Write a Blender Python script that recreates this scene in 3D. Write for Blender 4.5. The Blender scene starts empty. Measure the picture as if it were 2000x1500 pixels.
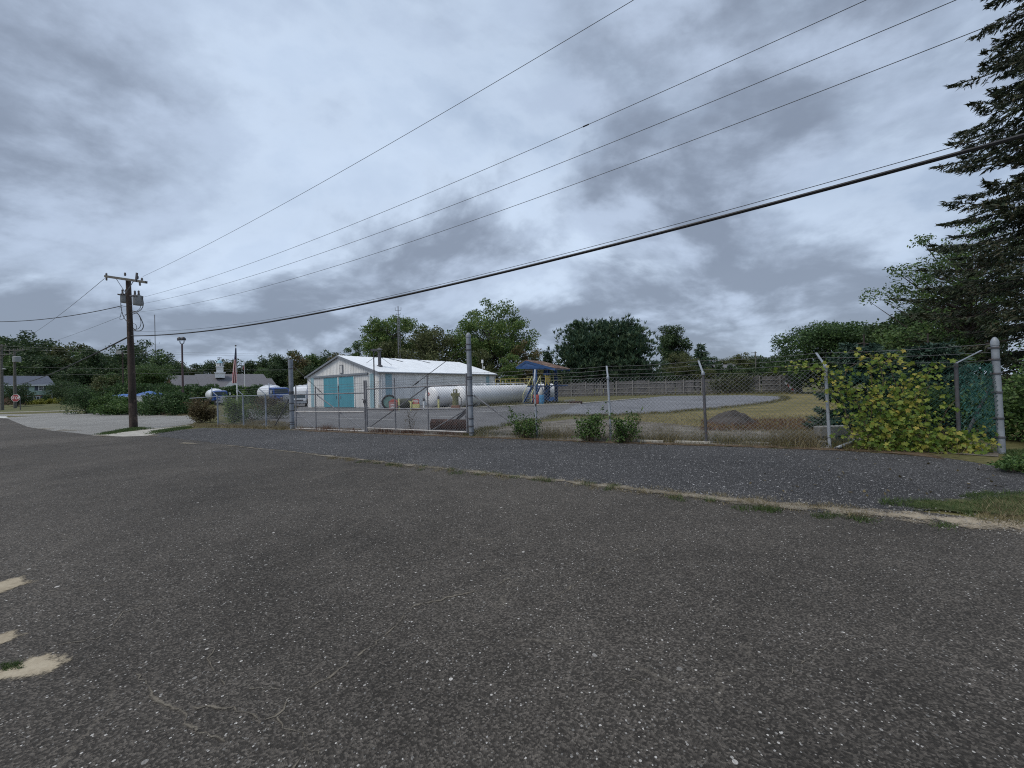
import bpy, math, random
import numpy as np
from mathutils import Matrix, Vector

# ------------------------------------------------------------------ camera, sky, sun, exposure
scene = bpy.context.scene
col = scene.collection
CAM_H, F_PX, PITCH, ROLL = 1.68, 750.0, 0.6, -1.6
cam_data = bpy.data.cameras.new('camera')
cam_data.sensor_width = 36.0
cam_data.lens = 36.0 * F_PX / 2000.0
cam_data.clip_start = 0.05
cam_data.clip_end = 6000
cam = bpy.data.objects.new('camera', cam_data)
col.objects.link(cam)
RM = Matrix.Rotation(math.radians(90 + PITCH), 3, 'X') @ Matrix.Rotation(math.radians(ROLL), 3, 'Z')
cam.matrix_world = Matrix.Translation((0, 0, CAM_H)) @ RM.to_4x4()
scene.camera = cam

SUN_AZ, SUN_EL = -125.0, 58.0          # azimuth from +Y towards +X, elevation
SKY_OFF = ((1.3, 8.3, 0), (2.2, 15.0, 0))
world = bpy.data.worlds.new('World')
scene.world = world
world.use_nodes = True


def build_world():
    nt = world.node_tree
    N, L = nt.nodes, nt.links
    N.clear()
    out = N.new('ShaderNodeOutputWorld')
    sky = N.new('ShaderNodeTexSky')
    sky.sky_type = 'NISHITA'
    sky.sun_disc = False
    sky.sun_elevation = math.radians(SUN_EL)
    sky.sun_rotation = math.radians(SUN_AZ)
    bg1 = N.new('ShaderNodeBackground')
    bg1.inputs['Strength'].default_value = 0.09
    L.new(sky.outputs[0], bg1.inputs['Color'])
    tc = N.new('ShaderNodeTexCoord')
    sep = N.new('ShaderNodeSeparateXYZ')
    L.new(tc.outputs['Generated'], sep.inputs[0])

    def math_(op, a, b=None, c=None, clamp=False):
        n = N.new('ShaderNodeMath')
        n.operation = op
        n.use_clamp = clamp
        for i, x in enumerate((a, b, c)):
            if x is None:
                continue
            if isinstance(x, (int, float)):
                n.inputs[i].default_value = x
            else:
                L.new(x, n.inputs[i])
        return n.outputs[0]
    z = math_('MAXIMUM', sep.outputs['Z'], 0.0)
    den = math_('ADD', z, 0.38)
    u = math_('DIVIDE', sep.outputs['X'], den)
    v = math_('DIVIDE', sep.outputs['Y'], den)
    comb = N.new('ShaderNodeCombineXYZ')
    L.new(u, comb.inputs[0])
    L.new(v, comb.inputs[1])

    def noise(scale, detail, rough, dist, off, stretch=(1, 1, 1), rot=0.0):
        mp = N.new('ShaderNodeMapping')
        mp.inputs['Location'].default_value = off
        mp.inputs['Scale'].default_value = stretch
        mp.inputs['Rotation'].default_value = (0, 0, rot)
        L.new(comb.outputs[0], mp.inputs[0])
        n = N.new('ShaderNodeTexNoise')
        n.inputs['Scale'].default_value = scale
        n.inputs['Detail'].default_value = detail
        n.inputs['Roughness'].default_value = rough
        n.inputs['Distortion'].default_value = dist
        L.new(mp.outputs[0], n.inputs['Vector'])
        return n.outputs['Fac']
    def sstep(x, lo, hi):
        nd = N.new('ShaderNodeMapRange')
        nd.interpolation_type = 'SMOOTHSTEP'
        L.new(x, nd.inputs[0])
        nd.inputs[1].default_value, nd.inputs[2].default_value = lo, hi
        return nd.outputs[0]

    def mixc(f, a, b):
        nd = N.new('ShaderNodeMix')
        nd.data_type = 'RGBA'
        for i, x in ((0, f), (6, a), (7, b)):
            if isinstance(x, tuple):
                nd.inputs[i].default_value = (*x, 1)
            elif isinstance(x, (int, float)):
                nd.inputs[i].default_value = x
            else:
                L.new(x, nd.inputs[i])
        return nd.outputs[2]
    # thin high sheet, then lower banks of stratocumulus with pale edges
    nA = noise(0.8, 6, 0.48, 0.3, SKY_OFF[0], (1.0, 1.3, 1), 0.5)
    nA2 = noise(2.2, 6, 0.52, 0.2, (2.0, 8.0, 0), (1.0, 1.4, 1), 0.5)
    sheet_f = math_('MULTIPLY_ADD', nA2, 0.25, math_('MULTIPLY', nA, 0.8))
    sheet_c = mixc(sstep(sheet_f, 0.38, 0.66), (0.30, 0.375, 0.495), (0.475, 0.57, 0.71))
    nB = noise(1.55, 11, 0.56, 0.2, SKY_OFF[1], (1.0, 1.15, 1), 0.45)
    so = SKY_OFF[1]
    nBs = noise(1.55, 11, 0.56, 0.2, (so[0] - 0.03, so[1] + 0.10, 0), (1.0, 1.15, 1), 0.45)   # the same bank, nearer the light
    lit = math_('MULTIPLY', math_('SUBTRACT', nB, nBs), 2.6)
    bias = math_('MULTIPLY_ADD', z, -0.22, 0.165)
    dens = math_('ADD', nB, bias)
    nC = noise(3.8, 9, 0.58, 0.2, (5.0, 3.0, 0), (1.0, 1.2, 1), 0.45)
    shade = math_('SUBTRACT', math_('MULTIPLY_ADD', nC, 0.55, math_('MULTIPLY', dens, 0.9)), lit)
    bank_c = mixc(sstep(shade, 0.50, 0.98), (0.385, 0.46, 0.585), (0.178, 0.214, 0.280))
    edge = math_('MULTIPLY', sstep(dens, 0.42, 0.50), math_('SUBTRACT', 1.0, sstep(dens, 0.49, 0.58)))
    cover = math_('MULTIPLY', sstep(dens, 0.46, 0.62), 0.92)
    cc = mixc(math_('MULTIPLY', edge, 0.35), sheet_c, (0.55, 0.645, 0.775))
    cc = mixc(cover, cc, bank_c)
    bg2 = N.new('ShaderNodeBackground')
    bg2.inputs['Strength'].default_value = 1.0
    L.new(cc, bg2.inputs['Color'])
    mix = N.new('ShaderNodeMixShader')
    mix.inputs[0].default_value = 0.93
    L.new(bg1.outputs[0], mix.inputs[1])
    L.new(bg2.outputs[0], mix.inputs[2])
    L.new(mix.outputs[0], out.inputs[0])


build_world()
sun_data = bpy.data.lights.new('sun', 'SUN')
sun_data.energy = 1.5
sun_data.angle = math.radians(25)
sun_data.color = (1.0, 0.93, 0.82)
sun = bpy.data.objects.new('sun', sun_data)
col.objects.link(sun)
_a, _e = math.radians(SUN_AZ), math.radians(SUN_EL)
_d = Vector((math.sin(_a) * math.cos(_e), math.cos(_a) * math.cos(_e), math.sin(_e)))
sun.rotation_euler = _d.to_track_quat('Z', 'Y').to_euler()
sun.location = _d * 200
vs = scene.view_settings
vs.view_transform = 'Standard'
vs.look = 'None'
vs.exposure = 0.40
vs.gamma = 1.0
vs.use_curve_mapping = False
scene.cycles.max_bounces = 6
scene.cycles.transparent_max_bounces = 12
scene.cycles.use_denoising = False
scene.cycles.filter_width = 1.1

# ------------------------------------------------------------------ measuring helpers
C0 = Vector((0, 0, CAM_H))


def ray(x, y):
    return RM @ Vector(((x - 1000) / F_PX, (750 - y) / F_PX, -1))


def G(x, y, z=0.0):
    r = ray(x, y)
    return C0 + r * ((z - CAM_H) / r.z)


def D(x, y, Y):
    r = ray(x, y)
    return C0 + r * (Y / r.y)


def VP(x, y, a, b):
    """point of a sight line on the upright plane through ground points a, b"""
    r = ray(x, y)
    n = Vector((-(b.y - a.y), b.x - a.x, 0))
    t = n.dot(Vector((a.x, a.y, 0)) - Vector((0, 0, 0))) / n.dot(Vector((r.x, r.y, 0)))
    return C0 + r * t


def base(x, Y, z=0.0):
    """ground point at depth Y under picture column x (column taken at the horizon)"""
    p = D(x, 758 - 0.028 * (x - 1000), Y)
    return Vector((p.x, p.y, z))


# ------------------------------------------------------------------ building helpers
def tag(o, label=None, cat=None, group=None, kind=None):
    if label:
        o['label'] = label
    if cat:
        o['category'] = cat
    if group:
        o['group'] = group
    if kind:
        o['kind'] = kind
    return o


def thing(name, label, cat, loc=(0, 0, 0), rz=0.0, group=None, scale=None):
    o = bpy.data.objects.new(name, None)
    o.empty_display_size = 0.3
    col.objects.link(o)
    o.location = loc
    o.rotation_euler = (0, 0, rz)
    if scale:
        o.scale = scale
    return tag(o, label, cat, group)


def link(name, mesh, parent=None, local=False):
    o = bpy.data.objects.new(name, mesh)
    col.objects.link(o)
    if parent is not None:
        o.parent = parent
        if not local and parent.parent is None and parent.type == 'EMPTY':
            o.matrix_parent_inverse = parent.matrix_basis.inverted()
    return o


def fast_mesh(name, v, counts, idx, mat, smooth=False):
    """v (N,3) array, counts (F,) vertices per face, idx flat indices"""
    me = bpy.data.meshes.new(name)
    me.vertices.add(len(v))
    me.vertices.foreach_set('co', np.ascontiguousarray(v, dtype=np.float32).ravel())
    me.loops.add(len(idx))
    me.loops.foreach_set('vertex_index', np.ascontiguousarray(idx, dtype=np.int32))
    me.polygons.add(len(counts))
    starts = np.concatenate(([0], np.cumsum(counts)[:-1])).astype(np.int32)
    me.polygons.foreach_set('loop_start', starts)
    me.polygons.foreach_set('loop_total', np.asarray(counts, dtype=np.int32))
    if smooth:
        me.polygons.foreach_set('use_smooth', np.ones(len(counts), dtype=bool))
    me.update(calc_edges=True)
    if mat:
        me.materials.append(mat)
    return me


class MB:
    def __init__(s):
        s.v, s.f, s.m = [], [], []
        s.cur = 0

    def add(s, verts, faces):
        b = len(s.v)
        s.v += [tuple(p) for p in verts]
        for f in faces:
            s.f.append(tuple(i + b for i in f))
            s.m.append(s.cur)
        return s

    def quad(s, *p):
        return s.add(p, [tuple(range(len(p)))])

    def box(s, c, size, rz=0.0, mat=None):
        x, y, z = (k / 2 for k in size)
        R = Matrix.Rotation(rz, 3, 'Z') if mat is None else mat
        c = Vector(c)
        vs_ = [c + R @ Vector((i * x, j * y, k * z)) for k in (-1, 1) for j in (-1, 1) for i in (-1, 1)]
        return s.add(vs_, [(0, 2, 3, 1), (4, 5, 7, 6), (0, 1, 5, 4), (2, 6, 7, 3), (0, 4, 6, 2), (1, 3, 7, 5)])

    def bar(s, a, b, w, h=None, up=(0, 0, 1)):
        a, b = Vector(a), Vector(b)
        h = w if h is None else h
        d = (b - a).normalized()
        u = Vector(up)
        if abs(d.dot(u)) > 0.99:
            u = Vector((0, 1, 0))
        x = d.cross(u).normalized()
        y = x.cross(d).normalized()
        vs_ = [p + x * (i * w / 2) + y * (j * h / 2) for p in (a, b) for i, j in ((-1, -1), (1, -1), (1, 1), (-1, 1))]
        return s.add(vs_, [(0, 3, 2, 1), (4, 5, 6, 7), (0, 1, 5, 4), (1, 2, 6, 5), (2, 3, 7, 6), (3, 0, 4, 7)])

    def tube(s, pts, r, n=6, cap=True):
        pts = [Vector(p) for p in pts]
        k = len(pts)
        rs = r if isinstance(r, (list, tuple)) else [r] * k
        d0 = (pts[1] - pts[0]).normalized()
        u = Vector((0, 0, 1)) if abs(d0.z) < 0.9 else Vector((1, 0, 0))
        vs_, fs = [], []
        for i, p in enumerate(pts):
            d = (pts[min(i + 1, k - 1)] - pts[max(i - 1, 0)]).normalized()
            x = d.cross(u)
            if x.length < 1e-4:
                x = d.cross(Vector((0.3, 1, 0.1)))
            x.normalize()
            y = d.cross(x).normalized()
            u = -y if y.dot(u) < 0 else y
            x = d.cross(u).normalized()
            for j in range(n):
                a = 2 * math.pi * j / n
                vs_.append(p + (x * math.cos(a) + u * math.sin(a)) * rs[i])
        for i in range(k - 1):
            for j in range(n):
                j2 = (j + 1) % n
                fs.append((i * n + j, i * n + j2, (i + 1) * n + j2, (i + 1) * n + j))
        if cap:
            fs.append(tuple(range(n))[::-1])
            fs.append(tuple((k - 1) * n + j for j in range(n)))
        return s.add(vs_, fs)

    def lathe(s, prof, origin, axis=(0, 0, 1), n=24):
        """prof: list of (radius, distance along axis)"""
        o = Vector(origin)
        ax = Vector(axis).normalized()
        u = Vector((0, 0, 1)) if abs(ax.z) < 0.9 else Vector((1, 0, 0))
        x = ax.cross(u).normalized()
        y = ax.cross(x).normalized()
        vs_, fs = [], []
        for r, t in prof:
            for j in range(n):
                a = 2 * math.pi * j / n
                vs_.append(o + ax * t + (x * math.cos(a) + y * math.sin(a)) * r)
        for i in range(len(prof) - 1):
            for j in range(n):
                j2 = (j + 1) % n
                fs.append((i * n + j, i * n + j2, (i + 1) * n + j2, (i + 1) * n + j))
        fs.append(tuple(range(n))[::-1])
        fs.append(tuple((len(prof) - 1) * n + j for j in range(n)))
        return s.add(vs_, fs)

    def prism(s, poly, d):
        """poly: 3-D points, extruded by d"""
        d = Vector(d)
        n = len(poly)
        p = [Vector(q) for q in poly]
        return s.add(p + [q + d for q in p], [tuple(range(n))[::-1], tuple(range(n, 2 * n))] +
                     [(i, (i + 1) % n, (i + 1) % n + n, i + n) for i in range(n)])

    def build(s, name, mats, parent=None, local=False, smooth=False, bevel=0.0):
        me = bpy.data.meshes.new(name)
        me.from_pydata(s.v, [], s.f)
        mats = mats if isinstance(mats, (list, tuple)) else [mats]
        for m in mats:
            me.materials.append(m)
        if len(mats) > 1:
            me.polygons.foreach_set('material_index', s.m)
        if smooth:
            me.polygons.foreach_set('use_smooth', [True] * len(me.polygons))
            try:
                me.set_sharp_from_angle(angle=math.radians(40))
            except Exception:
                pass
        me.update()
        o = link(name, me, parent, local)
        if bevel:
            b = o.modifiers.new('bevel', 'BEVEL')
            b.width = bevel
            b.segments = 2
            b.limit_method = 'ANGLE'
        return o


# ------------------------------------------------------------------ materials
class NT:
    def __init__(s, name):
        s.mat = bpy.data.materials.new(name)
        s.mat.use_nodes = True
        s.t = s.mat.node_tree
        s.N, s.L = s.t.nodes, s.t.links
        s.N.clear()
        s.out = s.N.new('ShaderNodeOutputMaterial')

    def n(s, kind, **kw):
        nd = s.N.new(kind)
        for k, v in kw.items():
            setattr(nd, k, v)
        return nd

    def set(s, sock, val):
        if hasattr(val, 'links') or isinstance(val, bpy.types.NodeSocket):
            s.L.new(val, sock)
        else:
            sock.default_value = val

    def math(s, op, a, b=0.0, c=0.0, clamp=False):
        nd = s.n('ShaderNodeMath', operation=op, use_clamp=clamp)
        for i, x in enumerate((a, b, c)):
            s.set(nd.inputs[i], x)
        return nd.outputs[0]

    def coord(s, out='Object', scale=None, loc=None):
        c = s.n('ShaderNodeTexCoord').outputs[out]
        if scale is None and loc is None:
            return c
        m = s.n('ShaderNodeMapping')
        if scale:
            m.inputs['Scale'].default_value = scale
        if loc:
            m.inputs['Location'].default_value = loc
        s.L.new(c, m.inputs[0])
        return m.outputs[0]

    def noise(s, vec, scale, detail=4, rough=0.55, dist=0.0):
        nd = s.n('ShaderNodeTexNoise')
        s.L.new(vec, nd.inputs['Vector'])
        nd.inputs['Scale'].default_value = scale
        nd.inputs['Detail'].default_value = detail
        nd.inputs['Roughness'].default_value = rough
        nd.inputs['Distortion'].default_value = dist
        return nd.outputs['Fac']

    def mix(s, fac, a, b):
        nd = s.n('ShaderNodeMix', data_type='RGBA')
        s.set(nd.inputs[0], fac)
        for i, c in ((6, a), (7, b)):
            s.set(nd.inputs[i], (*c, 1) if isinstance(c, (tuple, list)) and len(c) == 3 else c)
        return nd.outputs[2]

    def ramp(s, fac, stops):
        nd = s.n('ShaderNodeValToRGB')
        cr = nd.color_ramp
        cr.elements[0].position, cr.elements[1].position = stops[0][0], stops[-1][0]
        cr.elements[0].color = (*stops[0][1], 1)
        cr.elements[1].color = (*stops[-1][1], 1)
        for p, c in stops[1:-1]:
            cr.elements.new(p).color = (*c, 1)
        s.L.new(fac, nd.inputs[0])
        return nd.outputs[0]

    def step(s, x, lo, hi):
        nd = s.n('ShaderNodeMapRange', interpolation_type='SMOOTHSTEP')
        s.set(nd.inputs[0], x)
        nd.inputs[1].default_value, nd.inputs[2].default_value = lo, hi
        return nd.outputs[0]

    def bsdf(s, color, rough=0.7, metal=0.0, height=None, bump=0.3, dist=0.02, spec=None):
        b = s.n('ShaderNodeBsdfPrincipled')
        s.set(b.inputs['Base Color'], (*color, 1) if isinstance(color, tuple) else color)
        s.set(b.inputs['Roughness'], rough)
        s.set(b.inputs['Metallic'], metal)
        if spec is not None:
            b.inputs['Specular IOR Level'].default_value = spec
        if height is not None:
            bn = s.n('ShaderNodeBump')
            bn.inputs['Strength'].default_value = bump
            bn.inputs['Distance'].default_value = dist
            s.L.new(height, bn.inputs['Height'])
            s.L.new(bn.outputs[0], b.inputs['Normal'])
        return b.outputs[0]

    def done(s, shader):
        s.L.new(shader, s.out.inputs[0])
        return s.mat


def plain(name, c, rough=0.6, metal=0.0, var=0.12, scale=3.0, bump=0.0, c2=None, spots=None, streak=False, spec=None):
    """painted or weathered surface: tone varies softly, optional second colour in spots"""
    t = NT(name)
    co = t.coord('Object', scale=(1, 1, 0.15) if streak else None)
    n1 = t.noise(co, scale, 6, 0.6)
    lo = tuple(max(0, k * (1 - var * 1.6)) for k in c)
    hi = tuple(min(1, k * (1 + var)) for k in c)
    cc = t.ramp(n1, [(0.3, lo), (0.7, hi)])
    if c2:
        n2 = t.noise(t.coord('Object', loc=(7, 3, 1)), spots[0], 8, 0.65)
        cc = t.mix(t.step(n2, spots[1], spots[1] + 0.06), cc, c2)
    h = t.noise(co, scale * 12, 3) if bump else None
    return t.done(t.bsdf(cc, rough, metal, h, bump, 0.02, spec))


def leafmat(name, cols, trans=0.25, rough=0.55, clump=0.35, clump_scale=0.5):
    """foliage: every leaf its own tone, clumps of leaves vary a little, light passes through"""
    t = NT(name)
    g = t.n('ShaderNodeNewGeometry')
    rnd = g.outputs['Random Per Island']
    nz = t.noise(t.coord('Object'), clump_scale, 3, 0.5)
    f = t.math('MULTIPLY_ADD', nz, clump, t.math('MULTIPLY', rnd, 1.0 - clump))
    k = len(cols)
    cc = t.ramp(f, [(0.1 + 0.75 * i / (k - 1), c) for i, c in enumerate(cols)])
    b = t.bsdf(cc, rough, spec=0.3)
    tr = t.n('ShaderNodeBsdfTranslucent')
    t.L.new(cc, tr.inputs[0])
    m = t.n('ShaderNodeMixShader')
    m.inputs[0].default_value = trans
    t.L.new(b, m.inputs[1])
    t.L.new(tr.outputs[0], m.inputs[2])
    return t.done(m.outputs[0])


def asphalt(name, dark, light, chip, dens=0.93, dens2=0.985, crack=0.5, crackcol=(0.2, 0.18, 0.15), loose=None):
    t = NT(name)
    co = t.coord('Object')
    big = t.noise(co, 0.22, 5, 0.55, 0.6)
    mid = t.noise(co, 2.2, 6, 0.65)
    fine = t.noise(co, 55, 4, 0.7)
    f = t.math('MULTIPLY_ADD', big, 0.75, t.math('MULTIPLY_ADD', mid, 0.35, t.math('MULTIPLY', fine, 0.4)))
    c = t.ramp(f, [(0.50, dark), (1.0, light)])

    def chips(scale, thr, rad, seed):
        v = t.n('ShaderNodeTexVoronoi', voronoi_dimensions='2D')
        t.L.new(t.coord('Object', loc=(seed, seed * 2, 0)), v.inputs['Vector'])
        v.inputs['Scale'].default_value = scale
        sp = t.n('ShaderNodeSeparateColor')
        t.L.new(v.outputs['Color'], sp.inputs[0])
        a = t.math('GREATER_THAN', sp.outputs[0], thr)
        r = t.math('MULTIPLY_ADD', sp.outputs[1], rad * 0.8, rad * 0.5)
        d = t.math('LESS_THAN', v.outputs['Distance'], r)
        return t.math('MULTIPLY', a, d), sp.outputs[2], v.outputs['Distance']
    # pebble tone of the binder stones
    v0 = t.n('ShaderNodeTexVoronoi', voronoi_dimensions='2D')
    t.L.new(co, v0.inputs['Vector'])
    v0.inputs['Scale'].default_value = 105
    s0 = t.n('ShaderNodeSeparateColor')
    t.L.new(v0.outputs['Color'], s0.inputs[0])
    tone = t.math('MULTIPLY_ADD', t.math('MULTIPLY', s0.outputs[0], s0.outputs[0]), 1.5, 0.5)
    mul = t.n('ShaderNodeVectorMath', operation='SCALE')
    t.L.new(c, mul.inputs[0])
    t.L.new(tone, mul.inputs['Scale'])
    c = mul.outputs[0]
    m1, g1, d1 = chips(72, dens, 0.34, 3.0)
    m2, g2, d2 = chips(44, dens2, 0.27, 8.0)
    chipc = tuple(chip)
    c1 = t.mix(t.math('MULTIPLY', g1, g1), tuple(k * 0.25 for k in chipc), chipc)
    c = t.mix(m1, c, c1)
    c2 = t.mix(t.math('MULTIPLY', g2, g2), tuple(k * 0.3 for k in chipc), chipc)
    c = t.mix(m2, c, c2)
    if loose:
        m3, g3, d3 = chips(15, loose, 0.19, 13.0)
        c = t.mix(m3, c, t.mix(t.math('MULTIPLY', g3, g3), tuple(k * 0.35 for k in chipc), chipc))
    if crack:
        wob = t.n('ShaderNodeTexNoise')
        t.L.new(co, wob.inputs['Vector'])
        wob.inputs['Scale'].default_value = 2.4
        wob.inputs['Detail'].default_value = 6
        wv = t.n('ShaderNodeVectorMath', operation='SCALE')
        t.L.new(wob.outputs['Color'], wv.inputs[0])
        wv.inputs['Scale'].default_value = 0.7
        ad = t.n('ShaderNodeVectorMath', operation='ADD')
        t.L.new(co, ad.inputs[0])
        t.L.new(wv.outputs[0], ad.inputs[1])
        for sc_, wid, nsc, lo_, amt, ofs in ((0.62, 0.013, 0.45, 0.46, crack, 0.0), (1.9, 0.026, 0.55, 0.56, crack * 0.8, 21.0)):
            ve = t.n('ShaderNodeTexVoronoi', voronoi_dimensions='2D', feature='DISTANCE_TO_EDGE')
            t.L.new(ad.outputs[0], ve.inputs['Vector'])
            ve.inputs['Scale'].default_value = sc_
            line = t.math('SUBTRACT', 1.0, t.step(ve.outputs['Distance'], 0.002, wid))
            where = t.step(t.noise(t.coord('Object', loc=(ofs, ofs, 0)), nsc, 3, 0.5, 0.2), lo_, lo_ + 0.12)
            gr = t.step(t.noise(co, 26, 3, 0.7), 0.36, 0.6)
            c = t.mix(t.math('MULTIPLY', t.math('MULTIPLY', line, where), t.math('MULTIPLY', gr, amt)), c, crackcol)
    hgt = t.math('ADD', v0.outputs['Distance'], t.math('MULTIPLY', fine, 0.6))
    return t.done(t.bsdf(c, 0.88, 0, hgt, 0.55, 0.012, spec=0.25))


def soil(name, a, b, c, sc=1.5, alpha=None, bump=0.4):
    """earth, sand or gravel sheet; alpha lets its grains thin out over what lies below"""
    t = NT(name)
    co = t.coord('Object')
    n1 = t.noise(co, sc, 6, 0.65)
    n2 = t.noise(co, sc * 22, 5, 0.7)
    f = t.math('MULTIPLY_ADD', n1, 0.6, t.math('MULTIPLY', n2, 0.5))
    cc = t.ramp(f, [(0.4, a), (0.55, b), (0.7, c)])
    sh = t.bsdf(cc, 0.95, 0, n2, bump, 0.015, spec=0.15)
    if alpha is not None:
        at = t.n('ShaderNodeAttribute', attribute_name='edge')
        g = t.noise(co, 3.2, 9, 0.75)
        g2 = t.noise(co, 40, 3, 0.7)
        e = t.math('ADD', t.math('MULTIPLY', at.outputs['Fac'], 0.75), t.math('MULTIPLY_ADD', g, 2.9, t.math('MULTIPLY_ADD', g2, 0.9, -0.88)))
        a_ = t.step(e, 0.98 + alpha, 1.50 + alpha)
        tr = t.n('ShaderNodeBsdfTransparent')
        m = t.n('ShaderNodeMixShader')
        t.L.new(a_, m.inputs[0])
        t.L.new(tr.outputs[0], m.inputs[1])
        t.L.new(sh, m.inputs[2])
        sh = m.outputs[0]
    return t.done(sh)


rng = np.random.default_rng(11)
random.seed(5)

M = {}
M['steel'] = plain('galvanised steel', (0.30, 0.33, 0.37), 0.5, 0.35, 0.2, 4, 0.1)
M['steel_blue'] = plain('weathered grey blue paint', (0.25, 0.275, 0.31), 0.55, 0.1, 0.18, 5, 0.1, c2=(0.14, 0.13, 0.13), spots=(9, 0.68))
M['steel_peel'] = plain('peeling silver paint', (0.33, 0.36, 0.40), 0.6, 0.1, 0.25, 6, 0.1, c2=(0.06, 0.05, 0.05), spots=(7, 0.54), streak=True)
M['steel_dark'] = plain('dark weathered pipe', (0.10, 0.10, 0.11), 0.6, 0.2, 0.25, 6, c2=(0.16, 0.09, 0.06), spots=(8, 0.6))
M['gate_frame'] = plain('dull galvanised pipe', (0.22, 0.22, 0.235), 0.55, 0.2, 0.25, 5, c2=(0.15, 0.11, 0.09), spots=(10, 0.62))
M['gate_rail_pale'] = plain('pale scuffed pipe', (0.48, 0.46, 0.44), 0.6, 0.05, 0.2, 6, c2=(0.2, 0.15, 0.12), spots=(8, 0.6))
M['wire'] = plain('fence wire', (0.24, 0.25, 0.26), 0.5, 0.2, 0.2, 1)
M['wire_green'] = plain('green coated wire', (0.03, 0.10, 0.085), 0.5, 0, 0.2, 1)
M['slat_green'] = plain('green woven slat', (0.035, 0.13, 0.11), 0.5, 0, 0.3, 6)
M['barb'] = plain('old barbed wire', (0.16, 0.16, 0.17), 0.5, 0.3, 0.2, 1)
M['cable'] = plain('black cable', (0.018, 0.018, 0.02), 0.6, 0, 0.2, 1)
M['conductor'] = plain('grey conductor', (0.11, 0.12, 0.13), 0.5, 0.3, 0.2, 1)
M['pole_wood'] = plain('creosoted pole', (0.055, 0.038, 0.03), 0.85, 0, 0.45, 5, 0.5, c2=(0.10, 0.07, 0.055), spots=(3, 0.55), streak=True)
M['arm_wood'] = plain('grey weathered timber', (0.13, 0.125, 0.11), 0.85, 0, 0.3, 6, 0.4)
M['transformer'] = plain('pale grey enamel', (0.30, 0.31, 0.31), 0.45, 0, 0.15, 3, c2=(0.22, 0.2, 0.16), spots=(5, 0.62))
M['porcelain'] = plain('brown grey porcelain', (0.13, 0.12, 0.12), 0.3, 0, 0.2, 3)
M['white_wall'] = plain('white painted sheet', (0.79, 0.785, 0.77), 0.55, 0, 0.08, 1.2, 0.0, c2=(0.56, 0.53, 0.47), spots=(1.6, 0.62), streak=True)
M['pale_wall'] = plain('off white painted sheet', (0.63, 0.63, 0.625), 0.55, 0, 0.08, 1.2, streak=True)
M['white_roof'] = plain('white coated roof', (0.80, 0.83, 0.86), 0.5, 0, 0.05, 0.8)
M['aqua_pale'] = plain('faded aqua sheet', (0.30, 0.46, 0.52), 0.55, 0, 0.1, 1.5, streak=True)
M['teal_door'] = plain('teal painted door', (0.075, 0.285, 0.36), 0.5, 0, 0.12, 1.3, streak=True)
M['trim_grey'] = plain('grey trim', (0.20, 0.22, 0.25), 0.55, 0, 0.12, 3)
M['gutter'] = plain('dark gutter', (0.22, 0.21, 0.2), 0.6, 0, 0.15, 3)
M['tank_white'] = plain('white tank paint', (0.78, 0.785, 0.79), 0.42, 0, 0.07, 1.0, 0, c2=(0.22, 0.20, 0.18), spots=(5, 0.66))
M['tank_cream'] = plain('cream tank paint', (0.58, 0.55, 0.44), 0.5, 0, 0.1, 1.5, 0, c2=(0.35, 0.3, 0.22), spots=(2.5, 0.65))
M['white_pipe'] = plain('white pipe', (0.7, 0.71, 0.72), 0.5, 0, 0.08, 3)
M['rack_blue'] = plain('blue painted steel', (0.022, 0.075, 0.205), 0.5, 0, 0.2, 3, 0, c2=(0.10, 0.06, 0.05), spots=(5, 0.68))
M['yellow'] = plain('safety yellow', (0.47, 0.37, 0.09), 0.55, 0, 0.15, 3)
M['yellow_pale'] = plain('faded yellow', (0.60, 0.58, 0.26), 0.6, 0, 0.15, 3)
M['rust_roof'] = plain('rusty sheet', (0.20, 0.125, 0.10), 0.8, 0.1, 0.3, 2, 0.1, c2=(0.30, 0.24, 0.21), spots=(2, 0.5))
M['rust_dark'] = plain('dark rust', (0.055, 0.028, 0.022), 0.85, 0.1, 0.4, 4, 0.2, c2=(0.10, 0.045, 0.03), spots=(4, 0.55))
M['red'] = plain('faded red', (0.45, 0.09, 0.075), 0.6, 0, 0.15, 4)
M['pink'] = plain('sun bleached red', (0.42, 0.20, 0.19), 0.6, 0, 0.15, 4)
M['blue_drum'] = plain('light blue drum', (0.07, 0.26, 0.48), 0.5, 0, 0.1, 4)
M['olive'] = plain('olive pump enamel', (0.16, 0.16, 0.07), 0.6, 0, 0.25, 5, 0, c2=(0.18, 0.1, 0.06), spots=(6, 0.6))
M['olive_dark'] = plain('dark olive steel', (0.06, 0.065, 0.045), 0.7, 0, 0.25, 4)
M['green_disc'] = plain('faded green disc', (0.22, 0.38, 0.33), 0.6, 0, 0.15, 4)
M['rubber'] = plain('black rubber', (0.016, 0.016, 0.018), 0.75, 0, 0.2, 6)
M['truck_tank'] = plain('white tanker paint', (0.70, 0.73, 0.78), 0.3, 0, 0.05, 1)
M['truck_blue'] = plain('blue cab paint', (0.02, 0.07, 0.28), 0.28, 0, 0.08, 2)
M['chrome'] = plain('bright metal', (0.6, 0.62, 0.65), 0.25, 0.9, 0.05, 2)
M['glass'] = plain('dark glass', (0.03, 0.045, 0.055), 0.08, 0, 0.1, 1)
M['silver_paint'] = plain('silver car paint', (0.42, 0.44, 0.47), 0.3, 0.3, 0.05, 2)
M['white_paint'] = plain('white gloss paint', (0.75, 0.76, 0.77), 0.4, 0, 0.06, 2)
M['tarp_blue'] = plain('blue tarpaulin', (0.03, 0.11, 0.34), 0.5, 0, 0.2, 2)
M['brick'] = plain('red brick', (0.26, 0.13, 0.09), 0.85, 0, 0.2, 6)
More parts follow.
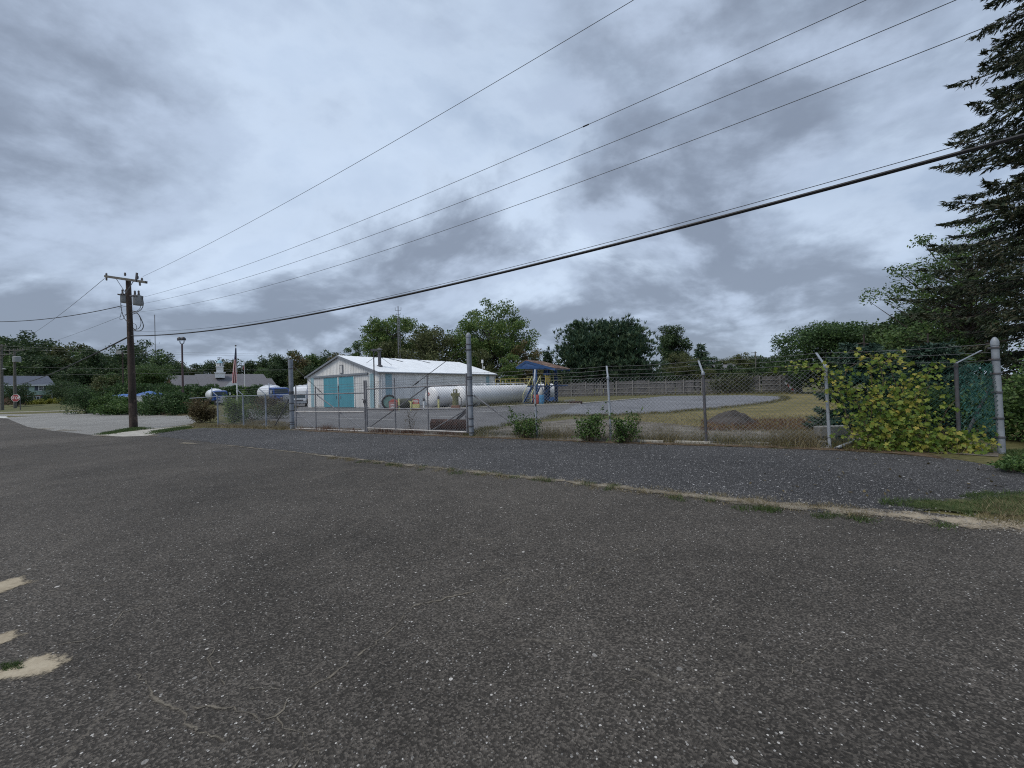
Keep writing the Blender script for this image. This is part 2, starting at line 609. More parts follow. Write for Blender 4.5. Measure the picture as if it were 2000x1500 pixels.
M['shingle'] = plain('grey shingles', (0.135, 0.135, 0.15), 0.85, 0, 0.15, 3, 0.2)
M['shingle_dark'] = plain('blue grey shingles', (0.075, 0.09, 0.125), 0.85, 0, 0.2, 3, 0.2)
M['siding_green'] = plain('pale green siding', (0.38, 0.50, 0.45), 0.65, 0, 0.06, 2)
M['copper'] = plain('pale blue dome', (0.28, 0.46, 0.56), 0.55, 0, 0.1, 3)
M['flag_red'] = plain('flag red', (0.42, 0.035, 0.06), 0.7, 0, 0.1, 3)
M['flag_white'] = plain('flag white', (0.62, 0.60, 0.60), 0.7, 0, 0.08, 3)
M['flag_blue'] = plain('flag blue', (0.025, 0.045, 0.13), 0.7, 0, 0.15, 3)
M['sign_red'] = plain('sign red', (0.34, 0.045, 0.05), 0.5, 0, 0.1, 3)
M['lamp_post'] = plain('brown lamp post', (0.09, 0.055, 0.06), 0.6, 0.1, 0.15, 3)
M['lamp_head'] = plain('dark lamp housing', (0.035, 0.035, 0.04), 0.5, 0.1, 0.15, 3)
M['tower'] = plain('tower lattice', (0.19, 0.19, 0.21), 0.6, 0.1, 0.15, 3)
M['tower_red'] = plain('tower faded red', (0.28, 0.14, 0.14), 0.6, 0.1, 0.15, 3)
M['board'] = plain('weathered fence board', (0.135, 0.13, 0.135), 0.9, 0, 0.3, 2.5, 0.2, streak=True)
M['board_rail'] = plain('weathered fence rail', (0.24, 0.23, 0.225), 0.9, 0, 0.25, 3)
M['concrete'] = plain('stained concrete', (0.30, 0.285, 0.26), 0.9, 0, 0.2, 3, 0.4, c2=(0.12, 0.11, 0.10), spots=(6, 0.57))
M['concrete_pale'] = plain('pale concrete', (0.38, 0.36, 0.32), 0.9, 0, 0.18, 3, 0.3, c2=(0.2, 0.18, 0.15), spots=(4, 0.6))
M['bark'] = plain('grey brown bark', (0.075, 0.06, 0.05), 0.9, 0, 0.35, 3, 0.5)
M['bark_dark'] = plain('dark bark', (0.04, 0.032, 0.028), 0.9, 0, 0.35, 3, 0.5)
M['stem'] = plain('brown stems', (0.10, 0.075, 0.05), 0.9, 0, 0.3, 3)
M['stripe_faint'] = plain('worn marking', (0.27, 0.27, 0.265), 0.85, 0, 0.3, 4, c2=(0.15, 0.15, 0.15), spots=(3, 0.5))
M['stripe_white'] = plain('road marking', (0.55, 0.55, 0.52), 0.8, 0, 0.2, 5)
# foliage
M['lf_dark'] = leafmat('dark oak leaves', [(0.024, 0.043, 0.024), (0.050, 0.088, 0.035), (0.088, 0.131, 0.050)])
M['lf_mid'] = leafmat('green leaves', [(0.035, 0.064, 0.022), (0.072, 0.131, 0.042), (0.136, 0.200, 0.058)])
M['lf_bright'] = leafmat('maple leaves', [(0.041, 0.080, 0.023), (0.094, 0.167, 0.046), (0.196, 0.239, 0.065)], clump_scale=0.35)
M['lf_autumn'] = leafmat('turning leaves', [(0.042, 0.063, 0.022), (0.105, 0.119, 0.042), (0.210, 0.119, 0.063)], clump_scale=0.25)
M['lf_olive'] = leafmat('olive leaves', [(0.045, 0.057, 0.025), (0.090, 0.111, 0.043), (0.152, 0.158, 0.065)])
M['lf_pine'] = leafmat('pine needles', [(0.024, 0.053, 0.037), (0.053, 0.102, 0.061), (0.112, 0.154, 0.078)], trans=0.12)
M['lf_spruce'] = leafmat('spruce needles', [(0.014, 0.022, 0.015), (0.03, 0.047, 0.027), (0.06, 0.08, 0.042), (0.085, 0.07, 0.042)], trans=0.15)
M['lf_bluespruce'] = leafmat('blue spruce needles', [(0.016, 0.04, 0.028), (0.04, 0.08, 0.058), (0.07, 0.115, 0.08)], trans=0.1)
M['lf_hedge'] = leafmat('hedge foliage', [(0.022, 0.045, 0.019), (0.049, 0.094, 0.034), (0.094, 0.160, 0.049)])
M['lf_bush'] = leafmat('shrub leaves', [(0.027, 0.057, 0.019), (0.068, 0.128, 0.035), (0.135, 0.209, 0.054)])
M['lf_lime'] = leafmat('lime shrub leaves', [(0.06, 0.11, 0.02), (0.15, 0.24, 0.04), (0.27, 0.36, 0.08)], trans=0.35)
M['lf_brown'] = leafmat('brown vine leaves', [(0.045, 0.035, 0.016), (0.11, 0.085, 0.042), (0.19, 0.15, 0.075)])
M['lf_yellow'] = leafmat('yellow green vine leaves', [(0.03, 0.065, 0.012), (0.08, 0.145, 0.022), (0.16, 0.23, 0.036), (0.28, 0.30, 0.055), (0.46, 0.34, 0.08)], trans=0.35, clump_scale=2.2, clump=0.5)
M['lf_goldbush'] = leafmat('gold shrub leaves', [(0.10, 0.11, 0.015), (0.20, 0.21, 0.03), (0.3, 0.3, 0.05)])
M['grass_green'] = leafmat('green grass', [(0.03, 0.06, 0.016), (0.06, 0.10, 0.028), (0.11, 0.15, 0.05)], trans=0.3)
M['grass_dry'] = leafmat('dry grass', [(0.09, 0.07, 0.035), (0.20, 0.165, 0.09), (0.33, 0.28, 0.16)], trans=0.3)
M['grass_rust'] = leafmat('rusty weeds', [(0.06, 0.03, 0.022), (0.13, 0.065, 0.04), (0.22, 0.13, 0.08)], trans=0.3)
M['grass_mix'] = leafmat('mixed weeds', [(0.05, 0.07, 0.02), (0.12, 0.11, 0.045), (0.24, 0.20, 0.10)], trans=0.3)

# ------------------------------------------------------------------ ground, roads, lots
M['ground'] = soil('rough grass ground', (0.055, 0.06, 0.024), (0.105, 0.10, 0.042), (0.17, 0.145, 0.07), 0.35)
M['lawn'] = soil('mown lawn', (0.05, 0.06, 0.028), (0.105, 0.11, 0.052), (0.16, 0.15, 0.08), 0.6)
M['drylawn'] = soil('straw coloured lawn', (0.08, 0.08, 0.032), (0.155, 0.135, 0.058), (0.235, 0.19, 0.09), 0.5)
M['earth'] = soil('bare gravelly earth', (0.07, 0.058, 0.045), (0.15, 0.135, 0.115), (0.28, 0.26, 0.235), 1.2, bump=0.8)
M['sand'] = soil('pale sand', (0.16, 0.13, 0.092), (0.29, 0.247, 0.185), (0.39, 0.335, 0.255), 1.4, alpha=0.14)
M['sand_soft'] = soil('sand drift', (0.20, 0.165, 0.115), (0.33, 0.28, 0.205), (0.42, 0.365, 0.275), 1.4, alpha=0.02)
M['sand_thin'] = soil('thin sand film', (0.13, 0.112, 0.088), (0.215, 0.19, 0.15), (0.30, 0.265, 0.21), 1.4, alpha=0.42)
M['litter'] = soil('leaf litter and dirt', (0.045, 0.03, 0.02), (0.10, 0.07, 0.045), (0.18, 0.14, 0.10), 3.0, alpha=0.12)
M['litter_thin'] = soil('thin leaf litter', (0.06, 0.04, 0.028), (0.12, 0.085, 0.06), (0.20, 0.16, 0.12), 3.0, alpha=0.45)
M['turf'] = soil('scruffy turf', (0.03, 0.042, 0.018), (0.065, 0.078, 0.03), (0.12, 0.11, 0.055), 2.0, alpha=0.02)
M['road'] = asphalt('worn road asphalt', (0.028, 0.0248, 0.0212), (0.112, 0.100, 0.087), (0.52, 0.50, 0.47), 0.945, 0.972, 0.55, crackcol=(0.16, 0.142, 0.118), loose=0.994)
M['apron'] = asphalt('dark driveway asphalt', (0.023, 0.0225, 0.0235), (0.082, 0.080, 0.081), (0.60, 0.59, 0.59), 0.88, 0.92, 0.0, loose=0.90)
M['yard'] = asphalt('yard asphalt', (0.085, 0.084, 0.088), (0.175, 0.173, 0.178), (0.5, 0.5, 0.5), 0.9, 0.97, 0.9)
M['lot'] = asphalt('bleached lot surface', (0.16, 0.157, 0.15), (0.29, 0.285, 0.27), (0.5, 0.5, 0.48), 0.9, 0.97, 0.5)
M['gravelyard'] = asphalt('grey blue gravel', (0.105, 0.11, 0.122), (0.225, 0.23, 0.25), (0.55, 0.55, 0.57), 0.85, 0.95, 0.0)
M['mound'] = soil('dark earth heap', (0.03, 0.027, 0.026), (0.065, 0.058, 0.054), (0.11, 0.10, 0.095), 2.5, bump=1.0)


def sheet(name, pts, z, mat, jitter=0.0, sub=0):
    P = []
    n = len(pts)
    for i in range(n):
        a, b = Vector(pts[i]), Vector(pts[(i + 1) % n])
        k = max(1, int((b - a).length / sub)) if sub else 1
        for j in range(k):
            p = a.lerp(b, j / k)
            if j or not sub:
                p = p + Vector((random.uniform(-1, 1), random.uniform(-1, 1), 0)) * jitter
            P.append((p.x, p.y, z))
    me = bpy.data.meshes.new(name)
    me.from_pydata(P, [], [tuple(range(len(P)))])
    me.materials.append(mat)
    me.update()
    if me.polygons[0].normal.z < 0:
        me.flip_normals()
    return tag(link(name, me), kind='structure')


def px(lst):
    return [G(x, y) for x, y in lst]


def strip(name, low, high, z, mat, grow=0.25, kind='structure'):
    """soft-edged band between two picture polylines on the ground"""
    n = 60

    def samp(pl):
        P = px(pl)
        out = []
        ln = [0]
        for i in range(1, len(P)):
            ln.append(ln[-1] + (P[i] - P[i - 1]).length)
        for k in range(n + 1):
            t = ln[-1] * k / n
            i = max(j for j in range(len(ln)) if ln[j] <= t + 1e-9)
            i = min(i, len(P) - 2)
            out.append(P[i].lerp(P[i + 1], (t - ln[i]) / max(1e-6, ln[i + 1] - ln[i])))
        return out
    A, B = samp(low), samp(high)
    v, f, e = [], [], []
    prof = [(-grow, -1.0), (0.1, 0.0), (0.5, 1.0), (0.9, 0.0), (1 + grow, -1.0)]
    for k in range(n + 1):
        for t, ed in prof:
            p = A[k] + (B[k] - A[k]) * t
            v.append((p.x, p.y, z))
            w = 1.0 if 2 < k < n - 2 else (-1.0 if k in (0, n) else 0.0)
            e.append(min(ed, w))
    for k in range(n):
        for j in range(4):
            a = k * 5 + j
            f.append((a, a + 1, a + 6, a + 5))
    me = bpy.data.meshes.new(name)
    me.from_pydata(v, [], f)
    at = me.attributes.new('edge', 'FLOAT', 'POINT')
    at.data.foreach_set('value', e)
    me.materials.append(mat)
    me.update()
    if me.polygons[0].normal.z < 0:
        me.flip_normals()
    return tag(link(name, me), kind=kind)


def patch(name, c, rx, ry, rot, z, mat):
    v, f, e = [(c.x, c.y, z)], [], [1.0]
    n = 20
    for ring, (r, ed) in enumerate(((0.5, 0.7), (1.0, -0.1), (1.35, -1.0))):
        for i in range(n):
            a = 2 * math.pi * i / n
            k = 1 + 0.15 * math.sin(3 * a + c.x) + 0.1 * math.sin(5 * a)
            x, y = rx * r * k * math.cos(a), ry * r * k * math.sin(a)
            v.append((c.x + x * math.cos(rot) - y * math.sin(rot), c.y + x * math.sin(rot) + y * math.cos(rot), z))
            e.append(ed)
    for i in range(n):
        j = (i + 1) % n
        f.append((0, 1 + i, 1 + j))
        for r in range(2):
            b = 1 + r * n
            f.append((b + i, b + n + i, b + n + j, b + j))
    me = bpy.data.meshes.new(name)
    me.from_pydata(v, [], f)
    at = me.attributes.new('edge', 'FLOAT', 'POINT')
    at.data.foreach_set('value', e)
    me.materials.append(mat)
    me.update()
    return tag(link(name, me), kind='structure')


sheet('ground', [(-2500, -300, 0), (2500, -300, 0), (2500, 4000, 0), (-2500, 4000, 0)], 0.0, M['ground'])
road_edge = [(2100, 1070), (2000, 1054), (1800, 1031), (1600, 1008), (1300, 972), (1100, 947), (900, 923), (800, 912),
             (620, 890), (500, 878), (380, 866), (300, 857), (200, 853), (155, 847), (100, 841), (53, 834), (15, 818), (0, 815.5)]
RP = px([(x, y - (30 if x > 1700 else 12 if x > 1000 else 9 if x > 280 else 0)) for x, y in road_edge])
road_poly = [Vector((26, -9, 0))] + RP + [Vector((-60, 42, 0)), Vector((-75, 30, 0)), Vector((-60, -12, 0)), Vector((-20, -22, 0)), Vector((26, -22, 0))]
sheet('road', road_poly, 0.012, M['road'], 0.03, 0.5)
# the street that crosses beyond the corner
sheet('cross_street', [G(-30, 812.5), G(60, 812.8), G(150, 808.5), G(150, 805.5), G(40, 809), G(-60, 810)], 0.008, M['lot'])
apron = [(300, 852), (380, 861), (480, 873), (620, 887), (800, 909), (1000, 932), (1200, 955), (1350, 973), (1500, 991), (1600, 1003),
         (1720, 1006), (1800, 1000), (1900, 985), (2000, 975), (2060, 970), (2040, 935), (1960, 915), (1850, 896), (1650, 882), (1400, 873),
         (1190, 866), (1045, 860), (920, 855), (740, 848), (571, 841), (470, 837), (400, 836), (340, 841), (310, 846)]
sheet('driveway', px(apron), 0.016, M['apron'], 0.05, 0.4)
lot = [(155, 848), (100, 842), (53, 835), (15, 819), (0, 816), (60, 813), (130, 808.5), (240, 806.5), (365, 810.5), (385, 824), (372, 829),
       (330, 834), (255, 842), (200, 850)]
sheet('parking_lot', px(lot), 0.010, M['lot'], 0.05, 0.6)
sheet('pavement', px([(178, 851), (200, 848.5), (262, 842.5), (330, 835), (372, 831), (380, 834), (335, 840), (305, 847), (290, 852), (240, 853.5)]), 0.02, M['concrete_pale'], 0.03, 0.4)
yard = [(520, 832), (571, 836), (700, 839), (900, 846), (960, 836), (1040, 823), (1110, 812), (1190, 808), (1240, 800), (1250, 779),
        (1130, 789), (1020, 792), (920, 797), (850, 790), (741, 780), (620, 779), (565, 785), (540, 792), (480, 800), (430, 812)]
sheet('yard', px(yard), 0.006, M['yard'], 0.08, 0.8)
sheet('gravel_yard', px([(1085, 812), (1190, 812), (1300, 806), (1400, 797.5), (1500, 787), (1535, 779), (1530, 774.5), (1450, 772), (1300, 773.5),
                         (1250, 778.5), (1180, 784), (1130, 788)]), 0.010, M['gravelyard'], 0.06, 0.8)
sheet('dry_lawn', px([(1190, 816), (1300, 810), (1400, 801), (1500, 791), (1545, 779), (1530, 771), (1700, 768), (1900, 790), (1900, 838), (1650, 846), (1400, 838), (1250, 830)]), 0.004, M['drylawn'], 0.1, 0.8)
sheet('bare_earth', px([(930, 853), (1045, 858.5), (1190, 864), (1376, 868), (1616, 876), (1800, 884), (1950, 893), (1930, 868), (1700, 848), (1500, 838), (1376, 834), (1240, 822), (1130, 818), (1040, 826), (950, 840)]), 0.0125, M['earth'], 0.1, 0.5)
sheet('gate_earth', px([(420, 834), (571, 840), (740, 847), (918, 853.5), (920, 846), (740, 838), (571, 833), (430, 826)]), 0.009, M['earth'], 0.06, 0.5)

# sand, litter and turf that have washed over the edges
strip('sand_verge', [(2500, 1120), (2100, 1068), (1950, 1048), (1800, 1030), (1600, 1004), (1300, 971), (1100, 946), (880, 921)],
      [(2500, 1040), (2100, 1015), (1950, 1010), (1800, 1001), (1600, 988), (1300, 958), (1100, 937), (880, 918)], 0.0205, M['sand'])
strip('sand_film', [(1900, 1050), (1500, 1005), (1100, 952), (800, 917), (560, 886), (420, 870)],
      [(1900, 1005), (1500, 972), (1100, 932), (800, 904), (560, 880), (420, 867)], 0.0245, M['sand_thin'], 0.5)
strip('leaf_litter', [(1960, 912), (1700, 887), (1400, 874), (1190, 868), (1045, 862), (920, 857), (740, 850), (571, 843)],
      [(1960, 893), (1700, 876), (1400, 868), (1190, 862), (1045, 856), (920, 852), (740, 845), (571, 839)], 0.0205, M['litter'], 0.4)
strip('turf_verge', [(2400, 1075), (2050, 1040), (1950, 1028), (1860, 1012), (1760, 995)], [(2400, 940), (2050, 962), (1950, 968), (1860, 972), (1760, 982)], 0.0285, M['turf'], 0.4)
strip('grass_lawn', [(2150, 940), (2060, 935), (1985, 922)], [(2150, 880), (2040, 885), (1970, 893)], 0.0245, M['turf'], 0.35)
for i, (x, y, rx, ry, ro) in enumerate([(2, 1150, 0.20, 0.20, 0.2), (0, 1252, 0.13, 0.09, 0.2), (42, 1312, 0.23, 0.15, 0.35)]):
    patch('sand_patch', G(x, y), rx, ry, ro, 0.0165, M['sand_soft'])
for x, y, rx, ry in [(372, 867, 1.0, 0.2), (300, 851, 1.1, 0.35), (130, 841, 2.4, 0.5), (200, 852, 1.6, 0.3), (90, 838, 2.0, 0.4), (20, 812, 2.0, 0.4)]:
    patch('sand_patch', G(x, y), rx, ry, -0.5, 0.0225, M['sand_thin'])
M['crack_fill'] = soil('sandy crack filling', (0.10, 0.088, 0.07), (0.165, 0.147, 0.12), (0.24, 0.215, 0.175), 6.0, alpha=0.22)


def crack(pl, wid):
    P = px(pl)
    pts = []
    for a, b in zip(P[:-1], P[1:]):
        k = max(2, int((b - a).length / 0.035))
        for j in range(k):
            pts.append(a.lerp(b, j / k) + Vector((random.gauss(0, .008), random.gauss(0, .008), 0)))
    pts.append(P[-1])
    v, f, e = [], [], []
    for i, p in enumerate(pts):
        d = (pts[min(i + 1, len(pts) - 1)] - pts[max(i - 1, 0)]).normalized()
        nn = Vector((-d.y, d.x, 0))
        w = wid * random.uniform(.8, 1.8)
        for t, ed in ((-1.8, -1.0), (0, .75), (1.8, -1.0)):
            q = p + nn * t * w
            v.append((q.x, q.y, 0.0162))
            e.append(ed if 0 < i < len(pts) - 1 else -1.0)
    for i in range(len(pts) - 1):
        for j in range(2):
            a = i * 3 + j
            f.append((a, a + 3, a + 4, a + 1))
    me = bpy.data.meshes.new('crack')
    me.from_pydata(v, [], f)
    at = me.attributes.new('edge', 'FLOAT', 'POINT')
    at.data.foreach_set('value', e)
    me.materials.append(M['crack_fill'])
    me.update()
    tag(link('crack', me), kind='structure')


for pl, wd_ in [([(1262, 1064), (1225, 1085), (1180, 1112), (1130, 1140), (1095, 1165), (1070, 1180)], .010),
                ([(1000, 1130), (960, 1150), (900, 1165), (845, 1178), (800, 1192), (762, 1238), (712, 1275), (665, 1310), (640, 1332), (590, 1352)], .012),
                ([(262, 1318), (285, 1340), (305, 1372), (330, 1384), (356, 1392), (362, 1418), (390, 1432), (425, 1446), (448, 1462)], .010),
                ([(356, 1392), (405, 1384), (455, 1388), (490, 1398), (508, 1414), (535, 1406), (560, 1380), (575, 1362)], .008),
                ([(535, 1406), (556, 1428), (588, 1438), (595, 1462), (618, 1476), (640, 1510)], .009),
                ([(618, 1476), (580, 1490), (560, 1520)], .007), ([(440, 1345), (418, 1318), (408, 1290), (420, 1268)], .006),
                ([(215, 1238), (190, 1252), (120, 1262), (60, 1270)], .008), ([(235, 1132), (200, 1146), (80, 1160)], .007), ([(315, 1285), (300, 1305)], .006),
                ([(330, 1165), (290, 1185), (240, 1200), (215, 1238)], .005), ([(1160, 1298), (1200, 1318), (1245, 1335), (1290, 1362)], .006),
                ([(590, 1352), (510, 1348), (480, 1352)], .006), ([(1690, 1240), (1600, 1275), (1530, 1330)], .004), ([(900, 1060), (820, 1085), (700, 1110), (560, 1120)], .005)]:
    crack(pl, wd_)
# loose stones along the road edge
gs = np.random.default_rng(15)
sv, sf = [], []
for i in range(900):
    x = gs.uniform(650, 2000)
    yl = np.interp(x, [560, 900, 1300, 1600, 2000], [884, 922, 971, 1004, 1050])
    p = G(x, yl - gs.normal() * (3 + 7 * (x - 600) / 1400) - 3 - 15 * (x - 600) / 1400)
    r = gs.uniform(.003, .010) * (1.6 if gs.uniform() > .95 else 1)
    b = len(sv)
    an = gs.uniform(0, 6.28)
    for k in range(5):
        a = an + k * 1.2566
        sv.append((p.x + r * math.cos(a) * gs.uniform(.7, 1.3), p.y + r * math.sin(a) * gs.uniform(.7, 1.3), .018))
    for k in range(5):
        q = sv[b + k]
        sv.append((p.x + (q[0] - p.x) * .6, p.y + (q[1] - p.y) * .6, .022 + r * gs.uniform(.5, 1.0)))
    for k in range(5):
        j = (k + 1) % 5
        sf.append((b + k, b + j, b + 5 + j, b + 5 + k))
    sf.append(tuple(b + 5 + k for k in range(5)))
me = bpy.data.meshes.new('pebbles')
me.from_pydata(sv, [], sf)
me.materials.append(M['concrete'])
tag(link('pebbles', me), 'loose pebbles strewn along the sandy road edge', 'pebbles', kind='stuff')
sheet('stop_line', px([(-6, 813), (12, 813.5), (16, 815.5), (8, 817), (-10, 816)]), 0.0165, M['stripe_white'])
for a, b, c, d in [((655, 803), (780, 806), (781, 806.8), (654, 803.8)), ((640, 816), (770, 820), (770, 821), (640, 817)), ((930, 804.5), (990, 802.5), (990, 803.4), (931, 805.4)), ((820, 812), (900, 814), (900, 815), (820, 813))]:
    sheet('yard_marking', px([a, b, c, d]), 0.0105, M['stripe_faint'])
# raised lawn of the house at the corner
lw = MB()
rows = [(806.0, 0.03, -60, 170), (801.0, 0.25, -60, 175), (795.5, 0.6, -60, 180), (791, 0.95, -70, 185), (788, 1.05, -80, 190)]
lp = []
for k, (y, z, x0, x1) in enumerate(rows):
    Y = 62 + k * 8
    lp.append([base(x0 + (x1 - x0) * i / 12, Y, z + 0.05 * math.sin(i * 1.7)) for i in range(13)])
for k in range(len(lp) - 1):
    for i in range(12):
        lw.quad(lp[k][i], lp[k][i + 1], lp[k + 1][i + 1], lp[k + 1][i])
for i in range(12):
    a, b = lp[-1][i], lp[-1][i + 1]
    lw.quad(a, b, b + Vector((0, 60, 0)), a + Vector((0, 60, 0)))
    a, b = lp[0][i], lp[0][i + 1]
    lw.quad(a - Vector((0, 0, .2)), b - Vector((0, 0, .2)), b, a)
tag(lw.build('raised_lawn', M['lawn'], smooth=True), kind='structure')
pv = MB()
a0, a1 = base(-40, 60), base(175, 60)
pv.prism([a0, a1, a1 + Vector((0, 1.5, 0)), a0 + Vector((0, 1.5, 0))], (0, 0, 0.1))
tag(pv.build('far_pavement', M['concrete_pale']), kind='structure')

# ------------------------------------------------------------------ foliage tools
def cards(cen, size, aspect, g, up=0.4, axis=None, spread=0.5):
    """leaf cards (rhombs) at the given centres; axis gives a preferred long direction"""
    n = len(cen)
    sz = size * g.uniform(0.6, 1.35, (n, 1))
    if axis is None:
        t = g.normal(size=(n, 3))
    else:
        t = axis + g.normal(size=(n, 3)) * spread
    t /= np.linalg.norm(t, axis=1, keepdims=True) + 1e-9
    nn = g.normal(size=(n, 3)) + np.array([0, 0, up])
    b = np.cross(nn, t)
    b /= np.linalg.norm(b, axis=1, keepdims=True) + 1e-9
    v = np.empty((n, 4, 3))
    v[:, 0] = cen - t * sz * 0.5
    v[:, 1] = cen + b * sz * 0.5 * aspect
    v[:, 2] = cen + t * sz * 0.5
    v[:, 3] = cen - b * sz * 0.5 * aspect
    return v.reshape(-1, 3)


def card_mesh(name, v, mat):
    k = len(v) // 4
    return fast_mesh(name, v, np.full(k, 4), np.arange(4 * k), mat)


def lumpy(g, dirs, n=7, amp=0.35):
    c = g.normal(size=(n, 3))
    c /= np.linalg.norm(c, axis=1, keepdims=True)
    return 1 + amp * (np.exp(3.0 * (dirs @ c.T - 1)) * g.uniform(-0.9, 1.3, n)).sum(1)


def crown_parts(seed, h, w, cb, nclump, per, leaf, depth=None, aspect=0.6, fill=0.45, clump=0.13, amp=0.4, flat=0.65, trunk_r=None, shape=0.0, sides=5):
    """deciduous tree at the origin: leaf card vertices and a trunk with limbs"""
    g = np.random.default_rng(seed)
    d = w if depth is None else depth
    u = g.normal(size=(nclump, 3))
    u /= np.linalg.norm(u, axis=1, keepdims=True)
    r = g.uniform(0, 1, nclump) ** fill * lumpy(g, u, amp=amp)
    ch = h - cb
    cz = cb + ch * 0.5
    cen = np.stack([u[:, 0] * r * w * 0.44, u[:, 1] * r * d * 0.44, cz + u[:, 2] * r * ch * 0.46], 1)
    if shape:
        k = (cen[:, 2] - cb) / ch
        cen[:, :2] *= (1 - shape * np.clip(k, 0, 1))[:, None]
    cen[:, 2] = np.maximum(cen[:, 2], cb * 0.75)
    cs = clump * (w + d + ch) / 3 * g.uniform(0.6, 1.25, nclump)
    counts = np.maximum(4, (per * (cs / cs.mean()) ** 1.6 * g.uniform(0.7, 1.2, nclump)).astype(int))
    idx = np.repeat(np.arange(nclump), counts)
    off = g.normal(size=(len(idx), 3))
    off *= (np.abs(g.normal(size=(len(idx), 1))) ** 0.3) / (np.linalg.norm(off, axis=1, keepdims=True) + 1e-6) * 0.85
    off[:, 2] *= flat
    pos = cen[idx] + off * cs[idx][:, None]
    lv = cards(pos, leaf, aspect, g)
    tb = MB()
    tr = trunk_r or h * 0.018
    top = cb + ch * 0.62
    lean = g.normal(size=2) * 0.02 * h
    spine = [Vector((lean[0] * k * k, lean[1] * k * k, top * k)) for k in (0, 0.25, 0.5, 0.75, 1.0)]
    tb.tube([(0, 0, -0.1)] + spine[1:], [tr * 1.25, tr * 0.95, tr * 0.75, tr * 0.5, tr * 0.2], 7)
    for c in cen:
        hd = math.hypot(c[0], c[1])
        z0 = min(top * 0.97, max(cb * 0.55, c[2] - hd * g.uniform(0.5, 0.95)))
        k = z0 / top
        s = Vector((lean[0] * k * k, lean[1] * k * k, z0))
        e = Vector(c)
        m = s.lerp(e, 0.5) + Vector((0, 0, -0.06 * hd)) + Vector(g.normal(size=3) * 0.03 * w)
        br = tr * 0.30 * g.uniform(0.6, 1.2)
        tb.tube([s, m, e], [br, br * 0.6, br * 0.15], sides, cap=False)
    return lv, tb


def tree(name, label, loc, parts, leafm, barkm, cat='tree', rz=0.0, scale=1.0, group=None):
    lv, tb = parts
    o = thing(name, label, cat, loc, rz, group, (scale, scale, scale) if isinstance(scale, (int, float)) else scale)
    link('crown', card_mesh('crown', lv, leafm), o, True)
    tb.build('trunk', barkm, o, local=True, smooth=True)
    return o


def dup(o, loc, rz, label, scale=1.0):
    c = o.copy()
    col.objects.link(c)
    c.location, c.rotation_euler = loc, (0, 0, rz)
    c.scale = (scale, scale, scale) if isinstance(scale, (int, float)) else scale
    c['label'] = label
    for ch in o.children:
        k = ch.copy()
        col.objects.link(k)
        k.parent = c
    return c


def pine_parts(seed, h, w, cb, levels=14, per=7, tufts=26, needles=9, ln=0.95):
    g = np.random.default_rng(seed)
    tb = MB()
    tb.tube([(0, 0, -0.1), (0.05 * w * 0.1, 0, h * 0.5), (0, 0, h * 0.97)], [h * 0.02, h * 0.013, h * 0.003], 7)
    P, A = [], []
    for i in range(levels):
        k = i / (levels - 1)
        z = cb + (h * 0.93 - cb) * k
        reach = w * 0.5 * (1 - k ** 2.0 * 0.72) * (0.72 + 0.28 * min(1, k * 4))
        for j in range(per):
            a = 2 * math.pi * (j + g.uniform(0, 1)) / per + i
            L_ = reach * g.uniform(0.45, 1.25)
            rise = L_ * g.uniform(0.05, 0.42) * (0.4 + k)
            dirn = Vector((math.cos(a), math.sin(a), 0))
            p0 = Vector((0, 0, z))
            p1 = p0 + dirn * L_ * 0.55 + Vector((0, 0, rise * 0.2))
            p2 = p0 + dirn * L_ + Vector((0, 0, rise))
            tb.tube([p0, p1, p2], [0.05, 0.03, 0.012], 4, cap=False)
            n = max(4, int(tufts * L_ / (w * 0.5)))
            for q in range(n):
                s = g.uniform(0.28, 1.02)
                c = (p0.lerp(p1, s / 0.55) if s < 0.55 else p1.lerp(p2, (s - 0.55) / 0.45))
                c = c + Vector(g.normal(size=3) * np.array([1, 1, 0.32])) * (0.15 * w * 0.5 * (0.5 + s))
                ax = Vector((dirn.x * 0.4, dirn.y * 0.4, 0.9)) + Vector(g.normal(size=3) * 0.25)
                P.append(c)
                A.append(ax.normalized())
    P, A = np.array(P), np.array(A)
    idx = np.repeat(np.arange(len(P)), needles)
    ax = A[idx] + g.normal(size=(len(idx), 3)) * 0.42
    ax /= np.linalg.norm(ax, axis=1, keepdims=True)
    pos = P[idx] + ax * ln * 0.45
    return cards(pos, ln, 0.17, g, axis=ax, spread=0.05), tb


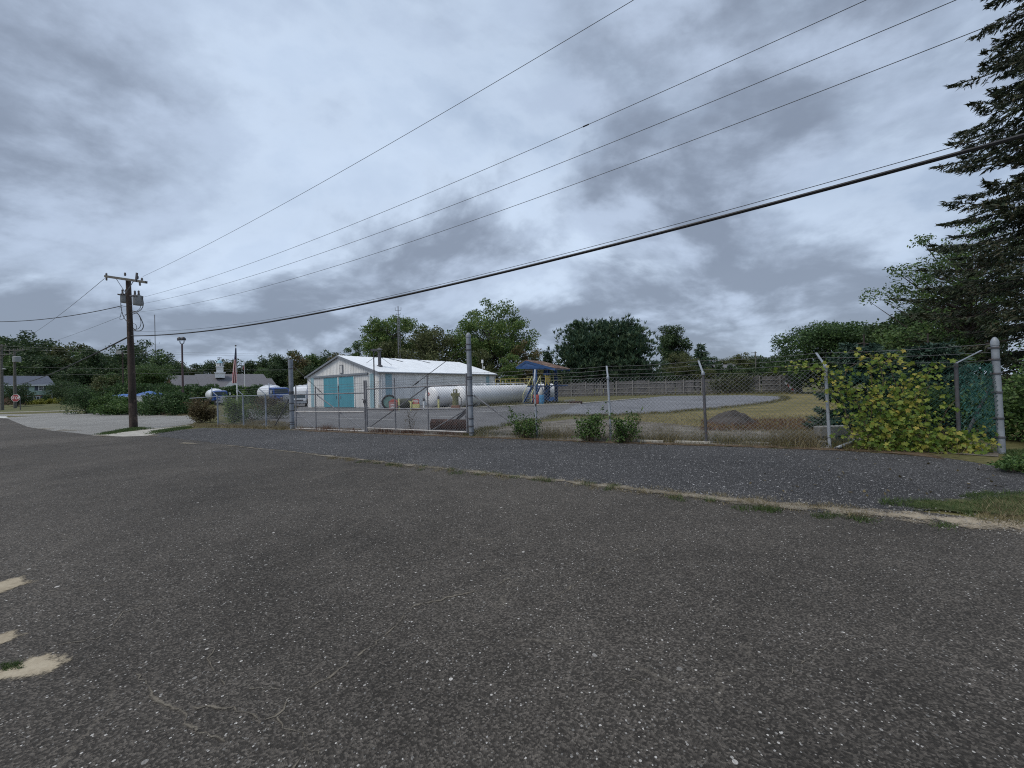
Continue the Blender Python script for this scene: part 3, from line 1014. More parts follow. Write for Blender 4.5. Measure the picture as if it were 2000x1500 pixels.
def spruce_parts(seed, h, rad, cb, gap=0.42, per=8, twigs=34, finger=0.34, zmax=None, droop=0.35, curve=1.0):
    """drooping conifer: whorls of boughs, each bough hung with short needle fingers"""
    g = np.random.default_rng(seed)
    tb = MB()
    tb.tube([(0, 0, -0.1), (0, 0, h * 0.5), (0, 0, h)], [h * 0.014, h * 0.009, 0.02], 8)
    P, A = [], []
    z = cb
    i = 0
    while z < h - 0.3:
        k = (z - cb) / (h - cb)
        R_ = rad * (1 - k) ** (0.85 * curve) * (0.75 + 0.25 * min(1.0, k * 6))
        for j in range(per):
            a = 2 * math.pi * (j + g.uniform(-0.35, 0.35)) / per + i * 0.9
            L_ = R_ * g.uniform(0.62, 1.12) + 0.15
            dn = Vector((math.cos(a), math.sin(a), 0))
            sd = Vector((-dn.y, dn.x, 0))
            z0 = z + g.uniform(-0.2, 0.2)
            dr = L_ * droop * g.uniform(0.5, 1.3) * (1 - 0.75 * k)
            pts = []
            for s in (0, 0.35, 0.7, 1.0):
                pts.append(Vector((0, 0, z0)) + dn * L_ * s + Vector((0, 0, -dr * math.sin(s * 2.0) + 0.28 * dr * max(0, s - 0.6) * 2.5)) + sd * (0.1 * L_ * s * s * g.uniform(-1, 1)))
            tb.tube(pts, [0.045 * (1 - 0.6 * k), 0.03, 0.02, 0.008], 4, cap=False)
            n = int(twigs * (0.35 + L_ / rad))
            for q in range(n):
                s = g.uniform(0.12, 1.0) ** 0.8
                f = s * 3
                b = min(2, int(f if s < 0.999 else 2))
                seg = [0, 0.35, 0.7, 1.0]
                b = 0 if s < 0.35 else (1 if s < 0.7 else 2)
                c = pts[b].lerp(pts[b + 1], (s - seg[b]) / (seg[b + 1] - seg[b]))
                side = g.choice((-1, 1))
                lat = 0.30 * L_ * (1 - s) * g.uniform(0, 1) + 0.05
                c = c + sd * side * lat + Vector((0, 0, -0.22 * lat)) + dn * lat * 0.3
                ax = dn * 0.75 + sd * side * g.uniform(0.1, 1.0) + Vector((0, 0, g.uniform(-1.2, 0.25)))
                if s > 0.93:
                    ax = dn + sd * g.uniform(-0.5, 0.5) + Vector((0, 0, g.uniform(-0.1, 0.7)))
                P.append(c)
                A.append(ax.normalized())
        z += gap * g.uniform(0.75, 1.25)
        i += 1
    P, A = np.array(P), np.array(A)
    out = []
    for rep in range(2):
        for sh in (0.0, 0.5):
            c = P + A * finger * (0.15 + sh) + g.normal(size=P.shape) * 0.02
            out.append(cards(c, finger * (1.0 - 0.25 * sh), 0.20, g, axis=A, spread=0.38))
    return np.concatenate(out), tb


def bush_parts(seed, w, d, h, n, leaf, aspect=0.6, lumps=9, stems=14, flare=0.75, axis_up=0.0, dense=0.5, shoots=0):
    g = np.random.default_rng(seed)
    lc = np.stack([g.uniform(-1, 1, lumps) * w * 0.3, g.uniform(-1, 1, lumps) * d * 0.3, g.uniform(0.3, flare, lumps) * h], 1)
    lr = g.uniform(0.2, 0.36, lumps)
    lc[:3, 2] = h * 0.25
    idx = g.integers(0, lumps, n)
    off = g.normal(size=(n, 3))
    off /= np.linalg.norm(off, axis=1, keepdims=True)
    rr = g.uniform(0, 1, (n, 1)) ** dense
    spray = 1 + (g.uniform(0, 1, (n, 1)) > 0.9) * g.uniform(0, 0.75, (n, 1))
    pos = lc[idx] + off * rr * spray * lr[idx][:, None] * np.array([w, d, h * 1.05])
    pos[:, 2] = np.abs(pos[:, 2]) + 0.03
    if shoots:
        ns = n // 5
        a_ = g.uniform(0, 6.283, shoots)
        tip = np.stack([np.cos(a_) * w * 0.5, np.sin(a_) * d * 0.5, h * g.uniform(0.75, 1.3, shoots)], 1) * g.uniform(0.6, 1.05, (shoots, 1))
        k_ = g.integers(0, shoots, ns)
        t_ = g.uniform(0.35, 1, (ns, 1))
        sp_ = tip[k_] * np.concatenate([t_ ** 1.5, t_ ** 1.5, t_], 1) + g.normal(size=(ns, 3)) * 0.035 * h
        pos[:ns] = sp_
        off[:ns] = 0.2
    ax = None
    if axis_up:
        ax = np.stack([off[:, 0] * 0.6, off[:, 1] * 0.6, np.full(n, axis_up)], 1)
    lv = cards(pos, leaf, aspect, g, axis=ax, spread=0.6)
    tb = MB()
    for i in range(stems):
        a = g.uniform(0, 6.28)
        q = lc[g.integers(0, lumps)] + g.normal(size=3) * 0.12 * h
        s = Vector((math.cos(a) * w * 0.08, math.sin(a) * d * 0.08, -0.03))
        e = Vector((q[0], q[1], max(0.2 * h, q[2] * 1.1)))
        m = s.lerp(e, 0.5) + Vector(g.normal(size=3) * 0.04 * h)
        r = 0.008 * h + 0.004
        tb.tube([s, m, e], [r, r * 0.7, r * 0.25], 4, cap=False)
    return lv, tb


def bush(name, label, loc, parts, leafm, cat='shrub', rz=0.0, group=None, stemm=None):
    lv, tb = parts
    o = thing(name, label, cat, loc, rz, group)
    link('foliage', card_mesh('foliage', lv, leafm), o, True)
    tb.build('stems', stemm or M['stem'], o, local=True)
    return o


def blades(name, pts, h, w, mat, label, cat, g, lean=0.5, seg=False):
    """grass: one thin triangle per blade, all in one mesh"""
    n = len(pts)
    hh = h * g.uniform(0.4, 1.3, (n, 1)) if np.isscalar(h) else h[:, None] * g.uniform(0.5, 1.25, (n, 1))
    a = g.uniform(0, 6.283, n)
    sx = np.stack([np.cos(a), np.sin(a), np.zeros(n)], 1) * w * g.uniform(0.6, 1.4, (n, 1))
    ln = g.normal(size=(n, 3)) * lean * hh * 0.6
    ln[:, 2] = 0
    v = np.empty((n, 3, 3))
    v[:, 0], v[:, 1] = pts - sx, pts + sx
    v[:, 2] = pts + ln + np.array([0, 0, 1.0]) * hh
    me = fast_mesh(name, v.reshape(-1, 3), np.full(n, 3), np.arange(3 * n), mat)
    return tag(link(name, me), label, cat, kind='stuff')


def tuft_points(g, centers, rad, per):
    c = np.array([[p.x, p.y, p.z if len(p) > 2 else 0] for p in centers])
    idx = np.repeat(np.arange(len(c)), per)
    p = c[idx] + g.normal(size=(len(idx), 3)) * np.array([1, 1, 0]) * rad
    p[:, 2] = 0.01
    return p

# ------------------------------------------------------------------ white metal warehouse
A_ = G(741, 797.4)
d1 = Vector((-0.82, 0.572, 0)).normalized()
d2 = Vector((-d1.y * -1, 0, 0))
d2 = Vector((d1.y, -d1.x, 0))          # towards the far right end
n_front = -d2                          # the doors face this way
n_side = -d1                           # the long wall faces this way


def along(a, d, x):
    """ground distance from a along d at which picture column x is met"""
    r = ray(x, 758 - 0.028 * (x - 1000))
    # a + d*t = s*r in plan
    den = d.x * r.y - d.y * r.x
    return (r.x * (a.y) - r.y * (a.x)) / den


WB = along(A_, d1, 601)
LB = along(A_, d2, 968)
EAVE, RIDGE = 3.62, 5.72
bld = thing('warehouse', 'long white metal warehouse with teal double doors and white roof', 'warehouse', A_)
Fp = lambda t, z, o=0.0: A_ + d1 * t + n_front * o + Vector((0, 0, z))
Sp = lambda t, z, o=0.0: A_ + d2 * t + n_side * o + Vector((0, 0, z))
dt = lambda x: along(A_, d1, x)
roofz = lambda t: EAVE + (RIDGE - EAVE) * (1 - abs(t - WB / 2) / (WB / 2))
core = MB()
core.add([Fp(0, 0), Fp(WB, 0), Fp(WB, EAVE), Fp(WB / 2, RIDGE), Fp(0, EAVE)] +
         [Fp(0, 0) + d2 * LB, Fp(WB, 0) + d2 * LB, Fp(WB, EAVE) + d2 * LB, Fp(WB / 2, RIDGE) + d2 * LB, Fp(0, EAVE) + d2 * LB],
         [(0, 1, 2, 3, 4), (5, 9, 8, 7, 6), (0, 5, 6, 1), (0, 4, 9, 5), (1, 6, 7, 2)])
core.build('wall', M['white_wall'], bld)
ribs = MB()
k = 0.15
while k < LB:
    ribs.bar(Sp(k, 0.05, 0.015), Sp(k, EAVE - 0.05, 0.015), 0.05, 0.03, up=n_side)
    k += 0.30
k = 0.15
while k < WB:
    ribs.bar(Fp(k, 0.05, 0.015), Fp(k, roofz(k) - 0.06, 0.015), 0.05, 0.03, up=n_front)
    k += 0.30
ribs.build('wall_ribs', M['white_wall'], bld)


def panel_on(pt, t0, t1, z0, z1, o, mat, name, rib=0.0, z1b=None):
    m = MB()
    a, b = pt(t0, z0, o), pt(t1, z0, o)
    m.prism([pt(t0, z0, 0.0), pt(t1, z0, 0.0), pt(t1, z1 if z1b is None else z1b, 0.0), pt(t0, z1, 0.0)], a - pt(t0, z0, 0.0))
    ob = m.build(name, mat, bld)
    if rib:
        r = MB()
        k = t0 + rib / 2
        while k < t1:
            r.bar(pt(k, z0 + 0.02, o + 0.008), pt(k, min(z1, z1b or z1) - 0.02, o + 0.008), 0.035, 0.02, up=(pt(0, 0, 1) - pt(0, 0, 0)))
            k += rib
        link_o = r.build('panel_ribs', mat, ob)
    return ob


DT = 3.42                              # door head height
tl0, tl1 = dt(693.5), dt(634)
tm = dt(663)
panel_on(Fp, dt(721), tl0, 0.12, DT + 0.12, 0.06, M['pale_wall'], 'sliding_panel', 0.35)
panel_on(Fp, tl1, dt(614.5), 0.12, DT + 0.12, 0.06, M['pale_wall'], 'sliding_panel', 0.4)
for a, b in ((tl0, tm - 0.10), (tm + 0.10, tl1)):
    panel_on(Fp, a, b, 0.08, DT, 0.10, M['teal_door'], 'door')
for tt in (tm - 0.45, tm + 0.45):
    jm = MB()
    jm.bar(Fp(tt, 1.0, 0.13), Fp(tt, 1.35, 0.13), 0.05, 0.06, up=n_front)
    jm.build('door_handle', M['trim_grey'], bld)
jm = MB()
jm.bar(Fp(tm, 0.1, 0.12), Fp(tm, DT, 0.12), 0.16, 0.06, up=n_front)
jm.build('door_post', M['white_wall'], bld)
jm = MB()
jm.bar(Fp(tl0 - 0.06, 0.1, 0.115), Fp(tl0 - 0.06, DT, 0.115), 0.10, 0.05, up=n_front)
jm.build('door_post', M['white_wall'], bld)
tk = MB()
tk.bar(Fp(dt(721), DT + 0.2, 0.14), Fp(dt(614), DT + 0.2, 0.14), 0.12, 0.2, up=(0, 0, 1))
tk.build('door_track', M['trim_grey'], bld)
for x0, x1 in ((731.5, 723), (614, 608)):
    panel_on(Fp, dt(x0), dt(x1), 0.05, EAVE - 0.05, 0.035, M['aqua_pale'], 'stripe_panel', 0.3)
ls = lambda x: along(A_, d2, x)
for x0, x1 in ((753, 765), (950, 956)):
    panel_on(Sp, ls(x0), ls(x1), 0.05, EAVE - 0.1, 0.035, M['aqua_pale'], 'stripe_panel', 0.3)
vt = MB()
tv = dt(669)
vt.bar(Fp(tv - 0.28, 4.3, 0.07), Fp(tv + 0.28, 4.3, 0.07), 0.08, 1.0, up=(0, 0, 1))
vt.build('gable_vent', M['trim_grey'], bld)
vt = MB()
vt.bar(Fp(tv - 0.2, 4.3, 0.12), Fp(tv + 0.2, 4.3, 0.12), 0.03, 0.8, up=(0, 0, 1))
vt.build('vent_grille', M['pale_wall'], bld)
# roof sheets with overhang and standing ribs
OV = 0.22
rf = MB()
for sgn in (0, 1):
    e_t = -OV if sgn == 0 else WB + OV
    ez = EAVE - OV * (RIDGE - EAVE) / (WB / 2)
    p = [Fp(e_t, ez + 0.10, OV), Fp(WB / 2, RIDGE + 0.10, OV)]
    q = [x + d2 * (LB + 2 * OV) for x in p]
    rf.prism([p[0], p[1], q[1], q[0]], (0, 0, 0.07))
    kk = 0.4
roof_o = rf.build('roof', M['white_roof'], bld)
rr = MB()
kk = 0.5
while kk < LB:
    for sgn in (0, 1):
        e_t = -OV if sgn == 0 else WB + OV
        ez = EAVE - OV * (RIDGE - EAVE) / (WB / 2)
        rr.bar(Fp(e_t, ez + 0.185, 0) + d2 * kk, Fp(WB / 2, RIDGE + 0.185, 0) + d2 * kk, 0.05, 0.03)
    kk += 0.9
rr.build('roof_seams', M['white_roof'], roof_o)
rk = MB()
for e_t in (-OV, WB + OV):
    ez = EAVE - OV * (RIDGE - EAVE) / (WB / 2)
    rk.bar(Fp(e_t, ez + 0.06, OV + 0.03), Fp(WB / 2, RIDGE + 0.06, OV + 0.03), 0.05, 0.20)
rk.build('rake_trim', M['trim_grey'], bld)
gt = MB()
gt.bar(Sp(-OV, EAVE - 0.02, OV + 0.07), Sp(LB + OV, EAVE - 0.02, OV + 0.07), 0.12, 0.13)
gt.build('gutter', M['gutter'], bld)
gt = MB()
gt.tube([Sp(0.25, EAVE - 0.1, OV + 0.05), Sp(0.25, EAVE - 0.4, 0.1), Sp(0.25, 0.1, 0.1)], 0.05, 6)
gt.build('downpipe', M['white_wall'], bld)
gt = MB()
gt.tube([Sp(LB - 0.2, EAVE - 0.1, OV + 0.05), Sp(LB - 0.2, EAVE - 0.4, 0.1), Sp(LB - 0.2, 0.1, 0.1)], 0.05, 6)
gt.build('downpipe', M['white_wall'], bld)
# dark repair strips on the roof
for xs in (6.6, 11.2):
    m = MB()
    f0, f1 = 0.75, 0.98
    t_ = WB / 2 * f0
    m.bar(Fp(t_, EAVE + (RIDGE - EAVE) * f0 + 0.20, 0) + d2 * (xs + 0.8), Fp(WB / 2 * f1, EAVE + (RIDGE - EAVE) * f1 + 0.20, 0) + d2 * xs, 0.45, 0.02)
    m.build('roof_patch', M['trim_grey'], roof_o)
# flue with rain cap
t_, s_ = WB / 2 * 0.30, 1.7
fz = EAVE + (RIDGE - EAVE) * 0.30
fl = MB()
fb = Fp(t_, fz, 0) + d2 * s_
fl.lathe([(0.32, 0.1), (0.3, 0.28), (0.17, 0.34), (0.17, 1.75), (0.22, 1.76), (0.22, 1.84)], fb, (0, 0, 1), 14)
flo = fl.build('flue', M['steel_dark'], bld, smooth=True)
fl = MB()
fl.lathe([(0.34, 1.98), (0.30, 2.04), (0.05, 2.2)], fb, (0, 0, 1), 14)
for a in range(3):
    fl.bar(fb + Vector((0.2 * math.cos(a * 2.1), 0.2 * math.sin(a * 2.1), 1.8)), fb + Vector((0.24 * math.cos(a * 2.1), 0.24 * math.sin(a * 2.1), 2.0)), 0.03)
fl.build('rain_cap', M['steel_dark'], flo, smooth=True)
fl = MB()
fl.tube([fb + Vector((0.1, 0, 1.2)), fb + d2 * 1.6 + Vector((0, 0, 0.35))], 0.02, 4)
fl.tube([fb + Vector((0, 0, 1.5)), fb - d2 * 1.5 - d1 * -0.2 + Vector((0, 0, 0.5))], 0.02, 4)
fl.build('stay_wire', M['steel_dark'], flo)

# lamp mast at the near corner of the warehouse
pm = A_ + n_front * 0.7 + n_side * 0.25
mast = thing('lamp_mast', 'thin dark lamp mast at the near corner of the white warehouse', 'lamp post', pm)
m = MB()
m.tube([pm, pm + Vector((0, 0, 5.75))], 0.06, 8)
m.build('mast', M['steel_dark'], mast)
m = MB()
m.box(pm + Vector((0.08, -0.05, 5.85)), (0.55, 0.4, 0.2))
m.bar(pm + Vector((0, 0, 5.6)), pm + Vector((0.3, -0.1, 5.75)), 0.06)
m.build('lamp_head', M['steel_dark'], mast)

# ------------------------------------------------------------------ storage tanks
tax = Vector((0.62, 0.78, 0)).normalized()


def tank(label, c0, length, rad, axis, mat, placard=True, zc=None, legs=True, name='storage_tank'):
    zc = rad + 0.06 if zc is None else zc
    t = thing(name, label, 'tank', Vector((c0.x, c0.y, 0)))
    o = Vector((c0.x, c0.y, zc))
    prof = [(0.02, -0.42 * rad)]
    for a in (15, 30, 45, 60, 75, 90):
        q = math.radians(a)
        prof.append((rad * math.sin(q), -0.42 * rad * math.cos(q)))
    prof += [(rad, length * f) for f in (0.25, 0.5, 0.75)]
    for a in (90, 75, 60, 45, 30, 15):
        q = math.radians(a)
        prof.append((rad * math.sin(q), length + 0.42 * rad * math.cos(q)))
    prof.append((0.02, length + 0.42 * rad))
    m = MB()
    m.lathe(prof, o, axis, 40)
    m.build('shell', mat, t, smooth=True)
    for f in (0.0, 0.33, 0.66, 1.0):
        m = MB()
        m.lathe([(rad, 0), (rad + 0.015, 0.01), (rad + 0.015, 0.06), (rad, 0.07)], o + axis * (length * f - 0.03), axis, 40)
        m.build('weld_band', mat, t, smooth=True)
    side = Vector((-axis.y, axis.x, 0))
    for f in (0.15, 0.85):
        m = MB()
        c = o + axis * length * f
        m.prism([c + side * -rad * 0.9 + Vector((0, 0, -zc + 0.01)), c + side * rad * 0.9 + Vector((0, 0, -zc + 0.01)),
                 c + side * rad * 0.8 + Vector((0, 0, -rad * 0.62)), c + side * rad * 0.3 + Vector((0, 0, -rad * 0.93)),
                 c + side * -rad * 0.3 + Vector((0, 0, -rad * 0.93)), c + side * -rad * 0.8 + Vector((0, 0, -rad * 0.62))], axis * 0.3)
        m.build('saddle', M['concrete'], t)
    for f in (0.2, 0.55, 0.8):
        m = MB()
        c = o + axis * length * f + Vector((0, 0, rad - 0.02))
        m.lathe([(0.11, 0), (0.11, 0.14), (0.16, 0.15), (0.16, 0.20)], c, (0, 0, 1), 12)
        m.build('fitting', M['white_pipe'], t)
    if placard:
        m = MB()
        c = o - axis * (0.42 * rad + 0.03) + Vector((0, 0, 0.28)) + side * 0.05
        u, w = side * 0.2, Vector((0, 0, 0.2))
        m.cur = 0
        m.quad(c - u, c - w * 0.98, c + u, c + w)
        m.cur = 1
        c2 = c - axis * 0.006
        m.quad(c2 - u * 0.45 - w * 0.1, c2 - w * 0.55, c2 + u * 0.45 - w * 0.1, c2 + w * 0.25)
        m.build('placard', [M['red'], M['white_paint']], t)
    return t


T2 = base(897, 36.0)
tank('long white storage tank in front of the warehouse, under the yellow catwalk', T2, 10.3, 0.98, tax, M['tank_white'])
T1 = base(844, 37.2)
tank('white storage tank half hidden behind the olive pump, nearer the teal doors', T1, 9.5, 0.98, tax, M['tank_white'])
T3 = base(1052, 44.5)
tank('cream-ended white tank right behind the blue loading rack', T3, 1.6, 1.0, Vector((0.95, 0.31, 0)).normalized(), M['tank_white'], False)
m = MB()
# pipe run along the tank tops
pr = thing('pipe_run', 'white pipe running along the top of the long white tank', 'pipe', T2 + Vector((0, 0, 2.0)))
m = MB()
o = Vector((T2.x, T2.y, 2.19))
sd = Vector((-tax.y, tax.x, 0))
m.tube([o + tax * 0.5, o + tax * 10.2, o + tax * 10.4 + Vector((0, 0, -0.4))], 0.045, 6)
m.build('pipe', M['white_pipe'], pr)
for q in (1.2, 3.0, 5.0, 7.0, 9.0):
    m = MB()
    m.tube([o + tax * q, o + tax * q + Vector((0, 0, -0.17))], 0.03, 6)
    m.build('riser', M['white_pipe'], pr)
for q in (3.2, 5.0, 6.4):
    m = MB()
    m.lathe([(0.09, -0.1), (0.09, 0.1)], o + tax * q, tax, 10)
    m.tube([o + tax * q, o + tax * q + Vector((0, 0, 0.18))], 0.02, 5)
    m.lathe([(0.1, 0.17), (0.1, 0.2)], o + tax * q, (0, 0, 1), 10)
    m.build('valve', M['white_pipe'], pr)
# yellow catwalk rail behind the tank tops
cw0, cw1 = D(968, 743, 44.5), D(1034, 740.5, 46.0)
cw = thing('catwalk', 'yellow-railed catwalk above the long white tank', 'catwalk', Vector((cw0.x, cw0.y, 0)))
cz = 1.80
a, b = Vector((cw0.x, cw0.y, cz)), Vector((cw1.x, cw1.y, cz))
m = MB()
m.bar(a, b, 0.8, 0.06)
m.build('deck', M['rack_blue'], cw)
for h in (0.5, 0.95):
    m = MB()
    m.tube([a + Vector((0, -.4, h)), b + Vector((0, -.4, h))], 0.03, 6)
    m.build('rail', M['yellow'], cw)
for i in range(8):
    p = a.lerp(b, i / 7)
    m = MB()
    m.tube([p + Vector((0, -.4, 0)), p + Vector((0, -.4, .97))], 0.035, 6)
    m.build('stanchion', M['yellow'], cw)
for i in (0, 1):
    p = a.lerp(b, 0.05 + i * 0.9)
    m = MB()
    m.bar(Vector((p.x, p.y + 0.2, 0)), p + Vector((0, 0.2, 0)), 0.12)
    m.build('leg', M['rack_blue'], cw)
# containment kerb before the tanks
kb = MB()
KP = [G(x, y) for x, y in ((832, 799), (920, 798), (1020, 793), (1080, 791), (1130, 789.5), (1180, 785.5), (1250, 779.5))]
for a, b in zip(KP[:-1], KP[1:]):
    d = (b - a).normalized()
    kb.bar(a + Vector((0, 0, 0.06)), b + Vector((0, 0, 0.06)) - d * 0.01, 0.35, 0.12)
tag(kb.build('kerb', M['concrete_pale'], bevel=0.015), kind='structure')

# ------------------------------------------------------------------ blue loading rack
YB = 39.5
rk = thing('loading_rack', 'blue steel tanker loading rack with rusty gable roof', 'loading rack', base(1050, YB))
R0 = base(1050, YB)
ex = Vector((0.93, -0.30, 0)).normalized()      # along the gable end, to the right
ey = Vector((0.55, 0.83, 0)).normalized()       # along the ridge, away
pe_l = D(1008, 717, YB + 0.6)
pk = D(1027, 704, YB + 0.3)
pe_r = D(1084, 719.5, YB - 1.0)
RL = 3.6
m = MB()
for a, b in ((pe_l, pk), (pk, pe_r)):
    m.prism([a, b, b + ey * RL, a + ey * RL], (0, 0, 0.05))
ro = m.build('roof', M['rust_roof'], rk)
for a, b in ((pe_l, pk), (pk, pe_r)):
    m = MB()
    m.prism([a + Vector((0, 0, -.03)), b + Vector((0, 0, -.03)), b + ey * RL + Vector((0, 0, -.03)), a + ey * RL + Vector((0, 0, -.03))], (0, 0, 0.025))
    m.build('soffit', M['rack_blue'], rk)
m = MB()
for q in np.linspace(0.08, RL - 0.08, 16):
    m.bar(pk + ey * q + Vector((0, 0, 0.06)), pe_r + ey * q + Vector((0, 0, 0.06)), 0.06, 0.05)
    m.bar(pk + ey * q + Vector((0, 0, 0.06)), pe_l + ey * q + Vector((0, 0, 0.06)), 0.06, 0.05)
m.build('sheet_ribs', M['rust_roof'], ro)
dn = Vector((0, 0, -0.12))
for q in (0.0, RL * 0.5, RL - 0.1):
    m = MB()
    m.bar(pe_l + ey * q + dn, pk + ey * q + dn, 0.1, 0.22)
    m.bar(pk + ey * q + dn, pe_r + ey * q + dn, 0.1, 0.22)
    m.bar(pe_l.lerp(pk, .15) + ey * q + dn * 1.5, pe_r.lerp(pk, .35) + ey * q + dn * 1.5, 0.1, 0.26)
    m.build('rafter', M['rack_blue'], rk)
m = MB()
m.prism([pe_l + dn * .5 + ey * .02, pe_r + dn * .5 + ey * .02, pk + dn * .5 + ey * .02], ey * 0.05)
m.build('gable_sheet', M['rack_blue'], rk)
c1 = base(1046, YB)
c2 = base(1066.5, YB + 1.2)
for c, w in ((c1, 0.40), (c2, 0.32), (c1 + ey * 2.8, 0.3), (c2 + ey * 2.3, 0.3)):
    m = MB()
    top = 3.75
    for s in (-1, 1):
        m.bar(c + ex * (s * w * 0.5) + Vector((0, 0, 0)), c + ex * (s * w * 0.5) + Vector((0, 0, top)), 0.24, 0.03, up=ex)
    m.bar(c, c + Vector((0, 0, top)), 0.05, w, up=ex)
    m.box(c + Vector((0, 0, 0.04)), (w * 1.6, w * 1.6, 0.08), math.atan2(ex.y, ex.x))
    m.build('column', M['rack_blue'], rk)
PZ = 1.85
m = MB()
p0 = base(1030, YB + 0.6, PZ)
p1 = base(1098, YB + 1.0, PZ)
m.prism([p0 + dn, p1 + dn, p1 + ey * 1.4 + dn, p0 + ey * 1.4 + dn], (0, 0, 0.14))
m.build('platform', M['rack_blue'], rk)
for h in (0.5, 1.0):
    m = MB()
    m.tube([p0 + Vector((0, 0, h)), p1 + Vector((0, 0, h))], 0.025, 6)
    m.build('handrail', M['yellow_pale'], rk)
for f in (0, 0.3, 0.52, 0.75, 1.0):
    m = MB()
    p = p0.lerp(p1, f)
    m.tube([p, p + Vector((0, 0, 1.0))], 0.03, 6)
    m.build('stanchion', M['yellow_pale'], rk)
# stair
s0, s1 = base(1021, YB - 1.6), base(1040, YB - 0.1, PZ)
for off in (0.0, 0.85):
    m = MB()
    of = ex * off
    m.bar(s0 + of + Vector((0, 0, 0.08)), s1 + of, 0.06, 0.24)
    m.build('stringer', M['rack_blue'], rk)
    m = MB()
    m.tube([s0 + of, s0 + of + Vector((0, 0, 1.0)), s1 + of + Vector((0, 0, 1.0)), s1 + of], 0.03, 6)
    m.build('stair_rail', M['yellow_pale'], rk)
for i in range(8):
    m = MB()
    p = s0.lerp(s1, (i + 0.5) / 8)
    m.bar(p, p + ex * 0.85, 0.22, 0.04)
    m.build('tread', M['rack_blue'], rk)
m = MB()
for q in ((1036, 1060), (1060, 1040)):
    m.bar(base(q[0] + 8, YB + .4, 0.2), base(q[1] + 18, YB + .4, PZ - .1), 0.07)
m.build('cross_brace', M['rack_blue'], rk)
hs = thing('loading_hose', 'bundle of yellow loading hoses hanging in the blue rack', 'hose', base(1069, YB - 0.3, 1.9))
for i in range(5):
    p = base(1065.5 + i * 2.1, YB - 0.3 + 0.05 * i)
    m = MB()
    zt, zb = 2.95 - 0.12 * (i % 2), 1.85 + 0.16 * ((i * 2) % 3)
    m.tube([p + Vector((0, 0, zt)), p + Vector((0.04, 0, (zt + zb) / 2)), p + Vector((0, 0, zb))], 0.055, 7)
    m.build('hose', M['yellow'], hs)
m = MB()
m.bar(base(1062, YB - .3, 3.0), base(1077, YB - .3, 3.0), 0.1)
m.bar(base(1070, YB - .3, 3.0), base(1070, YB - .3, 3.9), 0.06)
m.build('hanger', M['rack_blue'], hs)
lp_ = thing('hanging_lamp', 'small lamp hanging from the right eave of the blue rack', 'lamp', base(1083, YB - 0.4, 2.9))
m = MB()
q = base(1083, YB - .4)
m.tube([q + Vector((0, 0, 3.62)), q + Vector((0, 0, 3.0))], 0.015, 5)
m.build('rod', M['steel_dark'], lp_)
m = MB()
m.lathe([(0.05, 3.05), (0.2, 2.9), (0.2, 2.86)], q, (0, 0, 1), 12)
m.build('shade', M['steel_dark'], lp_)


def drum(label, c, r, h, mat):
    m = MB()
    m.lathe([(r * .96, 0), (r, 0.03), (r, h * .32), (r * 1.04, h * .335), (r, h * .35), (r, h * .65), (r * 1.04, h * .665), (r, h * .68), (r, h - .03), (r * .96, h)], c, (0, 0, 1), 20)
    o = m.build('drum', mat, smooth=True)
    return tag(o, label, 'drum')


drum('faded red drum at the foot of the blue loading rack', base(1048, YB - 1.7), 0.34, 0.95, M['red'])
drum('light blue drum beside the red drum under the loading rack', base(1056.5, YB - 1.8), 0.30, 0.92, M['blue_drum'])
w = thing('hose_cart', 'low dark blue hose cart on the ground right of the loading rack', 'cart', base(1074, YB - 1.4))
q = base(1074, YB - 1.4)
m = MB()
m.box(q + Vector((0, 0, 0.35)), (1.1, 0.5, 0.12), -0.2)
m.box(q + Vector((0.2, 0, 0.52)), (0.5, 0.4, 0.3), -0.2)
m.build('tray', M['rack_blue'], w)
for s in (-1, 1):
    m = MB()
    m.lathe([(0.22, -0.05), (0.22, 0.05)], q + Vector((s * 0.4, -0.28, 0.22)), (0, 1, 0), 14)
    m.build('wheel', M['rubber'], w)
m = MB()
m.tube([q + Vector((-0.5, 0, 0.4)), q + Vector((-0.95, 0, 0.95))], 0.04, 6)
m.build('pull_bar', M['rack_blue'], w)
# broken kerb stones right of the rack
for i, (x, y, rz, mt, lb) in enumerate([(1112, 786, .3, 'concrete_pale', 'pale broken concrete slab lying by the kerb right of the rack'), (1124, 789.5, .1, 'rust_dark', 'dark timber lying on the yard by the pale kerb')]):
    m = MB()
    m.box(G(x, y) + Vector((0, 0, 0.15)), (1.2, 0.5, 0.26), rz)
    tag(m.build('slab' if i == 0 else 'timber', M[mt], bevel=0.03), lb, 'slab' if i == 0 else 'timber')

# ------------------------------------------------------------------ pump, bollards, signs by the tanks
q = base(889, 33.6)
pu = thing('fuel_pump', 'tall olive green fuel pump before the white tanks', 'fuel pump', q)
m = MB()
m.box(q + Vector((0, 0, 0.15)), (0.75, 0.55, 0.3))
m.build('plinth', M['brick'], pu, bevel=0.02)
m = MB()
m.lathe([(0.27, 0.3), (0.27, 1.05), (0.29, 1.06), (0.29, 1.12)], q, (0, 0, 1), 18)
m.build('body', M['olive'], pu, smooth=True)
m = MB()
m.box(q + Vector((0, 0, 1.24)), (0.74, 0.4, 0.26))
m.build('meter_box', M['olive'], pu, bevel=0.03)
m = MB()
m.box(q + Vector((0, 0, 1.53)), (0.36, 0.34, 0.36))
m.build('register_head', M['olive'], pu, bevel=0.03)
m = MB()
m.lathe([(0.11, -0.2), (0.11, -0.17)], q + Vector((0, 0, 1.53)), (0, 1, 0), 14)
m.build('dial', M['white_paint'], pu)
m = MB()
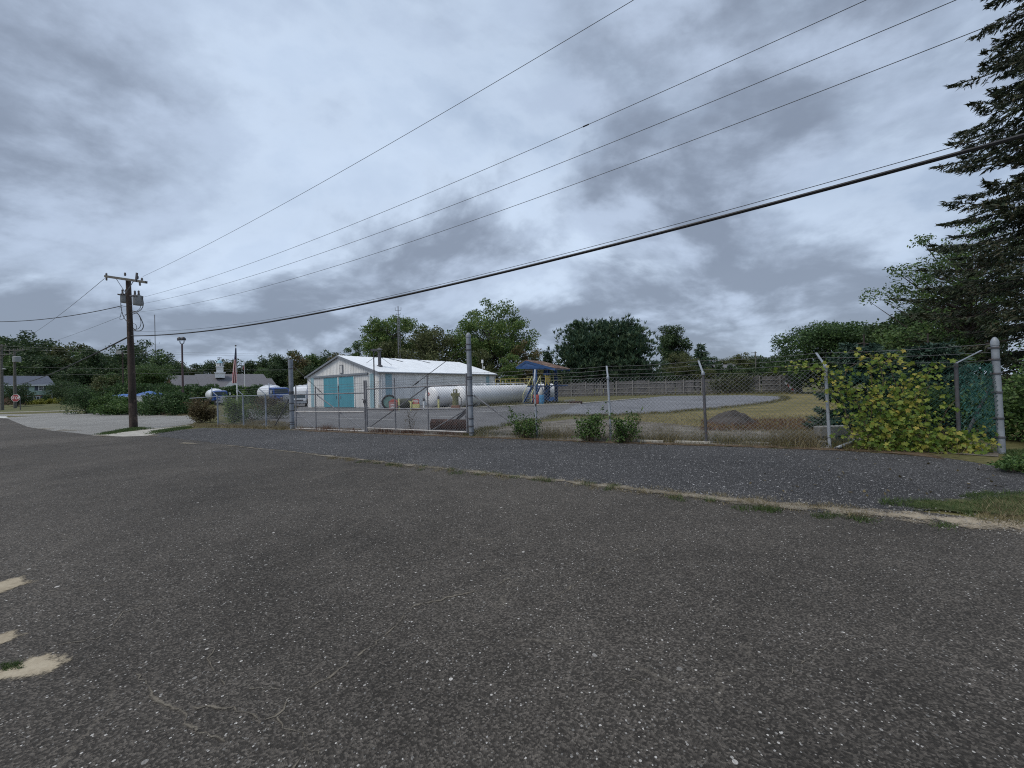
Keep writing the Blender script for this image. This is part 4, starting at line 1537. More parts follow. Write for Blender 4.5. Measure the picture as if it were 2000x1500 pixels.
m.tube([q + Vector((.3, -.1, 1.15)), q + Vector((.52, -.1, 0.9)), q + Vector((.5, -.1, 0.3)), q + Vector((.32, -.1, 0.25))], 0.035, 6)
m.build('hose', M['rubber'], pu)
for x, Y, h, mat, lb in [(778.5, 33.8, 0.95, 'yellow_pale', 'pale yellow bollard left of the red sign'), (802, 33.0, 0.7, 'yellow_pale', 'short yellow forked bollard by the gate brace'), (827, 33.4, 0.85, 'white_pipe', 'white bollard between red sign and gate upright'), (856, 33.0, 1.0, 'yellow_pale', 'pale yellow bollard with dark top left of the olive pump')]:
    q = base(x, Y)
    t = thing('bollard', lb, 'bollard', q, group='bollards before the tanks')
    m = MB()
    m.lathe([(0.085, 0), (0.085, h), (0.07, h + .05), (0.02, h + .07)], q, (0, 0, 1), 12)
    m.build('post', M[mat], t, smooth=True)
    if x in (827, 856):
        m = MB()
        m.lathe([(0.09, h - .1), (0.1, h + .06), (0.04, h + .2)], q, (0, 0, 1), 12)
        m.build('cap', M['steel_dark'], t)
    if x == 802:
        m = MB()
        m.tube([q + Vector((-.2, 0, h + .15)), q + Vector((0, 0, h - .15)), q + Vector((.2, 0, h + .15))], 0.05, 6)
        m.build('fork', M[mat], t)
q = base(812, 33.6)
t = thing('warning_sign', 'small red warning sign on a stand before the tanks', 'sign', q)
m = MB()
m.box(q + Vector((0, 0, 0.72)), (0.55, 0.03, 0.42), 0)
m.build('plate', M['red'], t)
m = MB()
for i, wd in enumerate((0.4, 0.44, 0.3)):
    m.box(q + Vector((0, -0.018, 0.83 - i * .11)), (wd, 0.006, 0.05))
m.build('text_bars', M['white_paint'], t)
m = MB()
m.box(q + Vector((0, 0, 0.06)), (0.85, 0.4, 0.12))
m.build('foot', M['brick'], t)
m = MB()
m.box(q + Vector((0, 0.03, 0.32)), (0.6, 0.25, 0.4))
m.build('box', M['yellow_pale'], t)
q = base(768, 33.8)
t = thing('hydrant_box', 'sun-bleached red cabinet before the hose reel', 'cabinet', q)
m = MB()
m.box(q + Vector((0, 0, 0.38)), (0.72, 0.4, 0.72))
m.build('body', M['pink'], t, bevel=0.03)
m = MB()
m.prism([q + Vector((-.36, -.2, .76)), q + Vector((.36, -.2, .76)), q + Vector((.1, -.2, .98)), q + Vector((-.1, -.2, .98))], (0, .4, 0))
m.build('lid', M['red'], t)
m = MB()
for z in (.3, .5):
    m.box(q + Vector((0, -.212, z)), (.4, .01, .08))
m.build('lettering', M['white_paint'], t)
q = base(760, 35.2)
t = thing('hose_reel', 'black-rimmed round hose reel with pale green disc by the warehouse', 'hose reel', q)
m = MB()
fc = Vector((0.35, -0.94, 0)).normalized()
c = q + Vector((0, 0, 0.70))
for k in range(26):
    a0, a1 = 2 * math.pi * k / 26, 2 * math.pi * (k + 1) / 26
    u = Vector((-fc.y, fc.x, 0))
    P_ = lambda a: c + u * (0.60 * math.cos(a)) + Vector((0, 0, 0.60 * math.sin(a)))
    m.tube([P_(a0), P_(a1)], 0.10, 8, cap=False)
m.build('hose_coil', M['rubber'], t, smooth=True)
m = MB()
m.lathe([(0.52, -.05), (0.52, .05)], c, fc, 26)
m.build('disc', M['green_disc'], t)
m = MB()
m.lathe([(0.1, .05), (0.1, .12)], c, fc, 14)
m.build('hub', M['steel_dark'], t)
q = base(789, 35.5)
t = thing('skid_tank', 'dark olive skid tank lying between hose reel and white tanks', 'tank', q)
m = MB()
m.lathe([(0.3, -1.0), (0.42, -.93), (0.45, -.9), (0.45, .9), (0.42, .93), (0.3, 1.0)], q + Vector((0, 0, 0.55)), Vector((.9, .43, 0)), 20)
m.build('shell', M['olive_dark'], t, smooth=True)
for s in (-.6, .6):
    m = MB()
    m.box(q + Vector((.9, .43, 0)) * s + Vector((0, 0, 0.1)), (.2, .8, .2), .44)
    m.build('skid', M['olive_dark'], t)

# ------------------------------------------------------------------ chain link fences and gate
FA, FB, FC = G(1957, 886), G(921, 851), G(571, 838.5)
fdir = (FA - FB).normalized()
gdir = (FC - FB).normalized()


def fx(x, a, b):
    """ground point on the line a-b met by picture column x near the ground"""
    d = (b - a)
    t = along(a, d.normalized(), x)
    return a + d.normalized() * t


def chainlink(name, a, b, z0, z1, mat, parent, cell=0.054, r=0.0042, knuckle=True, sag=0.0, bulge=0.0, seed=1):
    """woven diamond mesh between ground points a and b, real wires"""
    g = np.random.default_rng(seed)
    a, b = np.array(a), np.array(b)
    Ln = np.linalg.norm(b[:2] - a[:2])
    ux = np.array([(b[0] - a[0]) / Ln, (b[1] - a[1]) / Ln, 0])
    un = np.array([-ux[1], ux[0], 0])
    nz = int((z1 - z0) / cell) + 1
    nx = int(Ln / cell)
    V_, I_ = [], []
    k = np.arange(nz + 1)
    zs = z0 + (z1 - z0) * k / nz
    zig = np.where(k % 2 == 0, -0.5, 0.5) * cell * 1.04
    vs_all = []
    for i in range(nx):
        x = (i + 0.5) * Ln / nx
        bx = x + zig * (1 if i % 2 == 0 else -1)
        f = np.clip(bx / Ln, 0, 1)
        zz = zs - sag * 4 * f * (1 - f) * (zs - z0) / (z1 - z0)
        bl = bulge * np.sin(f * 17 + 1.3) * np.sin((zs - z0) / (z1 - z0) * 3.0)
        P_ = a[None, :] + ux[None, :] * bx[:, None] + un[None, :] * (bl + np.where(k % 2 == 0, -1, 1) * r * 0.7 + (i % 2) * r * 0.2)[:, None]
        P_[:, 2] = zz
        vs_all.append(P_)
    W = np.array(vs_all)                                # (nx, nz+1, 3)
    offs = np.array([un * r + [0, 0, r * 0.3], -un * r * 0.6 + ux * r, -un * r * 0.6 - ux * r])
    ring = W[:, :, None, :] + offs[None, None, :, :]    # (nx, nz+1, 3, 3)
    v = ring.reshape(-1, 3)
    base_i = (np.arange(nx)[:, None] * (nz + 1) + np.arange(nz)[None, :]) * 3
    q = []
    for j in range(3):
        j2 = (j + 1) % 3
        q.append(np.stack([base_i + j, base_i + j2, base_i + 3 + j2, base_i + 3 + j], -1).reshape(-1, 4))
    q = np.concatenate(q)
    me = fast_mesh(name, v, np.full(len(q), 4), q.ravel(), mat)
    return link(name, me, parent)


def barbed(m, a, b, r=0.004, sag=0.03, step=0.14, seed=0):
    g = random.Random(seed)
    a, b = Vector(a), Vector(b)
    pts = [a.lerp(b, k / 6) - Vector((0, 0, sag * 4 * (k / 6) * (1 - k / 6))) for k in range(7)]
    m.tube(pts, r, 4, cap=False)
    n = int((b - a).length / step)
    for i in range(1, n):
        f = i / n
        p = a.lerp(b, f) - Vector((0, 0, sag * 4 * f * (1 - f)))
        w = Vector((g.uniform(-1, 1), g.uniform(-1, 1), g.uniform(-1, 1))).normalized() * 0.022
        m.bar(p - w, p + w, 0.004)


def big_post(name, label, p, h, r, mat, lean=(0, 0), bands=(), dome=True):
    t = thing(name, label, 'post', p)
    top = p + Vector((lean[0], lean[1], h))
    m = MB()
    m.tube([p - Vector((0, 0, .1)), top - Vector((0, 0, 0.12))], r, 16)
    m.build('pipe', mat, t, smooth=True)
    m = MB()
    if dome:
        m.lathe([(r * 1.1, -0.02), (r * 1.1, 0.06), (r * 0.9, 0.10), (r * 0.5, 0.145), (0.01, 0.16)], top - Vector((0, 0, 0.15)), (0, 0, 1), 16)
    else:
        m.lathe([(r * 1.1, -0.16), (r * 1.1, 0.14)], top - Vector((0, 0, 0.15)), (0, 0, 1), 16)
    m.build('cap', mat, t, smooth=True)
    for z in bands:
        c = p.lerp(top, z / h)
        m = MB()
        m.lathe([(r, -.02), (r + .012, -.018), (r + .012, .018), (r, .02)], c, (0, 0, 1), 16)
        m.bar(c - fdir * (r + .05), c - fdir * r, .02, .04)
        m.build('band', M['steel_dark'], t, smooth=True)
    return t


gp = big_post('gate_post', 'tall grey gate post with pointed cap between gate and fence', FB, 3.72, 0.088, M['steel_blue'], (-0.02, 0), (0.12, 0.35, 0.62, 1.1, 1.45, 2.05, 2.12, 3.1, 3.3))
gp2 = big_post('gate_post', 'tall grey gate post at the left end of the gate', FC, 3.35, 0.10, M['steel_blue'], (-0.02, 0), (0.25, 0.35, 0.9, 1.25, 1.7, 1.75, 1.8, 2.9), dome=False)
ep = big_post('fence_end_post', 'thick grey end post with domed cap at the right end of the fence', FA, 2.47, 0.058, M['steel_blue'], (-0.02, 0.03), (0.35, 0.75, 1.3, 1.7, 2.0, 2.25))

fence = thing('chain_link_fence', 'chain link fence with barbed wire from gate post to right end post', 'fence', FB)
FH = 1.92
posts = [(1046, 'steel_peel', 1.93), (1190, 'steel_peel', 1.93), (1376, 'steel_dark', 1.95), (1616, 'steel_peel', 2.0)]
tops = [FB + Vector((0, 0, 2.05))]
arms = []
foot = [fx(x, FB, FA) for x, _, _ in posts]
fn = Vector((-fdir.y, fdir.x, 0))
if fn.y < 0:
    fn = -fn
for (x, mt, h), p in zip(posts, foot):
    m = MB()
    tp = p + Vector((-0.035, 0.0, h))
    m.tube([p - Vector((0, 0, .1)), tp], 0.036, 12)
    m.build('post', M[mt], fence, smooth=True)
    m = MB()
    m.lathe([(0.045, -0.06), (0.045, 0.02), (0.02, 0.05)], tp, (0, 0, 1), 12)
    m.build('post_cap', M['steel'], fence, smooth=True)
    m = MB()
    e = tp + fn * 0.33 - fdir * 0.10 + Vector((0, 0, 0.36))
    m.bar(tp, e, 0.05, 0.012)
    m.build('barb_arm', M['steel'], fence)
    arms.append((tp, e))
# the last arm near the vines leans the other way
p = fx(1900, FB, FA)
tp = fx(1868, FB, FA) + Vector((0, 0, 1.95))
e = tp + fdir * 0.42 + fn * 0.05 + Vector((0, 0, 0.26))
m = MB()
m.bar(tp, e, 0.05, 0.012)
m.build('barb_arm', M['steel'], fence)
m = MB()
m.tube([fx(1868, FB, FA) - Vector((0, 0, .1)), tp], 0.034, 10)
m.build('post', M['steel_dark'], fence, smooth=True)
for w in range(3):
    f = (0.25, 0.62, 0.97)[w]
    pts = [FB + Vector((0, 0, 2.0 + 0.14 * w))] + [a.lerp(b, f) for a, b in arms] + [FA + Vector((-0.02, .03, 1.98 + 0.18 * w))]
    for i in range(len(pts) - 1):
        m = MB()
        barbed(m, pts[i], pts[i + 1], 0.0042, 0.035, seed=w * 10 + i)
        m.build('barbed_wire', M['barb'], fence)
chain = [FB] + foot
for i in range(len(chain) - 1):
    chainlink('mesh_fabric', chain[i], chain[i + 1], 0.05, FH, M['wire'], fence, sag=0.02 if i < 3 else 0.06, bulge=0.03, seed=i)
chainlink('mesh_fabric', chain[-1], FA, 0.05, FH + 0.05, M['wire_green'], fence, cell=0.05, r=0.0042, sag=0.12, bulge=0.05, seed=9)
m = MB()
for a, b in zip(chain[:-1], chain[1:]):
    m.tube([a + Vector((0, 0, 0.06)), a.lerp(b, .5) + Vector((0, 0, 0.04)), b + Vector((0, 0, 0.06))], 0.004, 4)
    m.tube([a + Vector((0, 0, FH)), a.lerp(b, .5) + Vector((0, 0, FH - .03)), b + Vector((0, 0, FH))], 0.004, 4)
m.tube([chain[0] + Vector((0, 0, .95)), chain[1] + Vector((0, 0, 1.06))], 0.006, 4)
m.build('tension_wire', M['barb'], fence)
m = MB()
m.tube([FB + Vector((0.1, 0, 1.45)) + fn * .05, fx(1010, FB, FA) + fn * 0.05 + Vector((0, 0, 0.3))], 0.03, 8)
m.build('brace', M['gate_frame'], fence, smooth=True)
m = MB()
m.tube([FA + Vector((-0.05, 0, 1.6)) + fn * .06, fx(1885, FB, FA) + fn * 0.06 + Vector((0, 0, 0.35))], 0.03, 8)
m.build('brace', M['steel_dark'], fence, smooth=True)
# torn green privacy weave near the end post
g_ = np.random.default_rng(3)
cs, ax = [], []
pa, pb = fx(1868, FB, FA), FA
for i in range(1500):
    f = g_.uniform(0.02, 0.98)
    z = g_.uniform(0.15, 1.9)
    if z < 1.1 - f * 0.9 and g_.uniform() < 0.75:
        continue
    p = pa.lerp(pb, f) + fn * 0.015
    cs.append((p.x, p.y, z))
    ax.append((fdir.x * 0.5, fdir.y * 0.5, 0.85 if g_.uniform() < 0.5 else -0.85))
v = cards(np.array(cs), 0.10, 0.20, g_, axis=np.array(ax), spread=0.05)
o = link('privacy_weave', card_mesh('privacy_weave', v, M['slat_green']), fence)
o['kind'] = 'stuff'

# gate leaves
goff = Vector((0, 0, 0))
GV = lambda x, y: VP(x, y, FB, FC)


def gate(label, rails, uprights, braces, cable, barbs, meshes, wire_r=0.0046):
    p0 = GV(*uprights[0][1])
    t = thing('gate_leaf', label, 'gate', Vector((p0.x, p0.y, 0)))
    for (a, b, mt) in rails:
        m = MB()
        m.tube([GV(*a), GV(*b)], 0.027, 8)
        m.build('rail', M[mt], t, smooth=True)
    for (a, b, r) in uprights:
        m = MB()
        m.tube([GV(*b), GV(*a)], r, 8)
        m.build('upright', M['gate_frame'], t, smooth=True)
    for a, b in braces:
        m = MB()
        off = gdir.cross(Vector((0, 0, 1))) * 0.04
        m.tube([GV(*a) + off, GV(*b) + off], 0.024, 8)
        m.build('brace', M['gate_frame'], t, smooth=True)
    if cable:
        m = MB()
        m.tube([GV(*cable[0]), GV(*cable[1])], 0.011, 6)
        m.build('support_cable', M['cable'], t)
        m = MB()
        c = GV(*cable[1]).lerp(GV(*cable[0]), 0.07)
        m.tube([c, c.lerp(GV(*cable[0]), 0.08)], 0.028, 6)
        m.build('turnbuckle', M['steel_dark'], t)
    for i, (a, b) in enumerate(barbs):
        m = MB()
        barbed(m, GV(*a), GV(*b), 0.005, 0.02, seed=i)
        m.build('barbed_wire', M['barb'], t)
    for (a, b, z0, z1) in meshes:
        pa, pb = GV(*a), GV(*b)
        chainlink('mesh_fabric', Vector((pa.x, pa.y, 0)), Vector((pb.x, pb.y, 0)), z0, z1, M['wire'], t, cell=0.056, r=wire_r, sag=0.0, seed=4)
    return t


gate('right gate leaf of grey pipe with mesh, barbed wire and support cable',
     [((713, 760), (911, 751), 'gate_frame'), ((715, 799), (911, 798), 'gate_frame'), ((717, 836), (911, 844), 'gate_rail_pale')],
     [((714.5, 743), (717.5, 843.5), 0.038), ((770, 738), (773, 840), 0.027), ((834, 734), (837, 842), 0.027), ((910.5, 729), (912.5, 845), 0.034)],
     [((720, 835), (834, 754)), ((843, 840), (911, 799))],
     ((916.5, 672), (803, 756)),
     [((714, 746), (910, 733)), ((714, 750), (910, 738)), ((714, 755), (910, 743.5))],
     [((715, 800), (911, 800), 0.12, 2.0)])
gate('left gate leaf of grey pipe hung on the left gate post',
     [((574, 771), (711, 767.5), 'gate_frame'), ((577, 804), (711, 804.5), 'gate_rail_pale'), ((577, 836.6), (712, 842), 'gate_rail_pale')],
     [((711, 743), (714, 843), 0.034), ((616, 756), (617.5, 839), 0.025), ((661, 753), (662.5, 841), 0.025), ((577.5, 752), (578.5, 838), 0.03)],
     [((579, 806), (614, 837)), ((618, 772), (711, 842))],
     ((570, 712), (630, 768.5)),
     [((577, 755), (711, 748)), ((577, 760), (711, 753)), ((577, 765), (711, 759))],
     [((577, 800), (711, 800), 0.12, 1.78)], 0.0022)
lk = thing('gate_latch', 'dark chain and padlock where the two gate leaves meet', 'latch', GV(713.5, 782))
m = MB()
c = GV(712.5, 782)
m.box(c + Vector((0, -0.06, -0.06)), (0.09, 0.05, 0.12))
m.build('padlock', M['steel_dark'], lk)
m = MB()
m.tube([c + Vector((-.1, -.05, .06)), c + Vector((0, -.08, 0.02)), c + Vector((.1, -.05, .07))], 0.02, 6)
m.build('chain', M['steel_dark'], lk)

# fence left of the gate
LE = G(470, 834.5)
FD = G(372, 830)
lf = thing('chain_link_fence', 'overgrown chain link fence left of the gate', 'fence', FC)
lposts = [(519, 1.72), (475, 1.72), (425, 1.7)]
prev = FC
al = []
for x, h in lposts:
    p = fx(x, FC, FD)
    m = MB()
    m.tube([p - Vector((0, 0, .1)), p + Vector((-0.02, 0, h))], 0.04, 10)
    m.build('post', M['steel'], lf, smooth=True)
    m = MB()
    e = p + Vector((-0.42, 0.1, h + 0.3))
    m.bar(p + Vector((-0.02, 0, h)), e, 0.05, 0.015)
    m.build('barb_arm', M['steel'], lf)
    al.append(e)
    chainlink('mesh_fabric', prev, p, 0.05, 1.68, M['wire'], lf, cell=0.06, r=0.005, seed=7)
    prev = p
m = MB()
m.tube([FC + Vector((0, 0, 1.66)), fx(425, FC, FD) + Vector((0, 0, 1.66)), FD + Vector((0, 0, 1.6))], 0.022, 8)
m.build('top_rail', M['steel'], lf)
m = MB()
m.tube([FC + Vector((-.1, 0.05, 1.55)), fx(535, FC, FD) + Vector((0, .05, 0.15))], 0.025, 8)
m.build('brace', M['steel_dark'], lf)
for w in range(3):
    m = MB()
    barbed(m, FC + Vector((0, 0, 1.8 + .12 * w)), al[0] - Vector((0, 0, .1 * (2 - w))), 0.004, 0.03, seed=w)
    barbed(m, al[0] - Vector((0, 0, .1 * (2 - w))), al[1] - Vector((0, 0, .1 * (2 - w))), 0.004, 0.03, seed=w)
    m.build('barbed_wire', M['barb'], lf)

# ------------------------------------------------------------------ plough blade behind the gate
_o = Vector((0, 0.9, 0))
q0, q1 = VP(842, 838, FB + _o, FC + _o), VP(913, 842, FB + _o, FC + _o)
q0.z = q1.z = 0
pl = thing('plough_blade', 'rusty snow plough blade standing behind the right gate leaf', 'plough blade', q0)
m = MB()
dd = (q1 - q0).normalized()
bn = Vector((dd.y, -dd.x, 0))
if bn.y > 0:
    bn = -bn
prof = [(0.00, 0.03), (0.05, 0.15), (0.07, 0.28), (0.05, 0.40), (-0.03, 0.50)]
pa, pb = [], []
for s, z in prof:
    pa.append((s, z))
for i in range(len(prof) - 1):
    (s0, z0), (s1, z1) = prof[i], prof[i + 1]
    a = [q0 + bn * s0 + Vector((0, 0, z0)), q1 + bn * s0 + Vector((0, 0, z0)), q1 + bn * s1 + Vector((0, 0, z1)), q0 + bn * s1 + Vector((0, 0, z1))]
    m.prism(a, -bn * 0.02)
m.build('mouldboard', M['rust_dark'], pl)
m = MB()
m.bar(q0 + bn * 0.03 + Vector((0, 0, 0.05)), q1 + bn * 0.03 + Vector((0, 0, 0.05)), 0.03, 0.12)
m.build('cutting_edge', M['steel_dark'], pl)
for f in (0.02, 0.35, 0.65, 0.98):
    m = MB()
    c = q0.lerp(q1, f)
    m.bar(c - bn * 0.06 + Vector((0, 0, 0.02)), c - bn * 0.06 + Vector((0, 0, 0.5)), 0.08, 0.03)
    m.build('rib', M['rust_dark'], pl)
m = MB()
c = q0.lerp(q1, 0.82)
m.bar(q0.lerp(q1, 0.65) + Vector((0, .1, .45)), c + Vector((0.2, .5, .85)), 0.07)
m.bar(q0.lerp(q1, 0.95) + Vector((0, .1, .45)), c + Vector((0.2, .5, .85)), 0.07)
m.bar(q0.lerp(q1, 0.75) + Vector((0, .1, .5)), q0.lerp(q1, 0.98) + Vector((0, .2, .8)), 0.06)
m.build('lift_frame', M['steel_dark'], pl)

# ------------------------------------------------------------------ utility pole and lines
PB = G(261, 836.5)
PT = D(250.5, 545, PB.y)
up = thing('utility_pole', 'tall dark timber utility pole with two transformers at the corner', 'utility pole', PB)
pz = lambda z: PB.lerp(PT, z / PT.z)
m = MB()
n = 10
m.tube([pz(PT.z * k / n) - Vector((0, 0, .3 if k == 0 else 0)) for k in range(n + 1)], [0.185 - 0.075 * k / n for k in range(n + 1)], 14)
m.build('pole', M['pole_wood'], up, smooth=True)
ca, cb_ = D(211, 541, PB.y + 0.6), D(291, 553, PB.y - 0.9)
arm_c = ca.lerp(cb_, 0.5)
m = MB()
m.bar(ca + Vector((0, -.15, 0)), cb_ + Vector((0, -.15, 0)), 0.10, 0.13)
armo = m.build('crossarm', M['arm_wood'], up)
for f in (0.30, 0.72):
    m = MB()
    s = ca.lerp(cb_, f) + Vector((0, -.2, -.05))
    m.bar(s, pz(PT.z - 0.85) + Vector((0, -.17, 0)), 0.035, 0.01)
    m.build('arm_brace', M['steel'], up)
for f, dz in ((0.03, -0.14), (0.03, 0.1), (0.50, 0.28), (0.80, 0.2), (0.85, -0.14), (0.9, 0.12)):
    m = MB()
    s = ca.lerp(cb_, f) + Vector((0, -.15, dz))
    m.lathe([(0.02, -.1), (0.05, -.06), (0.03, -.03), (0.06, 0.0), (0.03, .03), (0.05, .06), (0.02, .1)], s, (0, 0, 1), 10)
    m.build('insulator', M['porcelain'], up, smooth=True)
m = MB()
s = ca.lerp(cb_, 0.79) + Vector((0, -.22, 0.15))
m.bar(s + Vector((0, 0, -.2)), s + Vector((.06, 0, .28)), 0.07)
m.build('fuse_cutout', M['porcelain'], up)


def can(xc, yt, yb, w, Yoff):
    a, b = D(xc, yb, PB.y + Yoff), D(xc, yt, PB.y + Yoff)
    r = w / 750 * (PB.y + Yoff) / 2
    h = b.z - a.z
    m = MB()
    m.lathe([(r * .9, 0), (r, 0.04), (r, h * .9), (r * 1.05, h * .91), (r * 1.05, h * .95), (r * .7, h), (0.05, h * 1.02)], a, (0, 0, 1), 20)
    t = m.build('transformer', M['transformer'], up, smooth=True)
    for s in (-.5, .45):
        k = MB()
        k.lathe([(0.05, 0), (0.06, .05), (0.035, .08), (0.06, .12), (0.035, .15), (0.055, .19), (0.03, .26)], a + Vector((s * r, -.05, h)), (0, 0, 1), 10)
        k.build('bushing', M['porcelain'], t, smooth=True)
    for s in (-.6, 0, .6):
        k = MB()
        k.lathe([(0.04, 0), (0.04, .1)], a + Vector((s * r, -r * .9, h * .85)), (0, -1, 0), 8)
        k.build('terminal', M['porcelain'], t)
    return a, b


can(245, 574.5, 591.5, 14.5, 0.05)
can(269.5, 577, 596, 15.5, -0.25)


def loop(pts, r=0.018, name='drop_loop'):
    P_ = [D(x, y, PB.y - 0.25 + z) for x, y, z in pts]
    # smooth the picture points with a spline
    out = []
    for i in range(len(P_) - 1):
        p0, p1, p2, p3 = P_[max(i - 1, 0)], P_[i], P_[i + 1], P_[min(i + 2, len(P_) - 1)]
        for k in range(6):
            t = k / 6
            out.append(0.5 * ((2 * p1) + (p2 - p0) * t + (2 * p0 - 5 * p1 + 4 * p2 - p3) * t * t + (3 * p1 - p0 - 3 * p2 + p3) * t ** 3))
    out.append(P_[-1])
    m = MB()
    m.tube(out, r, 5)
    m.build(name, M['cable'], up, smooth=True)


loop([(278, 580, 0), (280, 594, 0), (276, 604, 0), (268, 609, 0), (259, 610, 0)])
loop([(275, 596, 0), (273, 603, 0), (266, 608, 0), (259, 607, 0)], 0.012)
loop([(258, 614, 0), (268, 612, 0), (275, 622, 0), (280, 636, 0), (276, 645, 0), (266, 646, 0), (260, 641, 0)], 0.02)
loop([(258, 609, 0), (267, 610, 0), (274, 622, 0), (275, 634, 0), (270, 642, 0), (261, 643, 0)], 0.014)
loop([(259, 631, 0), (265, 634, 0), (267, 641, 0), (263, 646, 0), (260, 644, 0)], 0.012)
loop([(236, 577, 0), (236, 595, 0), (238, 608, 0), (242, 620, 0), (247, 627, 0), (252, 631, 0)], 0.016)
loop([(238, 608, 0), (234, 623, 0), (240, 623, 0), (245, 616, 0), (249, 611, 0)], 0.01)
loop([(247, 598, 0), (238, 600, 0), (232, 602, 0)], 0.01)


def span(name, label, a, b, sag, r, mat, n=24, lash=False):
    pts = [Vector(a).lerp(Vector(b), k / n) - Vector((0, 0, sag * 4 * (k / n) * (1 - k / n))) for k in range(n + 1)]
    m = MB()
    m.tube(pts, r, 6)
    o = m.build(name, mat, None, smooth=True)
    return tag(o, label, 'cable' if 'cable' in name else 'wire'), pts


def reach(x0, y0, Y0, x1, y1, Y1, over=1.25):
    """end points of a span through two picture points at known depths, carried on past the frame"""
    a, b = D(x0, y0, Y0), D(x1, y1, Y1)
    return a, a + (b - a) * over


def fit_span(name, label, a, xm, ym, xe, ye, r, mat, Lx=46.0, yaw=None):
    """span that leaves a, runs parallel to the road and passes through two picture points"""
    d = Vector((0.857, -0.515, 0))
    t1 = along(Vector((a.x, a.y, 0)), d, xm)
    t2 = along(Vector((a.x, a.y, 0)), d, xe)
    g1, g2 = a + d * t1, a + d * t2
    z1, z2 = D(xm, ym, g1.y).z, D(xe, ye, g2.y).z
    # z = a.z + b t + c t^2
    A = np.array([[t1, t1 * t1], [t2, t2 * t2]])
    bb, cc = np.linalg.solve(A, np.array([z1 - a.z, z2 - a.z]))
    pts = [a + d * t + Vector((0, 0, bb * t + cc * t * t)) for t in np.linspace(0, t2 * 1.2, 40)]
    m = MB()
    m.tube(pts, r, 6)
    return tag(m.build(name, mat, None, smooth=True), label, 'wire' if 'wire' in name else 'cable'), pts


arm_r = ca.lerp(cb_, 0.8)
fit_span('overhead_wire', 'highest thin overhead wire, from crossarm to the top edge', D(279, 540, PB.y - .6), 633, 359, 1260, 0, 0.006, M['conductor'])
w2o, w2 = fit_span('overhead_wire', 'second overhead wire from the top, with a small dark splice', pz(7.25), 1000, 313, 1718, 0, 0.0052, M['conductor'])
fit_span('overhead_wire', 'third overhead wire from the top', pz(6.95), 1000, 360, 1895, 0, 0.0052, M['conductor'])
fit_span('overhead_wire', 'fourth overhead wire, the lowest of the thin spaced ones', pz(6.55), 1000, 407, 1920, 65, 0.0052, M['conductor'])
_, hp = fit_span('telephone_cable', 'thick black bundled cable sagging across the whole sky', pz(5.24), 1000, 529, 1990, 272, 0.028, M['cable'])
fit_span('messenger_wire', 'thin wire just above the thick black cable', pz(5.50), 1000, 523, 1900, 281, 0.005, M['cable'])
# splice sleeve and lines leaving to the left
spl = MB()
k_ = min(range(len(w2) - 1), key=lambda i: abs(w2[i].x / w2[i].y - 0.167))
spl.tube([w2[k_], w2[k_].lerp(w2[k_ + 1], .13)], .013, 6)
w2o_ = spl.build('splice', M['cable'], w2o)
span('service_cable', 'black service cable leaving the corner pole to the left edge', pz(7.02) + Vector((-0.4, 0, -0.05)), D(-60, 627, 26.0), 0.35, 0.02, M['cable'])
span('feeder_wire', 'thin feeder wire from the crossarm end down to the far poles', ca + Vector((0, -.2, -.15)), D(28, 668, 75), 0.6, 0.012, M['conductor'])
span('telephone_cable', 'thick cable running from the corner pole to the far left pole', pz(5.24), D(28, 752, 75), 0.5, 0.04, M['cable'])
span('feeder_wire', 'faint wire left of the pole, below the service cable', pz(6.55), D(6, 690, 75), 0.5, 0.008, M['conductor'])
for i, (y0, y1, lb) in enumerate([(676, 704, 'upper far wire across the left woods'), (681, 708, 'second far wire across the left woods'), (716, 733, 'middle far wire before the dark woods'), (733, 734, 'lowest far wire before the brick building')]):
    span('street_wire', lb, D(2, y0, 78), D(560, y1 - 12, 92), 0.25, 0.018, M['conductor'])

# ------------------------------------------------------------------ far left: poles, sign, house
def far_pole(label, x, Y, ytop, arms, r=0.16, can_=None, lamp=None):
    p = base(x, Y)
    zt = D(x, ytop, Y).z
    t = thing('utility_pole', label, 'utility pole', p)
    m = MB()
    m.tube([p - Vector((0, 0, .2)), p + Vector((0, 0, zt))], [r, r * .7], 10)
    m.build('pole', M['arm_wood'], t, smooth=True)
    for z, x0, x1 in arms:
        zz = D(x, z, Y).z
        a, b = base(x0, Y - .2, zz), base(x1, Y - .2, zz)
        m = MB()
        m.bar(a, b, 0.12, 0.14)
        m.build('crossarm', M['arm_wood'], t)
        m = MB()
        m.bar(a.lerp(b, .22), p + Vector((0, -.2, zz - .9)), .06)
        m.bar(a.lerp(b, .78), p + Vector((0, -.2, zz - .9)), .06)
        m.build('arm_brace', M['arm_wood'], t)
        for f in (.05, .3, .7, .95):
            m = MB()
            m.lathe([(.03, .06), (.07, .1), (.04, .2), (.07, .25), (.02, .33)], a.lerp(b, f), (0, 0, 1), 8)
            m.build('insulator', M['porcelain'], t)
    if can_:
        xc, y0, y1, w = can_
        a, b = D(xc, y1, Y - .3), D(xc, y0, Y - .3)
        rr = w * Y / 1500
        m = MB()
        m.lathe([(rr * .9, 0), (rr, .05), (rr, (b.z - a.z) * .92), (rr * .7, b.z - a.z)], a, (0, 0, 1), 16)
        m.build('transformer', M['transformer'], t, smooth=True)
    if lamp:
        z = D(x, lamp[1], Y).z
        m = MB()
        m.tube([p + Vector((0, 0, z - .3)), base(lamp[0] - 3, Y - .3, z + .1)], .04, 6)
        m.build('lamp_arm', M['steel'], t)
        m = MB()
        m.lathe([(.08, .1), (.28, 0), (.22, -.12)], base(lamp[0], Y - .3, z), (0, 0, 1), 12)
        m.build('lamp_head', M['transformer'], t)
    return t


